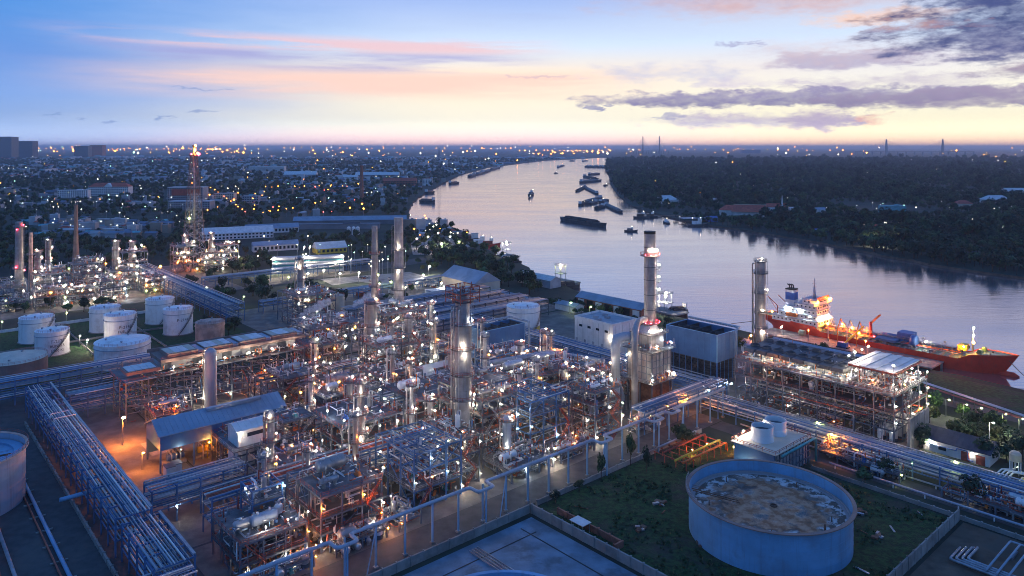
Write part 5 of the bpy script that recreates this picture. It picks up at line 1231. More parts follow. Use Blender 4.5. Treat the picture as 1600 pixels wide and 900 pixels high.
wall('bund_wall', 'pale rear dike wall behind the white tank farm', 'wall', 'wall_white', (20, 503), (162, 503), 1.6, .5, panel=8)
for i, (a, b, c) in enumerate(((60, 505, 'g'), (76, 505, 'g'), (92, 506, 'g'), (118, 505, 'g'), (87, 428, 'w'), (90, 410, 'o'), (82, 344, 'g'), (92, 352, 'o'), (86, 440, 'w'))):
    lamp_post(['yellow-green lamp behind the T-2123 tank', 'yellow-green lamp right of the rear left tank', 'yellow-green lamp between rear tanks', 'white-green lamp behind the FUEL OIL tank', 'white lamp in the lane beside the T-2123 tank', 'orange lamp by the wide low tank', 'green-tinted lamp beside the long rack', 'orange lamp below the long tank farm rack', 'white lamp between the two lettered tanks'][i], (a, b, 0), 6, c, r=.42)
# steam
def steam():
    m = bpy.data.materials.new('steam_vapour'); m.use_nodes = True; nt = m.node_tree; nt.nodes.clear()
    o = nt.nodes.new('ShaderNodeOutputMaterial'); p = nt.nodes.new('ShaderNodeVolumePrincipled'); p.inputs['Density'].default_value = .32; p.inputs['Color'].default_value = (.9, .88, .92, 1)
    nt.links.new(p.outputs[0], o.inputs['Volume']); m.cycles.homogeneous_volume = True
    q = random.Random(6)
    for i, (a, b, z, s) in enumerate(((166, 348, 20, 1.0), (174, 350, 21, .8), (198, 352, 20, .9))):
        bm = bmesh.new()
        for k in range(7):
            c = Vector((k * 1.5 + q.uniform(-.6, .6), q.uniform(-1, 1), k * .8 + q.uniform(-.5, .5))); n0 = len(bm.verts)
            bmesh.ops.create_icosphere(bm, subdivisions=3, radius=1, matrix=Matrix.Translation(c)); bm.verts.ensure_lookup_table()
            for v in bm.verts[n0:]:
                d = v.co - c; v.co = c + d * (1.0 + .22 * k) * (1 + .6 * mnoise.fractal(d * 1.3 + c * .7, 1, 2, 4))
        me = bpy.data.meshes.new('steam'); bm.to_mesh(me); bm.free(); me.materials.append(m)
        ob = put(bpy.data.objects.new('steam', me)); ob.location = W(a, b, z); ob.scale = (s, s, s); ob.rotation_euler = (0, 0, .4); tag(ob, kind='stuff')
steam()
# flare tower
def lattice(name, label, cat, base, w0, w1, h, n, m, rot=0.0, mast=0, panels=True):
    T = Thing(name, label, cat, (0, 0, 0), world=base, rot=rot)
    def corner(k, z): w = w0 + (w1 - w0) * z / h; return Vector(((-1, 1, 1, -1)[k] * w / 2, (-1, -1, 1, 1)[k] * w / 2, z))
    t = max(.12, w0 * .016)
    for k in range(4): T.mesh('leg', m, MB().bar(corner(k, 0), corner(k, h), t * 1.6))
    for i in range(n):
        z0, z1 = h * i / n, h * (i + 1) / n; mb = MB()
        for k in range(4):
            k2 = (k + 1) % 4; mb.bar(corner(k, z1), corner(k2, z1), t).bar(corner(k, z0), corner(k2, z1), t).bar(corner(k2, z0), corner(k, z1), t)
        T.mesh('bracing', m if i >= n * .55 or name != 'flare_tower' else 'galv', mb)
    return T
T = lattice('flare_tower', 'tall lattice flare tower with a red lamp near its tip', 'tower', W(238, 727), 17, 4.5, 98, 13, 'tank_brown', TH)
T.mesh('riser', 'clad', MB().tube([(0, 0, 0), (0, 0, 106)], .8, 12)); T.mesh('riser', 'clad', MB().tube([(2.0, 1, 0), (2.0, 1, 100)], .4, 8))
for z in (34, 66, 97): T.mesh('platform', 'steel_dark', MB().box((0, 0, z), (w := 17 - 12.5 * z / 98 + 2.5, w, .25))); T.mesh('handrail', 'tank_brown', rail_mb(MB(), [(-w / 2, -w / 2, z), (w / 2, -w / 2, z), (w / 2, w / 2, z), (-w / 2, w / 2, z)], closed=True, w=.14, step=2))
T.mesh('flare_tip', 'black', MB().lathe((0, 0, 105), [(1.2, 0), (1.5, 2), (1.3, 2)], 12))
for p, c, r in (((3.4, -2.6, 98.5), 'r', 1.8), ((-3.4, -2.6, 98.5), 'r', .6), ((1.0, -1.2, 106.5), 'o', .7), ((0, -3, 101.8), 'o', .5), ((-7, -8, 38), 'g', .6)):
    o = T.share('lamp', unit_mesh('lamp', LAMPS[c]), (0, 0, 0), 0, (r, r, r)); o.location = p

def weeds():
    r = random.Random(77); mb = MB()
    for q in range(1500):
        a, b = r.uniform(147, 230), r.uniform(74, 155)
        if (a - 184.6) ** 2 + (b - 103.6) ** 2 < 23.2 ** 2 or mnoise.noise((a * .06, b * .06, 1)) < -.05: continue
        p = W(a, b, .1)
        for k in range(5):
            an = r.uniform(0, 6.28); h = r.uniform(.15, .55); w = r.uniform(.3, .9); d = Vector((math.cos(an), math.sin(an), 0)); s_ = Vector((-d.y, d.x, 0)) * w * .5; e = p + d * r.uniform(.1, .8)
            mb.quad(e - s_, e + s_, e + s_ * .6 + d * h * .5 + Vector((0, 0, h)), e - s_ * .6 + d * h * .5 + Vector((0, 0, h)), r.choice((0, 0, 1)))
    o = put(bpy.data.objects.new('weeds', mb.data('weeds', ['leaf_mid', 'leaf_olive']))); tag(o, kind='stuff')
weeds()
rq = random.Random(4)
for i in range(22):
    a, b = rq.uniform(150, 228), rq.uniform(76, 152)
    if (a - 184.6) ** 2 + (b - 103.6) ** 2 < 24 ** 2: continue
    T = Thing('plank', 'weathered plank lying loose in the lawn grass', 'plank', (a, b, .1), 'planks lying in the lawn', rot=rq.uniform(0, 3.1)); T.mesh('board', rq.choice(('wood', 'galv', 'rust')), MB().box((0, 0, .1), (rq.uniform(1.5, 5), rq.uniform(.2, .6), .16)))
# ------------------------------------------------------------------ trees
def crown_mb(seed, squash=.8, lobes=9, leaves=46):
    r = random.Random(seed); mb = MB()
    for q in range(lobes):
        th = r.uniform(0, 6.283); rr = r.uniform(.15, .62) if q else 0; z = r.uniform(-.35, .45) * squash + (.15 if q == 0 else 0)
        c = Vector((rr * math.cos(th), rr * math.sin(th), z)); R_ = r.uniform(.34, .52); mi = r.choice((0, 0, 1))
        for k in range(leaves):
            d = Vector((r.gauss(0, 1), r.gauss(0, 1), r.gauss(0, 1))).normalized(); p = c + Vector((d.x, d.y, d.z * squash)) * R_ * r.uniform(.6, 1.08)
            n = (d + Vector((r.uniform(-.7, .7), r.uniform(-.7, .7), r.uniform(-.2, .9)))).normalized(); x = n.orthogonal().normalized(); y = n.cross(x)
            an = r.uniform(0, 3.14); s = r.uniform(.07, .15); e = x * math.cos(an) + y * math.sin(an); f = n.cross(e)
            mb.quad(p - e * s - f * s * .6, p + e * s - f * s * .7, p + e * s * .8 + f * s * .7, p - e * s * .9 + f * s * .6, mi)
    return mb
def limbs_mb(seed):
    r = random.Random(seed); mb = MB().tube([(0, 0, 0), (.02, .01, .5), (.0, .03, 1.0)], [.06, .045, .03], 6)
    for k in range(5):
        an = k * 1.26 + r.random(); mb.tube([(0, 0, .5 + .07 * k), (math.cos(an) * .3, math.sin(an) * .3, .95 + .07 * k)], [.03, .012], 5)
    return mb
KINDS = []
for i, (m1, m2, sq) in enumerate((('leaf_dark', 'leaf_mid', .8), ('leaf_mid', 'leaf_olive', .7), ('leaf_dark', 'leaf_dark', 1.0), ('leaf_mid', 'leaf_dark', .75), ('leaf_olive', 'leaf_mid', .85))):
    KINDS.append((crown_mb(50 + i, sq).data('crown', [m1, m2]), limbs_mb(70 + i).data('trunk', 'trunk')))
def palm_mb(seed):
    r = random.Random(seed); mb = MB().tube([(0, 0, 0), (.03, 0, .6), (.1, .02, 1.25)], [.04, .03, .022], 6, 0)
    for k in range(12):
        an = k * .524 + r.uniform(-.2, .2); up = r.uniform(.05, .35); P = [Vector((.1, .02, 1.25)) + Vector((math.cos(an), math.sin(an), 0)) * t * .62 + Vector((0, 0, up * math.sin(t * 2.6) - t * t * .28)) for t in (0, .33, .66, 1)]
        s = Vector((-math.sin(an), math.cos(an), 0))
        for p, q, w0, w1 in zip(P, P[1:], (.03, .10, .08), (.10, .08, .01)): mb.quad(p - s * w0, p + s * w0, q + s * w1, q - s * w1, 1)
    return mb
def tree(at, s, k, label, group, hz=1.0):
    """one tree of its own: trunk and crown; s = crown radius in metres"""
    e = put(bpy.data.objects.new('tree', None)); e.location = at; e.rotation_euler = (0, 0, rnd.uniform(0, 6.28)); tag(e, label, 'tree', group)
    c = put(bpy.data.objects.new('crown', KINDS[k][0]), e); c.location = (0, 0, s * 1.25 * hz); c.scale = (s, s, s * hz)
    t = put(bpy.data.objects.new('trunk', KINDS[k][1]), e); t.scale = (s, s, s * 1.1 * hz)
    return e
PROTO = bpy.data.collections.new('tree_kinds')
for i, (cm, tm) in enumerate(KINDS):
    mb = MB(); n = 0
    bm = bmesh.new(); bm.from_mesh(tm); bm.from_mesh(cm)
    me = bpy.data.meshes.new('tree_kind')
    nt_ = len(tm.vertices)
    bm.verts.ensure_lookup_table()
    for v in bm.verts[nt_:]: v.co.z += 1.2
    for f in bm.faces[len(tm.polygons):] if not bm.faces.ensure_lookup_table() else []: f.material_index += 1
    bm.to_mesh(me); bm.free()
    me.materials.append(MATS['trunk'])
    for m in cm.materials: me.materials.append(m)
    PROTO.objects.link(bpy.data.objects.new(f'tree_kind_{i}', me))
PROTO.objects.link(bpy.data.objects.new('tree_kind_9', palm_mb(3).data('palm', ['trunk', 'leaf_mid'])))
def forest(name, pts):
    """pts: (x, y, size, kind, turn); trees past the first few hundred, set out as one mass"""
    me = bpy.data.meshes.new(name); me.from_pydata([(p[0], p[1], 0) for p in pts], [], [])
    for nm, ty, ix in (('size', 'FLOAT', 2), ('kind', 'INT', 3), ('turn', 'FLOAT', 4)):
        a = me.attributes.new(nm, ty, 'POINT'); a.data.foreach_set('value', [p[ix] for p in pts])
    o = put(bpy.data.objects.new(name, me)); tag(o, kind='stuff')
    ng = bpy.data.node_groups.new(name, 'GeometryNodeTree'); ng.interface.new_socket('Geometry', in_out='INPUT', socket_type='NodeSocketGeometry'); ng.interface.new_socket('Geometry', in_out='OUTPUT', socket_type='NodeSocketGeometry')
    N, L = ng.nodes, ng.links
    gi, go = N.new('NodeGroupInput'), N.new('NodeGroupOutput'); ip = N.new('GeometryNodeInstanceOnPoints'); ci = N.new('GeometryNodeCollectionInfo')
    ci.inputs['Collection'].default_value = PROTO; ci.inputs['Separate Children'].default_value = True; ci.inputs['Reset Children'].default_value = True
    def attr(nm, ty): n = N.new('GeometryNodeInputNamedAttribute'); n.data_type = ty; n.inputs[0].default_value = nm; return [s for s in n.outputs if s.enabled][0]
    L.new(gi.outputs[0], ip.inputs['Points']); L.new(ci.outputs[0], ip.inputs['Instance']); ip.inputs['Pick Instance'].default_value = True
    L.new(attr('kind', 'INT'), ip.inputs['Instance Index']); L.new(attr('size', 'FLOAT'), ip.inputs['Scale'])
    cx = N.new('ShaderNodeCombineXYZ'); L.new(attr('turn', 'FLOAT'), cx.inputs[2]); L.new(cx.outputs[0], ip.inputs['Rotation']); L.new(ip.outputs[0], go.inputs[0])
    md = o.modifiers.new('trees', 'NODES'); md.node_group = ng
def bank_x(P, Y):
    Q = sorted([(p.y, p.x) for p in P])
    if Y <= Q[0][0]: return Q[0][1]
    for (y0, x0), (y1, x1) in zip(Q, Q[1:]):
        if y0 <= Y <= y1: return x0 + (x1 - x0) * (Y - y0) / max(1e-6, y1 - y0)
    return Q[-1][1]
RBs = [rb[-1] + Vector((40, -60, 0))] + rb
AVOID = []                                               # (x, y, r): kept clear of trees for buildings, yards and pylons
def clear(x, y): return all((x - a) ** 2 + (y - b) ** 2 > r * r for a, b, r in AVOID)
LAMPN = [0]
def spot_lamp(x, y, h, c, D, label, group, big=1.0):
    big *= 1.0
    """distant lamp on its pole"""
    px = D / 736.0; r = max(.5, .36 * px) * big
    key = ('far', c)
    if key not in UNIT:
        mb = MB().tube([(0, 0, -1), (0, 0, 0)], .12, 4, 0); mb.v += [(0, 0, 1), (1, 0, 0), (0, 1, 0), (-1, 0, 0), (0, -1, 0), (0, 0, -1)]; n = len(mb.v) - 6
        UNIT[key] = mb.data('far_lamp', ['galv'])
        m2 = MB(); m2.v = mb.v[-6:]
        for q in ((0, 1, 2), (0, 2, 3), (0, 3, 4), (0, 4, 1), (5, 2, 1), (5, 3, 2), (5, 4, 3), (5, 1, 4)): m2.face(q)
        UNIT[('farb', c)] = m2.data('far_bulb', {'w': 'far_white', 'o': 'far_orange', 'g': 'far_green', 'r': 'far_red'}[c])
    o = put(bpy.data.objects.new('street_lamp', UNIT[('farb', c)])); o.location = (x, y, h); o.scale = (r, r, r); tag(o, label, 'street lamp', group)
    p = put(bpy.data.objects.new('pole', unit_mesh('rod', 'galv')), o); p.location = (0, 0, -h / r); p.scale = (.15 / r, .15 / r, h / r)

# ------------------------------------------------------------------ buildings across the river and in the town
def house(at, w, d, h, rot, kind, wm, rm, label, group, cat='house', name='house', wins=False):
    T = Thing(name, label, cat, (0, 0, 0), group, rot, world=at); mb = MB().box((0, 0, h / 2), (w, d, h)); T.mesh('wall', wm, mb)
    r = MB()
    if kind == 'flat':
        r.box((0, 0, h + .2), (w + .5, d + .5, .4)); r.box((w * .2, 0, h + 1.2), (w * .18, d * .3, 1.8))
    elif kind == 'gable':
        t = d * .32; o = .6; P = [(-w / 2 - o, -d / 2 - o, h), (w / 2 + o, -d / 2 - o, h), (w / 2 + o, 0, h + t), (-w / 2 - o, 0, h + t), (w / 2 + o, d / 2 + o, h), (-w / 2 - o, d / 2 + o, h)]
        r.v = P; r.face((0, 1, 2, 3)); r.face((3, 2, 4, 5)); r.face((0, 3, 5)); r.face((1, 4, 2)); r.face((5, 4, 1, 0))
    else:
        t = d * .38; o = .7; k = max(0, w / 2 - d / 2)
        r.v = [(-w / 2 - o, -d / 2 - o, h), (w / 2 + o, -d / 2 - o, h), (w / 2 + o, d / 2 + o, h), (-w / 2 - o, d / 2 + o, h), (-k, 0, h + t), (k, 0, h + t)]
        r.face((0, 1, 5, 4)); r.face((2, 3, 4, 5)); r.face((1, 2, 5)); r.face((3, 0, 4)); r.face((3, 2, 1, 0))
    T.mesh('roof', rm, r)
    if wins:
        nf = max(1, int(h / 3.3)); nw = max(2, int(w / 4))
        for f in range(nf):
            m2 = MB()
            for i in range(nw): m2.box((-w / 2 + w * (i + .5) / nw, -d / 2 - .02, h * (f + .55) / nf), (w / nw * .55, .12, h / nf * .5))
            o = T.mesh('window_row', 'glass_dark', m2, kind='stuff')
    return T
r5 = random.Random(5)
# named large buildings of the town (pixel of the base centre in the photograph is used to find the ground point)
def at(x, y): return G(x, y)
def big(x, y, w, d, h, rot, kind, wm, rm, label, name='building', cat='building', wins=True):
    p = at(x, y); AVOID.append((p.x, p.y, max(w, d) * .75 + p.y * .004)); AVOID.append((p.x * (1 - 32 / p.y), p.y - 32, max(w, d) * .55)); return house(p, w, d, h, R(rot), kind, wm, rm, label, None, cat, name, wins)
big(9, 247, 170, 120, 205, 5, 'flat', 'steel_dark', 'wall_grey', 'grey high-rise block cut by the left edge on the skyline', 'high_rise')
big(40, 246, 200, 90, 168, 0, 'flat', 'roof_dark', 'wall_grey', 'dark blue-green high-rise second from the left on the skyline', 'high_rise')
big(130, 245, 150, 80, 118, 0, 'flat', 'steel_dark', 'wall_grey', 'grey left part of the broad block on the left skyline', 'high_rise')
big(153, 244.6, 140, 80, 128, 0, 'flat', 'brick', 'wall_grey', 'brownish right part of the broad block on the left skyline', 'high_rise')
big(116, 309, 58, 15, 16, 8, 'flat', 'wall_white', 'wall_white', 'long white four-storey block left of the red roofed school')
T = big(173, 305, 84, 22, 19, 4, 'hip', 'wall_white', 'roof_red', 'white school with broad dark red roof and central gable')
g = MB(); g.v = [(-9, -13, 19), (9, -13, 19), (0, -13, 27), (0, 3, 27)]; g.face((0, 1, 2)); g.face((0, 2, 3)); g.face((1, 3, 2)); T.mesh('gable', 'wall_white', g)
for x in (-6, -2, 2, 6): T.mesh('pillar', 'wall_white', MB().tube([(x, -12.5, 0), (x, -12.5, 19)], .8, 8))
big(294, 315, 66, 30, 28, 3, 'flat', 'wall_grey', 'roof_pale', 'pale tall warehouse with a red band behind the flare tower')
T = big(300, 327, 68, 26, 14, 3, 'flat', 'wall_grey', 'roof_blue', 'lower pale blue roofed warehouse in front of the red banded one')
p = at(294, 315); one('red_band', 'broad dark red sign board on the tall pale warehouse', 'sign', 'roof_red', MB().box((0, 0, 0), (52, 1, 12)), (p.x + 2, p.y - 16, 19), R(3))
big(352, 313, 38, 22, 14, 6, 'flat', 'wall_cream', 'wall_grey', 'cream office block with orange lamps right of the flare tower')
big(393, 316, 30, 18, 12, 6, 'flat', 'wall_grey', 'wall_grey', 'grey block lit orange at the town road')
big(372, 372, 76, 20, 7, 24, 'gable', 'wall_white', 'roof_pale', 'long low pale roofed warehouse right of the flare tower base')
big(425, 363, 62, 15, 6, 24, 'gable', 'wall_white', 'roof_blue', 'second long pale roof beyond the flare tower warehouse')
big(548, 350, 150, 16, 6, 8, 'gable', 'town_grey', 'roof_blue', 'very long pale blue shed crossing behind the twin stacks', wins=False)
big(520, 357, 120, 14, 6, 6, 'flat', 'town_grey', 'town_blue', 'long flat shed in front of the very long pale shed', wins=False)
big(515, 394, 30, 18, 5, 30, 'gable', 'yellow_paint', 'roof_pale', 'white roofed canopy with yellow light painted on its walls behind the striped office')  # canopy is lit yellow; that glow is painted as its wall colour
big(430, 391, 44, 12, 6, 28, 'gable', 'wall_white', 'roof_blue', 'pale shed with a red vehicle front left of the canopy')
big(735, 456, 42, 22, 10, 128, 'gable', 'wall_cream', 'roof_blue', 'hall with blue curved roof beyond the pipe racks')
big(690, 463, 22, 9, 5, 40, 'flat', 'wall_white', 'roof_blue', 'small white hut with blue roof in front of the hall')
big(548, 281, 46, 20, 9, 5, 'gable', 'wall_white', 'roof_pale', 'small white domed hall far off in the town')
big(470, 277, 110, 36, 10, 5, 'gable', 'wall_grey', 'roof_pale', 'broad pale hall far off in the town')
big(418, 268, 150, 40, 22, 5, 'flat', 'wall_white', 'wall_white', 'long white block far off near the left of the brick chimney')
big(625, 290, 90, 26, 13, 4, 'gable', 'brick', 'roof_red', 'reddish warehouse with orange lamps near the river bend')
big(668, 290, 26, 20, 20, 4, 'flat', 'wall_white', 'roof_red', 'white riverside mill with red roof at the bend')
big(590, 277, 150, 30, 9, 4, 'gable', 'wall_grey', 'roof_pale', 'long pale roof beyond the brick chimney')
# striped office
p = at(482, 424); AVOID.append((p.x, p.y, 55)); T = Thing('office_block', 'white and green striped office block with flood lamps on its roof', 'building', (0, 0, 0), None, TH - R(27), world=p)
T.mesh('wall', 'wall_white', MB().box((0, 0, 6), (58, 14, 12)))
for f in range(3): T.mesh('window_band', 'teal_paint', MB().box((0, -7.05, 3 + f * 3.6), (56, .2, 1.2))); T.mesh('ledge', 'wall_white', MB().box((0, -7.4, 4.7 + f * 3.6), (58, .9, .35)))
T.mesh('roof', 'wall_grey', MB().box((0, 0, 12.3), (59, 15, .5)))
for x in (-27, 0, 27): o = T.share('lamp', unit_mesh('lamp', 'lamp_white'), (0, 0, 0), 0, .9); o.location = (x, -8, 13.2)
# right bank
T = big(1141, 337, 32, 20, 9, -20, 'hip', 'wall_white', 'roof_red', 'dark red roofed temple hall left of the big temple roof', 'temple_hall', 'temple', False)
T = big(1172, 339, 46, 26, 10, -20, 'gable', 'wall_white', 'roof_red', 'big temple hall with tiered red roof among the riverside trees', 'temple_hall', 'temple', False)
T.mesh('lower_roof', 'roof_red', MB().box((0, 0, 9.4), (54, 34, 1.2), taper=.8)); T.mesh('roof_crest', 'wall_cream', MB().box((0, 0, 18.6), (46, .8, .8)))
T = big(1213, 331, 30, 18, 8, -15, 'gable', 'wall_white', 'roof_red', 'smaller red roofed temple hall beside the white spire', 'temple_hall', 'temple', False)
p = at(1222, 332); AVOID.append((p.x, p.y, 10)); T = Thing('stupa', 'slender white spire above the small temple hall', 'stupa', (0, 0, 0), world=p, rot=0)
T.mesh('base', 'wall_white', MB().box((0, 0, 3), (9, 9, 6))); T.mesh('spire', 'wall_white', MB().lathe((0, 0, 6), [(3.6, 0), (3.2, 3), (1.8, 6), (1.1, 10), (.3, 22), (0, 23)], 16))
big(1041, 317, 40, 22, 6, 12, 'hip', 'wall_white', 'roof_pale', 'pale hipped pavilion roof in the far bank trees', cat='pavilion', name='pavilion', wins=False)
big(1111, 316, 26, 12, 6, 0, 'flat', 'wall_white', 'wall_white', 'low white villa deep in the far bank trees', 'villa', 'villa')
big(1394, 334, 36, 16, 13, 0, 'flat', 'roof_teal', 'roof_teal', 'teal clad box among the dark far bank trees', wins=False)
big(1241, 331, 18, 10, 5, 10, 'gable', 'wall_white', 'roof_pale', 'white roofed house right of the temple spire', wins=False)
big(1280, 332, 18, 10, 5, 10, 'gable', 'wall_white', 'roof_blue', 'bluish roofed house second right of the temple spire', wins=False)
big(1240, 345, 16, 10, 4, 0, 'gable', 'blue_paint', 'blue_paint', 'vivid blue roofed shed below the temple', wins=False)
big(1281, 366, 13, 9, 4, 0, 'gable', 'blue_paint', 'blue_paint', 'vivid blue roofed hut near the far waterline', wins=False)
big(1372, 362, 18, 12, 5, 10, 'hip', 'wall_cream', 'roof_red', 'red roofed riverside house behind the bright white lamp', wins=False)
big(1555, 319, 46, 20, 9, 0, 'hip', 'wall_white', 'roof_pale', 'pale villa at the far right among trees', 'villa', 'villa')
big(1580, 305, 60, 22, 9, 0, 'gable', 'wall_white', 'roof_pale', 'long pale roofs at the far right edge', wins=False)
big(1495, 304, 44, 18, 8, 0, 'flat', 'wall_white', 'roof_pale', 'pale low block left of the far right villa', wins=False)
big(1504, 325, 26, 16, 8, 0, 'hip', 'wall_cream', 'roof_red', 'small reddish hipped house left of the far right villa', wins=False)
big(1172, 239.5, 330, 100, 62, 0, 'flat', 'wall_blue', 'wall_grey', 'bluish slab block on the skyline beyond the forest')

# town houses: 300 shown largest as things, the rest as one mass
def town():
    cand = []; Y = 700.0
    while Y < 8200:
        s = 15 + Y / 42; x = -.74 * Y
        while x < bank_x(lb, Y) - 14:
            xx, yy = x + r5.uniform(-.4, .4) * s, Y + r5.uniform(-.4, .4) * s
            a, b = xx * CS + yy * SN, -xx * SN + yy * CS
            n = mnoise.noise((xx * .0035 / (1 + Y / 5000), yy * .0022, 3.3)) + .25 * mnoise.noise((xx * .011, yy * .008, 1))
            thr = .13 if Y < 1300 else (-.02 if Y < 2200 else -.22)
            if n + .18 * mnoise.noise((xx * .03, yy * .02, 8)) > thr + .11 and b > 700 and clear(xx, yy) and not (a > 420 and b < 1000 and False): cand.append((xx, yy))
            x += s
        Y += s * .9
    # the settlement of pale roofs left of the flare tower
    for q in range(90):
        p = G(r5.uniform(50, 262), r5.uniform(345, 372)); 
        if clear(p.x, p.y): cand.append((p.x, p.y))
    for q in range(26):
        p = G(r5.uniform(640, 735), r5.uniform(352, 372))
        if p.x < bank_x(lb, p.y) - 12: cand.append((p.x, p.y))
    cand.sort(key=lambda p: p[1])
    kinds = [('gable', 'town_white', 'town_roof', 'small pale-roofed town house'), ('gable', 'town_grey', 'town_blue', 'small blue-grey roofed town house'), ('hip', 'town_white', 'roof_red', 'small red hip-roofed town house'), ('flat', 'town_white', 'town_white', 'white flat-roofed town block'),
             ('flat', 'town_cream', 'town_grey', 'cream flat-roofed town block'), ('gable', 'town_cream', 'roof_teal', 'small teal-roofed town house')]
    wts = [0, 0, 0, 1, 1, 1, 2, 3, 3, 4, 5]
    rest = MB(); mm = ['town_white', 'town_roof', 'town_grey', 'town_blue', 'town_cream', 'roof_red', 'roof_teal']
    for i, (x, y) in enumerate(cand):
        k = r5.choice(wts); kd, wm_, rm_, lab = kinds[k]; f = 1 + max(0, y - 1500) / 2600
        sm = .8 if y < 1600 else 1; big_ = 2.6 if r5.random() < .08 else (1.6 if r5.random() < .15 else 1); w, d = r5.uniform(7, 19) * f * sm * big_, r5.uniform(6, 11) * f * sm; h = (r5.uniform(3, 6.5) if kd != 'flat' else r5.uniform(5, 13) * (1.6 if r5.random() < .08 else 1)) * (1 + max(0, y - 2500) / 9000); rot = r5.choice((0, 0, .3, -.2, 1.5)) + r5.uniform(-.15, .15)
        if i < 300:
            ring = 'among the pale roofs left of the flare tower' if (y < 1130 and x < -300) else ('in the riverside settlement near the barges' if y < 1130 and x > -260 else ('in the nearer part of the town' if y < 1700 else 'in the middle part of the town'))
            house(Vector((x, y, 0)), w, d, h, rot, kd, wm_, rm_, f'{lab} {ring}', f'{lab}s {ring}')
        else:
            rest.box((x, y, h / 2), (w, d, h), mm.index(wm_), rot)
            if kd == 'flat': rest.box((x, y, h + .3), (w * 1.03, d * 1.03, .6), 2 if rm_ == 'town_grey' else 0, rot)
            else: rest.box((x, y, h + d * .13), (w * 1.06, d * 1.08, d * .26), mm.index(rm_), rot, taper=.45)
    o = put(bpy.data.objects.new('distant_town', rest.data('distant_town', mm))); tag(o, kind='stuff')
    return cand
# pylons, bridges, masts
p = at(565, 313); AVOID.append((p.x, p.y, 14)); T = Thing('brick_chimney', 'tall tapering brick chimney standing alone in the town', 'chimney', (0, 0, 0), world=p, rot=0)
T.mesh('shaft', 'brick', MB().lathe((0, 0, 0), [(4.2, 0), (2.9, 66)], 20)); T.mesh('crown', 'brick', MB().lathe((0, 0, 66), [(2.9, 0), (3.4, 1), (3.4, 3), (2.4, 3)], 20))
lattice('lattice_mast', 'slim far lattice mast near the river bend', 'mast', at(686, 287), 9, 1.5, 104, 9, 'steel_dark')
def bridge(label, P, Q, hp, style):
    T = Thing('cable_stayed_bridge', label, 'bridge', (0, 0, 0), world=P, rot=math.atan2(Q.y - P.y, Q.x - P.x)); L = (Q - P).length
    dz = 52; e = L * .55
    T.mesh('deck', 'wall_grey', MB().box((L / 2, 0, dz), (L + 2 * e, 34, 5)))
    for x in (0, L):
        if style == 'A': T.mesh('pylon', 'wall_grey', MB().bar((x, -34, 0), (x, -22, dz), 12).bar((x, 34, 0), (x, 22, dz), 12).bar((x, -22, dz), (x, 0, hp * .72), 10).bar((x, 22, dz), (x, 0, hp * .72), 10).bar((x, 0, hp * .7), (x, 0, hp), 9).bar((x, -24, dz - 6), (x, 24, dz - 6), 8))
        else: T.mesh('pylon', 'wall_grey', MB().bar((x, -20, 0), (x, -14, hp * .6), 13).bar((x, 20, 0), (x, 14, hp * .6), 13).bar((x, -14, hp * .6), (x, 0, hp), 11).bar((x, 14, hp * .6), (x, 0, hp), 11))
        for k in range(1, 8):
            for s in (-1, 1): T.mesh('cable', 'steel_dark', MB().bar((x + s * e * .9 * k / 7.2, 0, dz + 2), (x, 0, hp * (.72 + .035 * k)), 1.1))
    for x in [-e + (L + 2 * e) * i / 14 for i in range(15)]: T.mesh('pier', 'wall_grey', MB().box((x, 0, dz / 2 - 2), (7, 26, dz - 5)))
    return T
bridge('nearer looking pair of slim bridge pylons on the right skyline', G(1385, 243.0), G(1473, 243.0), 205, 'H')
bridge('distant pair of A-shaped bridge pylons beyond the river bend', G(1004.5, 241.4), G(1030.5, 241.4), 265, 'A')
CAND = town()
for x, y in [(-60, 3200)]: pass

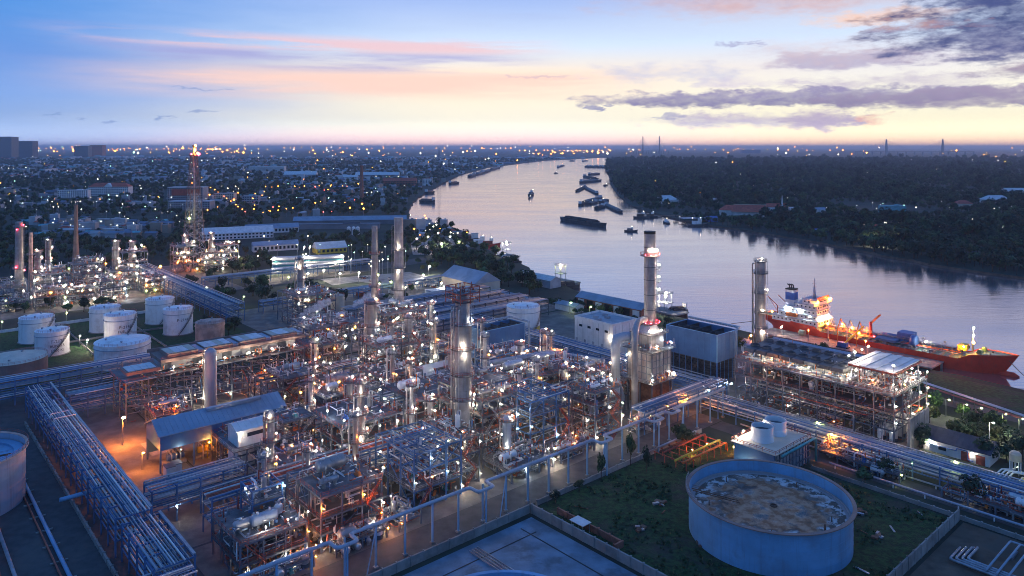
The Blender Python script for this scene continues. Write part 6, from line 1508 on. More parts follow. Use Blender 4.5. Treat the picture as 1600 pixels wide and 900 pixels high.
# trees
def woods():
    inds = []; mass_r = []; mass_l = []
    Y = 590.0
    while Y < 6500:
        s = 7.0 + Y / 130; x = bank_x(RBs, Y) + 5
        while x < .76 * Y + 160:
            xx, yy = x + r5.uniform(-.45, .45) * s, Y + r5.uniform(-.45, .45) * s
            if xx > bank_x(RBs, yy) + 4 and clear(xx, yy):
                n = mnoise.noise((xx * .004, yy * .003, 7))
                if n > -.52: mass_r.append((xx, yy, r5.uniform(.5, 1.1) * (1.7 if r5.random() < .07 else 1) * (4.6 + 2.8 * (n + .4)) * (1 + Y / 5200), 5 if r5.random() < .16 else r5.choice((0, 0, 1, 2, 2, 3)), r5.uniform(0, 6.28)))
            x += s
        Y += s * .85
    Y = 620.0
    while Y < 6500:
        s = 9 + Y / 95; x = -.75 * Y
        while x < bank_x(lb, Y) - 5:
            xx, yy = x + r5.uniform(-.45, .45) * s, Y + r5.uniform(-.45, .45) * s
            a, b = xx * CS + yy * SN, -xx * SN + yy * CS
            n = mnoise.noise((xx * .0035 / (1 + Y / 5000), yy * .0022, 3.3)) + .25 * mnoise.noise((xx * .011, yy * .008, 1))
            ok = b > 705 if a < 330 else (b > 640 or (a > 395 and b > 480) )
            if a > 500 and b < 900 and n < .1: ok = ok and r5.random() < .6
            if ok and clear(xx, yy) and xx < bank_x(lb, yy) - 6:
                thr = .16 if Y < 1300 else (.08 if Y < 2200 else -.05)
                pr = .95 if n < thr + .04 else (.6 if Y < 3500 else .4)
                if Y < 1130 and Y > 830 and -.66 * Y < xx < -.46 * Y: pr = .22
                if r5.random() < pr: mass_l.append((xx, yy, r5.uniform(.6, 1.05) * 5.2 * (1 + Y / 6500), 5 if r5.random() < .05 else r5.choice((0, 0, 1, 2, 3, 4)), r5.uniform(0, 6.28)))
            x += s
        Y += s * .85
    mass_r.sort(key=lambda p: (p[1] - 150 * (1 if p[0] - bank_x(RBs, p[1]) < 25 else 0)) / p[2]); mass_l.sort(key=lambda p: p[1] / p[2])
    names = ['dark green tree', 'leafy green tree', 'tall dark tree', 'mid green tree', 'olive green tree', 'palm tree']
    take_r = [p for p in mass_r if p[3] < 5][:50]; take_l = [p for p in mass_l if p[3] < 5][:34]
    for grp, nm, where in ((take_r, 'r', 'in the wood lining the far river bank'), (take_l, 'l', 'in the belt between works and town')):
        for p in grp: tree(Vector((p[0], p[1], 0)), p[2], p[3], f'{names[p[3]]} {where}', f'{names[p[3]]}s {where}')
    sr = set(take_r); sl = set(take_l)
    forest('far_bank_wood', [p for p in mass_r if p not in sr]); forest('town_side_wood', [p for p in mass_l if p not in sl])
woods()
# trees inside and round the works
near = [(1437, 700, 4.2, 2, 'round dark tree beside the slanting concrete wall'), (1519, 785, 3.9, 2, 'round dark bush-like tree beside the right hand pipe rack'), (1066, 700, 4.4, 1, 'leafy tree beside the front road near the furnace'), (1384, 745, 3.2, 3, 'small tree under the right hand rack by the road'), (1352, 760, 3.0, 0, 'low dark tree right of the big tank'),
        (1010, 738, 1.6, 2, 'narrow dark cypress at the corner of the tank lawn'), (985, 728, 2.2, 1, 'small bushy tree left of the cypress'), (905, 768, 2.0, 1, 'bush on the verge below the overhead pipe'), (868, 786, 2.0, 3, 'second bush on the verge below the overhead pipe'), (940, 752, 1.8, 0, 'third bush on the verge nearer the cypress')]
for x, y, s, k, lab in near: tree(G(x, y), s, k, lab, None, 2.6 if 'cypress' in lab else 1.0)
strip = []
def scatter(n, poly_px, smin, smax, seed):
    r = random.Random(seed); xs = [p[0] for p in poly_px]; ys = [p[1] for p in poly_px]; out = []
    while len(out) < n:
        x, y = r.uniform(min(xs), max(xs)), r.uniform(min(ys), max(ys)); ins = False; j = len(poly_px) - 1
        for i in range(len(poly_px)):
            (xi, yi), (xj, yj) = poly_px[i], poly_px[j]
            if (yi > y) != (yj > y) and x < (xj - xi) * (y - yi) / (yj - yi) + xi: ins = not ins
            j = i
        if ins: out.append((G(x, y), r.uniform(smin, smax), r.choice((0, 1, 2, 3, 4))))
    return out
for sd_, (poly, n, s0, s1, where) in enumerate((
    ([(1420, 620), (1600, 690), (1600, 730), (1560, 735), (1480, 690), (1415, 650)], 26, 2.6, 4.4, 'in the dark row behind the gatehouse'),
    ([(690, 392), (760, 405), (850, 452), (830, 462), (760, 440), (680, 410)], 44, 4.0, 6.5, 'in the grove by the river behind the hall'),
    ([(395, 440), (470, 455), (560, 470), (520, 486), (400, 478), (330, 470)], 26, 3.4, 6.0, 'round the rear column'),
    ([(385, 395), (430, 400), (420, 435), (360, 430)], 16, 4.0, 6.0, 'left of the striped office'),
    ([(860, 470), (930, 482), (1000, 500), (1060, 512), (1050, 520), (960, 505), (860, 485)], 24, 2.0, 3.6, 'along the river bank behind the white building'),
    ([(1060, 512), (1160, 535), (1220, 560), (1160, 552)], 10, 2.0, 3.2, 'behind the river cooling tower'),
    ([(560, 395), (640, 410), (700, 425), (640, 425), (560, 412)], 18, 3.0, 5.0, 'behind the twin stacks'),
    ([(540, 450), (660, 455), (700, 470), (600, 470)], 10, 2.4, 4.0, 'on the verge near the small tanks'),
    ([(0, 470), (60, 480), (140, 485), (190, 478), (180, 486), (60, 495), (0, 490)], 14, 3.2, 5.0, 'between the far left works and the tank farm'),
    ([(300, 500), (370, 512), (372, 528), (330, 520)], 6, 3.0, 4.5, 'beside the pinkish tank'),
    ([(1270, 545), (1300, 545), (1300, 560), (1270, 560)], 4, 2.4, 3.4, 'by the jetty shed'),
    ([(330, 410), (250, 470), (300, 480), (360, 470)], 12, 3.0, 5.0, 'along the diagonal rack'))):
    for p, s, k in scatter(n, poly, s0, s1, sd_):
        nm = ['dark green tree', 'leafy green tree', 'tall dark tree', 'mid green tree', 'olive green tree'][k]
        tree(p, s, k, f'{nm} {where}', f'{nm}s {where}')

# distant lamps
def town_lamps():
    n = 0; rest = {}
    L = []
    for x0, x1, y0, y1, num, cs, big_ in ((0, 400, 232, 245, 90, 'oooowg', 1.7), (400, 1000, 232, 246, 60, 'oooww', 1.3), (1000, 1600, 234, 247, 36, 'ooow', 1.3), (0, 640, 245, 330, 150, 'wwwoog', .9), (320, 600, 295, 345, 30, 'oooor', 1.5), (0, 300, 315, 370, 60, 'wwwwg', .9), (650, 860, 245, 268, 24, 'ow', 1.1),
                                         (960, 1600, 246, 300, 26, 'wwwo', 1.0), (1330, 1600, 300, 370, 34, 'wwwg', 1.1), (1000, 1330, 290, 350, 12, 'wwo', 1.0), (640, 740, 345, 380, 24, 'wwo', 1.1), (400, 640, 385, 440, 40, 'wwwg', .9), (840, 1000, 240, 246, 20, 'oow', 1.3)):
        for q in range(num): L.append((r5.uniform(x0, x1), r5.uniform(y0, y1), r5.choice(cs), big_ * (.6 + 1.3 * r5.random() ** 2)))
    # roads read as strings of orange lamps
    for (xa, ya, xb, yb, k) in ((60, 237.5, 430, 238, 26), (440, 236, 820, 237, 22), (1070, 238.5, 1330, 240, 14), (330, 300, 385, 345, 9), (400, 297, 560, 296, 8), (160, 240, 330, 236, 14), (840, 240, 960, 240, 14), (410, 345, 470, 335, 5)):
        for q in range(k): t = (q + r5.uniform(-.3, .3)) / k; L.append((xa + (xb - xa) * t, ya + (yb - ya) * t + r5.uniform(-.4, .4), 'o', r5.uniform(.9, 1.7)))
    cn = {'w': 'small white street lamp', 'o': 'orange street lamp', 'g': 'greenish street lamp', 'r': 'red lamp'}
    L.sort(key=lambda q: -q[1])
    mass = MB(); mi = {'w': 0, 'o': 1, 'g': 2, 'r': 3}
    for i, (x, y, c, b) in enumerate(L):
        p = G(x, y); D = p.y
        if D < 7000 and abs(0) < 1:
            if p.y < 7600 and bank_x(lb, p.y) - 4 < p.x < bank_x(RBs, p.y) + 4: continue
        h = 9 if y > 262 else max(10, D * .0045)
        if y > 300 and x < 640: h = 12
        if n < 280:
            side = 'on the far bank' if p.x > bank_x(RBs, min(p.y, 7500)) else 'in the town'
            zone = 'near the works' if y > 380 else ('at middle distance' if y > 300 else 'far off')
            spot_lamp(p.x, p.y, h, c, D, f'{cn[c]} {side}, {zone}', f'{cn[c]}s {side}, {zone}', b); n += 1
        else:
            r = .36 * D / 736 * b; q0 = len(mass.v); mass.v += [(p.x, p.y, h + r), (p.x + r, p.y, h), (p.x, p.y + r, h), (p.x - r, p.y, h), (p.x, p.y - r, h), (p.x, p.y, h - r)]
            for q in ((0, 1, 2), (0, 2, 3), (0, 3, 4), (0, 4, 1), (5, 2, 1), (5, 3, 2), (5, 4, 3), (5, 1, 4)): mass.face(tuple(q0 + k for k in q), mi[c])
    o = put(bpy.data.objects.new('distant_lamps', mass.data('distant_lamps', ['far_white', 'far_orange', 'far_green', 'far_red']))); tag(o, kind='stuff')
town_lamps()
for x, y, c, r_, lab in ((689, 381, 'w', 2.0, 'very bright white flood lamp in the riverside yard'), (670, 416, 'w', 1.6, 'bright white flood lamp beside the grove'), (369, 391, 'o', 1.5, 'starry orange lamp among trees left of the office'), (500, 402, 'w', 1.1, 'white lamp above the canopy'), (475, 386, 'w', 1.1, 'white lamp behind the striped office'), (1371, 372, 'w', 2.2, 'bright white lamp on the far river bank'), (227, 418, 'o', 1.5, 'left starry orange flood lamp behind the diagonal rack'), (250, 416, 'o', 1.7, 'second starry orange flood lamp behind the diagonal rack'), (290, 408, 'o', 1.5, 'starry warm flood lamp at the flare tower foot'), (310, 407, 'o', 1.4, 'second warm flood lamp at the flare tower foot')):
    p = G(x, y + 14); lamp_post(lab, (0, 0, 0), (14) * p.y / 1150, c, None, world=p, r=r_ * .5)
for x, y, c, lab in ((1294, 710, 'o', 'starry orange lamp on a post right of the two-fan tower'), (1272, 690, 'g', 'small green lamp under the right hand rack'), (1424, 640, 'g', 'first yellow lamp in the line along the river walk'), (1447, 646, 'g', 'second yellow lamp in the line along the river walk'), (1478, 652, 'g', 'third yellow lamp in the line along the river walk'), (1505, 660, 'g', 'fourth yellow lamp in the line along the river walk'), (1528, 666, 'g', 'fifth yellow lamp in the line along the river walk'), (1566, 676, 'g', 'sixth yellow lamp in the line along the river walk'), (1592, 684, 'g', 'last yellow lamp in the line along the river walk'), (1546, 710, 'w', 'tall white flood lamp behind the gatehouse'), (1071, 650, 'o', 'yellow lamp over the front road near the furnace'), (1139, 625, 'c', 'bright bluish lamp at the corner of the right hand racks'), (890, 490, 'g', 'left yellow lamp by the river rack'), (921, 497, 'g', 'right yellow lamp by the river rack'), (380, 480, 'g', 'yellow lamp in the bush by the diagonal rack'), (322, 465, 'g', 'greenish lamp behind the diagonal rack'), (1170, 545, 'o', 'orange lamp at the foot of the river column'), (1486, 755, 'g', 'green-yellow lamp on the right hand rack')):
    p = G(x, y); hh = 11 if 'tall' in lab else 7; lamp_post(lab, (0, 0, 0), hh, c, None, world=p, r=.45 if c != 'o' else .6)
# ------------------------------------------------------------------ the river: tanker, jetty, barges, boats
def tanker():
    STA = 107.0                                        # bow grid position b; ship runs towards -b
    T = Thing('tanker_ship', 'red-hulled tanker with white superstructure moored at the jetty', 'ship', (403, 223, WZ), rot=TH - math.pi / 2)
    Ls, Bh = 118.0, 9.6                                # local x from stern (0) to bow, y to port/starboard
    def half(x, z):                                    # half breadth
        t = x / Ls; k = 1.0
        if t < .16: k = (t / .16) ** .55 * (.55 + .45 * min(1, z / 6)) if t > 0 else .0
        if t < .16: k = max(k, .62 * min(1, max(0, (z - 2.5) / 4)) + .0)
        if t > .80: q = (t - .80) / .20; k = max(0.0, 1 - q ** (1.7 + .9 * max(0, z) / 9))
        return Bh * min(1, k)
    def sheer(x):
        t = x / Ls
        if t < .25: return 8.2 + (1 - t / .25) * 1.0
        if t < .28: return 8.2 - (t - .25) / .03 * 2.4
        if t < .85: return 5.8
        if t < .885: return 5.8 + (t - .85) / .035 * 2.6
        return 8.4 + (t - .885) / .115 * 2.0
    N = 60; zs = 7; mb = MB(); rows = []
    for i in range(N + 1):
        x = Ls * i / N; top = sheer(x); row = []
        for j in range(zs + 1):
            z = -1.5 + (top + 1.5) * j / zs
            rake = (max(0, (x / Ls - .86) / .14)) * (z - 2) * .62 - (max(0, (.08 - x / Ls) / .08)) * max(0, z - 2) * .55
            row.append((x + rake, half(x, z), z))
        rows.append(row)
    for s in (-1, 1):
        base = len(mb.v)
        for row in rows: mb.v += [(p[0], s * p[1], p[2]) for p in row]
        for i in range(N):
            for j in range(zs):
                a = base + i * (zs + 1) + j; q = (a, a + zs + 1, a + zs + 2, a + 1); mb.face(q if s < 0 else q[::-1], 0, True)
    b0 = len(mb.v); mb.v += [(p[0], -p[1], p[2]) for p in rows[0]] + [(p[0], p[1], p[2]) for p in rows[0]]
    for j in range(zs): mb.face((b0 + j, b0 + j + 1, b0 + zs + 2 + j, b0 + zs + 1 + j), 0)
    T.mesh('hull', 'hull_red', mb)
    T.mesh('bulbous_bow', 'hull_red', MB().tube([(Ls * .93, 0, .2), (Ls + 3, 0, .4), (Ls + 5.2, 0, .3)], [1.6, 1.5, .3], 12))
    dk = MB(); base = 0
    for i in range(N + 1):
        x, y, z = rows[i][zs]; dk.v += [(x, -y + .05, z - .55), (x, y - .05, z - .55)]
    for i in range(N): dk.face((2 * i, 2 * i + 2, 2 * i + 3, 2 * i + 1))
    T.mesh('deck', 'deck_green', dk)
    def tb(name, m, c, d): return T.mesh(name, m, MB().box(c, d))
    # accommodation block
    for k, (x0, x1, w, z0, z1) in enumerate(((4, 31, 17, 7.8, 10.6), (8, 30, 15, 10.6, 13.4), (12, 30, 14, 13.4, 16.2), (17, 30, 13, 16.2, 19.0), (21, 29.5, 12, 19.0, 21.6))):
        blk = tb('deckhouse', 'wall_white', ((x0 + x1) / 2, 0, (z0 + z1) / 2), (x1 - x0, w, z1 - z0))
        tb('deck_edge', 'tank_grey', ((x0 + x1) / 2, 0, z1), (x1 - x0 + 1.4, w + 1.4, .18)); wn = MB()
        for s in (-1, 1):
            for i in range(int((x1 - x0) / 2.4)): wn.box((x0 + 1.4 + i * 2.4, s * (w / 2 + .02), z0 + 1.5), (.8, .1, .8))
        for i in range(5): wn.box((x1 + .02, -w / 2 + w * (i + .5) / 5, z0 + 1.6), (.1, 1.1, .9))
        T.mesh('window_row', 'glass_dark', wn, kind='stuff')
        T.mesh('handrail', 'white_paint', rail_mb(MB(), [(x0 - .5, -w / 2 - .5, z1), (x1 + .5, -w / 2 - .5, z1), (x1 + .5, w / 2 + .5, z1), (x0 - .5, w / 2 + .5, z1)], 1.0, 2, .07, True))
    tb('bridge_wing', 'wall_white', (28.5, 0, 20.0), (3.2, 21, 1.6)); tb('bridge_window', 'glass_dark', (29.9, 0, 20.6), (.3, 11.6, 1.0))
    tb('sign_board', 'hull_red', (30.1, 0, 22.6), (.3, 13, 2.0))
    for body, z, m, xx in (('SAFETY FIRST', 22.55, 'white_paint', 30.28), ('NO SMOKING', 18.0, 'text_ink', 30.06)):
        t = text_mb(body, 1.5); t.v = [(xx, x, z + y) for x, y, _ in t.v]; T.mesh('lettering', m, t)
    tb('funnel', 'wall_white', (11.5, 0, 20.5), (5, 5, 9)); tb('funnel_band', 'blue_paint', (11.5, 0, 21.4), (5.1, 5.1, 4.2)); tb('funnel_top', 'black', (11.5, 0, 25.2), (5.2, 5.2, .7))
    for k in range(3): T.mesh('exhaust', 'black', MB().tube([(10.6 + k * .9, -.6 + k * .6, 25.4), (10.4 + k * .9, -.6 + k * .6, 27.2), (9.2 + k * .9, -.6 + k * .6, 27.8)], .35, 7))
    T.mesh('radar_mast', 'tank_grey', MB().tube([(25, 0, 21.6), (25, 0, 28)], [1.1, .5], 8).tube([(25, 0, 28), (25, 0, 33)], .2, 6).bar((25, -2.6, 28.4), (25, 2.6, 28.4), .25).bar((23.6, 0, 30), (26.6, 0, 30), .2).bar((25, -1.4, 31.5), (25, 1.4, 31.5), .2))
    T.mesh('stern_crane', 'red_oxide', MB().tube([(5, -4, 8), (5, -4, 15)], .4, 8).bar((5, -4, 15), (-1, -4, 19.5), .35).bar((5, -4, 12), (-1, -4, 19.5), .2).tube([(7, 4, 8), (7, 4, 15)], .4, 8).bar((7, 4, 15), (1, 4, 19.5), .35))
    tb('lifeboat', 'orange_paint', (16, -8.2, 12.4), (6, 2.2, 1.9))
    # cargo deck
    for k in range(17):
        x = 34 + k * 3.9
        for s in (-1, 1): tb('deck_girder', 'steel', (x, s * 6.1, 5.75), (.35, 6.6, .9))
    tb('catwalk', 'steel', (65, 0, 8.4), (70, 1.8, .2)); T.mesh('handrail', 'galv', rail_mb(MB(), [(30, -.9, 8.5), (100, -.9, 8.5), (100, .9, 8.5), (30, .9, 8.5)], 1.0, 2.4, .07, True))
    for k in range(16): tb('catwalk_leg', 'steel', (32 + k * 4.5, 0, 6.8), (.3, 1.4, 3.0))
    for k in range(8): y = -4.2 + k * 1.2; T.mesh('cargo_pipe', 'hull_red' if k in (1, 5) else ('orange_paint' if k == 3 else 'steel'), MB().tube([(31, y, 6.7), (99 - (k % 3) * 9, y, 6.7)], .24, 6))
    for x in (38, 50, 66, 78, 88):
        tb('hatch_coaming', 'steel', (x, -6.8, 6.2), (1.8, 1.8, 1.5)); T.mesh('vent_post', 'galv', MB().tube([(x + 3, 2.5, 5.4), (x + 3, 2.5, 9.6)], .22, 6).box((x + 3, 2.5, 9.9), (1.0, 1.0, .8)))
    T.mesh('hose_crane', 'hull_red', MB().tube([(56, 0, 5.4), (56, 0, 14)], [.9, .7], 10)); T.mesh('crane_boom', 'orange_paint', MB().bar((56, 0, 13.0), (61, 0, 18.6), .6, .7).bar((56, 0, 14), (60, 0, 18.2), .2))
    tb('deck_house', 'blue_paint', (73, 3, 8.4), (7, 7, 5.8)); T.mesh('deck_tank', 'blue_paint', MB().tube([(77, -2, 8.4), (79.5, -2, 8.4)], 3.0, 16)); tb('manifold_rack', 'steel_blue', (66, 0, 7.4), (10, 15, 1.2)); T.mesh('deck_tank', 'blue_paint', MB().tube([(60, 5, 7), (68, 5, 7)], 1.4, 12))
    # forecastle
    T.mesh('foremast', 'galv', MB().tube([(104, 0, 8), (104, 0, 21)], [.45, .2], 8).bar((104, -1.6, 18), (104, 1.6, 18), .2).bar((104, -1, 15), (104, 1, 15), .2))
    for y in (-3.4, 3.4): T.mesh('windlass', 'green_paint', MB().tube([(108, y - 1.4, 9.6), (108, y + 1.4, 9.6)], .9, 12).box((108, y, 8.9), (2.4, 2.4, .8)))
    for x, y in ((112, -2), (112, 2), (101, -5), (101, 5)): T.mesh('bollard', 'black', MB().tube([(x, y, 8.2), (x, y, 9.4)], .4, 8))
    tb('store_house', 'yellow_paint', (99.5, 1.5, 9.2), (3.4, 6, 2.6))
    T.mesh('handrail', 'galv', rail_mb(MB(), [(rows[i][zs][0], -rows[i][zs][1], rows[i][zs][2] - .1) for i in range(2, N - 1)], 1.0, 2.5, .07))
    for (x, y, z, c, r) in ((30.8, -7.5, 21.5, 'o', .55), (30.8, 7.5, 21.5, 'o', .55), (25, 0, 22.4, 'o', .5), (8, -8.2, 10.0, 'c', .42), (14, -7.8, 12.8, 'c', .42), (20, -7.4, 15.4, 'c', .42), (26, -7.4, 12.8, 'c', .42), (12, -8.2, 15.6, 'c', .42), (31, -5, 11.5, 'w', .3), (31, -1, 11.5, 'w', .3), (31, 3, 11.5, 'w', .3), (31, 6, 11.5, 'w', .3), (34, -3, 9.5, 'o', .5), (40, 2, 9.5, 'o', .55), (47, -2, 9.6, 'o', .55), (1, -3, 10.6, 'o', .35), (52, -5, 8, 'o', .5), (104.4, -.4, 12.6, 'o', .8), (104.4, 0, 16.0, 'w', .4), (104.4, 0, 19.6, 'w', .34), (101, -3, 10.4, 'o', .5), (84, -3, 9.5, 'w', .34), (60, -6, 8, 'r', .5)):
        o = T.share('lamp', unit_mesh('lamp', LAMPS[c]), (0, 0, 0), 0, (r * .72,) * 3); o.location = (x, y, z)
    T.mesh('mooring_rope', 'wood', MB().tube([(117, 0, 9), (124, -4, 4), (133, -14, 1.2)], .16, 5)); T.mesh('mooring_rope', 'wood', MB().tube([(-1, 0, 8), (-10, -6, 3.5), (-18, -16, 2.2)], .16, 5))
tanker()
# jetty and things on the bank
T = Thing('jetty', 'dark red-brown jetty deck on piles beside the tanker', 'jetty', (381, 128, 0))
for i in range(16): T.box('deck_slab', 'tank_brown', (384.5, 131 + i * 5.6, 1.0), (16, 5.5, .6))
for i in range(17):
    for a in (378, 391.5): T.beam('pile', 'concrete', (a, 129 + i * 5.5, -4), (a, 129 + i * 5.5, .8), .8)
for i in range(8): T.mesh('tyre_fender', 'black', MB().lathe((12, 6 + i * 11, -.4), [(.5, -.3), (.9, -.3), (.9, .3), (.5, .3)], 12))
T.lamp((380, 190, 7), 'o', .5); T.lamp((380, 160, 7), 'o', .5); T.lamp((379, 205, 6), 'w', .4)
for y in (190, 160, 205): T.beam('lamp_pole', 'galv', (380, y, 1), (380, y, 7), .16)
for i in range(4): T.mesh('loading_arm', 'galv' if i % 2 else 'orange_paint', MB().tube([(7, 40 + i * 5, 1.3), (7, 40 + i * 5, 9)], .3, 8).tube([(7, 40 + i * 5, 9), (13, 41 + i * 5, 13), (17, 41 + i * 5, 8)], .24, 7))
T = Thing('mobile_crane', 'yellow boom crane with blue cab standing on the jetty', 'crane', (381, 172, 1.3)); T.mesh('cab', 'blue_paint', MB().box((0, 0, 1.4), (3, 4.5, 2.6))); T.mesh('boom', 'yellow_paint', MB().bar((0, -1, 2.4), (4, -9, 12), .8)); T.mesh('chassis', 'black', MB().box((0, 0, .3), (3, 6, .6)))
T = Thing('fender_drum', 'green-white floating fender drum beside the ship side', 'fender', (389, 198, 2.6)); T.mesh('drum', 'fender', MB().lathe((0, 0, 0), [(0, -1.6), (1.6, -1.5), (1.6, 1.5), (0, 1.6)], 14)); T.e.rotation_euler = (R(90), 0, TH)
T = gable_shed('jetty_shed', 'long low shed with blue roof beside the jetty', 'shed', 352, 146, 360, 196, 4.6, 6.4, 'roof_blue', 'brick', ridge='b')
T = gable_shed('jetty_shed', 'short pale blue roofed shed at the foot of the river column', 'shed', 340, 192, 348, 206, 4, 5.6, 'roof_blue', 'wall_white', ridge='b')
T = gable_shed('jetty_shed', 'low blue roofed hut on the green bank near the bow', 'shed', 367, 66, 371, 80, 3, 4, 'roof_blue', 'wall_white', ridge='b')
T = gable_shed('riverside_shed', 'long blue roofed riverside shed with reddish open bays', 'shed', 354, 282, 365, 336, 6.5, 9.5, 'roof_blue', 'brick', ridge='b'); 
for i in range(7): T.box('bay_door', 'black' if i % 2 else 'wall_white', (353.9, 286 + i * 7.6, 2.8), (.2, 5.2, 5.4))
T = gable_shed('riverside_shed', 'shorter pale riverside shed further up the bank', 'shed', 383, 390, 394, 426, 6, 8.5, 'roof_pale', 'wall_grey', ridge='b')
T = gable_shed('riverside_shed', 'small blue roofed shed beside the river rack', 'shed', 338, 322, 346, 340, 4, 5.5, 'roof_blue', 'wall_white', ridge='b')
T = gable_shed('riverside_shed', 'white long truck shelter in front of the riverside sheds', 'shed', 330, 360, 338, 392, 4, 5.4, 'roof_blue', 'wall_white', ridge='b')
T = Thing('covered_walkway', 'long walkway with blue and dark red roof strips down the river bank', 'walkway', (336, 20, 0))
for i in range(26): T.box('roof_panel', 'roof_blue', (306.5 + i * 1.5, 22 + i * 4.2, 4.2), (2.2, 4.3, .2), -.34); T.box('lower_panel', 'red_oxide', (304.6 + i * 1.5, 22.7 + i * 4.2, 3.7), (1.6, 4.3, .2), -.34)
for i in range(13): T.beam('post', 'steel', (305.6 + i * 3, 22 + i * 8.4, 0), (305.6 + i * 3, 22 + i * 8.4, 3.9), .3)
def dock(label, at_, n, w, l, hh, lampc, rot=TH):
    T = Thing('mooring_platform', label, 'jetty', (0, 0, 0), world=at_, rot=rot); T.mesh('deck', 'concrete', MB().box((0, 0, .6), (w, l, .8)))
    for x in (-w * .42, w * .42):
        for k in range(n): T.mesh('pile', 'wood', MB().tube([(x, -l * .45 + l * .9 * k / (n - 1), -4), (x, -l * .45 + l * .9 * k / (n - 1), .4)], .4, 6))
    for x in (-2.6, 2.6):
        for y in (-3, 3): T.mesh('gantry_leg', 'galv', MB().bar((x, y, 1), (x, y, hh), .35))
    for z in (hh * .5, hh): T.mesh('gantry_deck', 'steel', MB().box((0, 0, z), (6.6, 7.6, .3)))
    T.mesh('handrail', 'galv', rail_mb(MB(), [(-3.2, -3.7, hh), (3.2, -3.7, hh), (3.2, 3.7, hh), (-3.2, 3.7, hh)], closed=True, w=.1))
    o = T.share('lamp', unit_mesh('lamp', LAMPS[lampc]), (0, 0, 0), 0, .5); o.location = (0, 0, hh - 2)
    o = T.share('lamp', unit_mesh('lamp', 'lamp_white'), (0, 0, 0), 0, .36); o.location = (-3, -3, hh + 1); return T
dock('river loading platform with green-lit gantry', G(876, 440), 6, 14, 30, 13, 'g'); dock('river loading platform behind the tall furnace stack', G(1040, 487), 6, 14, 26, 12, 'w'); dock('upstream river platform with a lamp gantry beside moored barges', G(792, 400), 5, 14, 24, 13, 'w')

def barge(name, label, cat, p, q, w, h, seed, cover='barge_cover', house_=True, group=None, lamp=False):
    """hull with raked ends, hatch covers and a wheelhouse, lying between two water points"""
    r = random.Random(seed); p = Vector((p[0], p[1], WZ)); q = Vector((q[0], q[1], WZ)); L = (q - p).length; T = Thing(name, label, cat, (0, 0, 0), group, math.atan2(q.y - p.y, q.x - p.x), world=(p + q) / 2)
    mb = MB(); st = [(-.5, .35, h * 1.25), (-.44, .8, h * 1.1), (-.3, 1, h), (.3, 1, h), (.44, .85, h * 1.15), (.5, .3, h * 1.4)]
    for s, k, z in st: x = s * L; y = k * w / 2; mb.v += [(x * .97, -y * .8, -.8), (x, -y, z), (x, y, z), (x * .97, y * .8, -.8)]
    for i in range(5):
        a = i * 4; mb.face((a, a + 4, a + 5, a + 1)); mb.face((a + 2, a + 6, a + 7, a + 3)); mb.face((a + 1, a + 5, a + 6, a + 2))
    mb.face((0, 1, 2, 3)); mb.face((23, 22, 21, 20)); T.mesh('hull', 'barge', mb)
    n = max(2, int(L / 22))
    for i in range(n):
        x = -L * .38 + L * .7 * (i + .5) / n; l = L * .7 / n * .9; T.mesh('hatch_cover', cover, MB().poly([(x - l / 2, -w * .36), (x + l / 2, -w * .36), (x + l / 2, w * .36), (x - l / 2, w * .36)], h * .9, h * 1.55).box((x, 0, h * 1.7), (l * .96, w * .4, h * .4)))
    if house_:
        s = r.choice((-1, 1)); T.mesh('wheelhouse', 'wall_white', MB().box((s * L * .42, 0, h * 1.9), (L * .07, w * .5, h * 1.4))); T.mesh('wheelhouse_roof', 'roof_blue', MB().box((s * L * .42, 0, h * 2.65), (L * .085, w * .6, .3)))
    if lamp: o = T.share('lamp', UNIT.get(('farb', 'w')) or unit_mesh('lamp', 'lamp_white'), (0, 0, 0), 0, .5); o.location = (0, 0, h * 2.6)
    return T
def bp(x, y): p = G(x, y, WZ); return (p.x, p.y)
T = barge('barge', 'longest dark covered barge alone in mid river', 'barge', bp(877, 344), bp(946, 355), 15, 4.2, 1, 'barge', False)
BL = [((905, 321), (921, 319.5), 'barge at the lower left of the moored cluster with a cabin'), ((911, 317.5), (940, 310), 'long pale covered barge at the top of the moored cluster'), ((919, 320), (932, 317), 'barge in the middle of the moored cluster'), ((931, 327), (943, 324), 'short barge at the bottom of the moored cluster'), ((937, 317), (949, 314), 'barge behind the right end of the moored cluster'), ((946, 321), (971, 333), 'barge slanting out at the right end of the moored cluster'),
      ((900.5, 300), (915, 292.5), 'left barge of the slanting pair above the cluster'), ((914, 294), (934, 304), 'right barge of the slanting pair above the cluster'), ((906, 286), (939, 283), 'broader barge of the upper stacked pair'), ((912, 277), (934, 281), 'narrower barge of the upper stacked pair'), ((920, 274), (936, 272.2), 'small barge highest in the mid-river line'), ((871, 262), (881, 259), 'far barge at the left of the channel'), ((910, 252.5), (918, 251.6), 'far thin barge near the river bend'), ((889, 252), (898, 252), 'far boxy barge on the left near the bend')]
for i, (p, q, lab) in enumerate(BL): barge('barge', lab, 'barge', bp(*p), bp(*q), 11 if p[1] > 290 else 16, 2.7 if p[1] > 290 else 4, 10 + i, 'barge_cover' if i % 3 else 'barge', True, lamp=i % 2 == 0)
for i in range(9): barge('barge', 'far barge in the row moored against the wooded point', 'barge', bp(915 + i * 3.8, 261.6 + (i % 2) * .5), bp(918.4 + i * 3.8, 261 + (i % 2) * .5), 18, 5, 60 + i, group='barges moored against the wooded point')
for i, (x, y, x2, y2) in enumerate(((733, 277, 742, 274), (744, 274, 754, 270.5), (755, 270.5, 765, 267), (766, 266.5, 780, 262.5))): barge('barge', ['nearest barge of the left bank string', 'second barge of the left bank string', 'third barge of the left bank string', 'farthest barge of the left bank string'][i], 'barge', bp(x, y), bp(x2, y2), 20, 5, 80 + i)
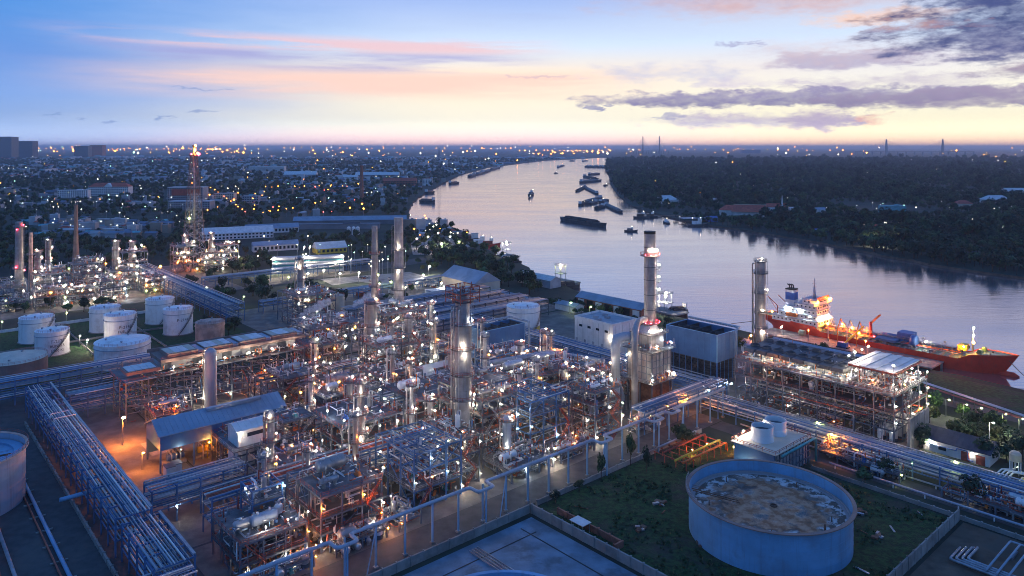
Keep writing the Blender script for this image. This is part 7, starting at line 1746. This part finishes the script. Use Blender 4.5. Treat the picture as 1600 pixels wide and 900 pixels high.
for i, (x, y, x2, y2, lab) in enumerate(((785, 407, 812, 414, 'dark barge moored below the lamp gantry upstream'), (862, 450, 906, 449, 'dark barge moored beside the green-lit gantry'), (1046, 492, 1072, 490, 'brown barge moored behind the furnace stack'), (656, 316, 679, 317, 'ferry pontoon moored at the left bank bend'), (702, 288, 716, 287, 'barge tied below the riverside mill'), (665, 303, 677, 302, 'low boat under the red roofed mill'), (715, 372, 744, 380, 'reddish rusty barge at the riverside settlement'))): barge('barge', lab, 'barge', bp(x, y), bp(x2, y2), 9 if y > 400 else 14, 2.6 if y > 400 else 4, 90 + i, 'barge' if i < 3 else 'tank_brown')
def boat(label, x, y, L, rot, hullm, housem, lamp=True):
    p = bp(x, y); T = Thing('boat', label, 'boat', (0, 0, 0), None, rot, world=(p[0], p[1], WZ)); w = L * .28; mb = MB(); st = [(-.5, .75, .11), (-.2, 1, .10), (.2, .95, .11), (.4, .6, .14), (.5, .05, .18)]
    for s, k, z in st: mb.v += [(s * L * .94, -k * w * .4, -.6), (s * L, -k * w / 2, z * L), (s * L, k * w / 2, z * L), (s * L * .94, k * w * .4, -.6)]
    for i in range(4):
        a = i * 4; mb.face((a, a + 4, a + 5, a + 1)); mb.face((a + 2, a + 6, a + 7, a + 3)); mb.face((a + 1, a + 5, a + 6, a + 2))
    mb.face((0, 1, 2, 3)); mb.face((19, 18, 17, 16)); T.mesh('hull', hullm, mb); T.mesh('cabin', housem, MB().box((-.08 * L, 0, .17 * L), (L * .42, w * .7, .16 * L))); T.mesh('wheelhouse', 'wall_white', MB().box((.08 * L, 0, .3 * L), (L * .16, w * .55, .13 * L))); T.mesh('mast', 'galv', MB().tube([(.05 * L, 0, .36 * L), (.05 * L, 0, .6 * L)], .15, 5))
    if lamp: o = T.share('lamp', UNIT.get(('farb', 'w')) or unit_mesh('lamp', 'lamp_white'), (0, 0, 0), 0, .55); o.location = (.08 * L, -w * .4, .42 * L)
    return T
boat('dark tugboat heading along the left side of the river', 830, 305, 30, 1.2, 'barge', 'barge_cover'); boat('small launch just below the dark tugboat', 827.5, 310.5, 14, 1.3, 'barge', 'wood'); boat('small work boat trailing a wake right of the long barge', 986, 362, 17, -.3, 'barge', 'barge_cover'); boat('tiny far boat beyond the tugboat', 868.5, 271, 18, .2, 'barge', 'barge')
boat('white and teal ferry boat near the left bank', 751, 383, 26, .3, 'wall_white', 'wall_white'); boat('red tug lying beside the white ferry boat', 765, 385, 24, .1, 'hull_red', 'red_oxide'); boat('tiny boat near the wooded point', 946, 290.5, 16, .5, 'barge', 'wood'); boat('wooden boat at the far pier, left of two', 1003, 341, 26, .05, 'barge', 'wood'); boat('wooden boat at the far pier, right of two', 1018, 340, 22, .2, 'barge', 'wood'); boat('pale roofed river boat off the far pier', 1041, 349, 17, 1.9, 'barge', 'wall_white'); boat('long pale roofed boat below the far landing', 1091, 353.5, 28, .05, 'barge', 'wall_white')
def pier(label, x0, y0, x1, y1, w, roof=None):
    p, q = G(x0, y0, 0), G(x1, y1, 0); L = (q - p).length; T = Thing('pier', label, 'pier', (0, 0, 0), None, math.atan2(q.y - p.y, q.x - p.x), world=p); n = max(4, int(L / 6))
    T.mesh('deck', 'wood', MB().box((L / 2, 0, .4), (L, w, .5)))
    for i in range(n + 1):
        for s in (-1, 1): T.mesh('pile', 'wood', MB().tube([(L * i / n, s * w * .4, -4), (L * i / n, s * w * .4, .3)], .35, 5))
    if roof: T.mesh('roof', roof, MB().box((L / 2, 0, 5), (L * .9, w * 1.3, .5))); [T.mesh('roof_post', 'wood', MB().bar((L * (.1 + .2 * k), 0, .5), (L * (.1 + .2 * k), 0, 4.8), .3)) for k in range(5)]
    return T
pier('thin footbridge pier running out from the far bank', 1020, 336.5, 1068, 338, 5); pier('roofed landing stage on the far bank below the temple', 1062, 346.5, 1104, 345.5, 12, 'roof_blue'); pier('thin pier upstream near the wooded point', 985, 322.5, 1006, 323.5, 4)
house(G(1112, 346), 14, 9, 5, .1, 'gable', 'blue_paint', 'blue_paint', 'blue lit hut beside the far roofed landing', None)
for x, y, lab in ((1062, 345, 'left white lamp on the far roofed landing'), (1082, 347.5, 'middle white lamp below the far roofed landing'), (1117, 346, 'right white lamp by the blue hut on the far landing')):
    p = G(x, y); spot_lamp(p.x, p.y, 6, 'w', p.y, lab, None, 1.1)

# lit yards beyond the twin stacks: lorries, cars and posts
for nm, P in (('lit_yard', [(640, 425), (700, 440), (712, 452), (655, 452), (560, 440), (520, 446), (500, 436)]), ('riverside_yard', [(640, 372), (700, 365), (735, 385), (700, 398), (645, 398)]), ('town_road', [(380, 441), (660, 402), (680, 408), (390, 452)])):
    mb = MB(); Q = [G(x, y, .2) for x, y in P]; mb.v = [tuple(p) for p in Q]
    for t in tessellate_polygon([Q]): mb.face(tuple(t))
    o = structure(nm, 'concrete' if 'yard' in nm else 'asphalt', mb)
    bm = bmesh.new(); bm.from_mesh(o.data)
    for f in bm.faces:
        f.normal_update()
        if f.normal.z < 0: f.normal_flip()
    bm.to_mesh(o.data); bm.free()
CARM = {}
def car(at_, rot, m, label, group, lorry=False):
    key = (m, lorry)
    if key not in CARM:
        if lorry: CARM[key] = (MB().box((-1, 0, 2.0), (7, 2.4, 2.6)).data('lorry_box', m), MB().box((3.6, 0, 1.6), (1.9, 2.3, 2.2)).data('lorry_cab', 'wall_white'))
        else: CARM[key] = (MB().box((0, 0, .65), (4.4, 1.8, .7)).data('car_body', m), MB().box((-.2, 0, 1.25), (2.4, 1.6, .6), taper=.75).data('car_cabin', 'glass_dark'))
        if 'wheel' not in CARM: CARM['wheel'] = MB().tube([(0, -.12, 0), (0, .12, 0)], .36, 8).data('wheel', 'black')
    e = put(bpy.data.objects.new('lorry' if lorry else 'car', None)); e.location = at_; e.rotation_euler = (0, 0, rot); tag(e, label, 'lorry' if lorry else 'car', group)
    put(bpy.data.objects.new('body', CARM[key][0]), e); put(bpy.data.objects.new('cab' if lorry else 'cabin', CARM[key][1]), e)
    for x in (-1.4, 1.4):
        for y in (-.85, .85): w = put(bpy.data.objects.new('wheel', CARM['wheel']), e); w.location = (x * (1.9 if lorry else 1), y, .36)
rc = random.Random(21); colr = {'wall_white': 'white', 'wall_grey': 'grey', 'black': 'black', 'red_oxide': 'red', 'silver': 'silver'}
for k in range(34):
    m = rc.choice(list(colr)); x = rc.uniform(560, 700); y = 437 + (x - 600) * .06 + rc.uniform(-3, 8); car(G(x, y, .2), TH + rc.choice((0, 1.57)), m, f'{colr[m]} car parked in the lit yard behind the twin stacks', f'{colr[m]} cars parked in the lit yard')
for k in range(12):
    m = rc.choice(('wall_white', 'wall_grey', 'red_oxide')); x = rc.uniform(560, 660); car(G(x, 462 + (x - 600) * .03 + rc.uniform(-6, 6), .05), TH + 1.57, m, f'lorry with {colr[m]} body parked near the small tanks', f'{colr[m]} lorries parked near the small tanks', True)
for k in range(16):
    m = rc.choice(list(colr)); x = rc.uniform(645, 705); car(G(x, rc.uniform(374, 394), .2), rc.uniform(0, 3), m, f'{colr[m]} car in the brightly lit riverside yard', f'{colr[m]} cars in the riverside yard')
for i, (x, y) in enumerate(((590, 448), (625, 446), (660, 448), (690, 450), (560, 444), (530, 446), (450, 452), (480, 446), (505, 440), (610, 460), (650, 462), (688, 462))):
    p = G(x, y); lamp_post('white lamp post in the lit yards behind the twin stacks', (0, 0, 0), 9, 'w' if i % 3 else 'g', 'lamp posts of the lit yards', world=p, r=.5)
for i, (x, y) in enumerate(((650, 388), (668, 384), (684, 378), (702, 384), (716, 392))):
    lamp_post('white lamp post in the riverside yard', (0, 0, 0), 10, 'w', 'lamp posts of the riverside yard', world=G(x, y), r=.5)
for i, x in enumerate((545, 552.5, 559)):
    p = G(x, 368); T = Thing('storage_silo', ['left one of three white silos in front of the long shed', 'middle one of three white silos in front of the long shed', 'right one of three white silos in front of the long shed'][i], 'silo', (0, 0, 0), world=p, rot=0); T.mesh('shell', 'wall_white', MB().lathe((0, 0, 0), [(2.4, 1), (2.4, 9), (1.6, 10.4), (0, 11)], 16)); T.mesh('skirt', 'steel', MB().lathe((0, 0, 0), [(2.2, 0), (2.2, 1)], 12))
print('LAMPS', NL[0])
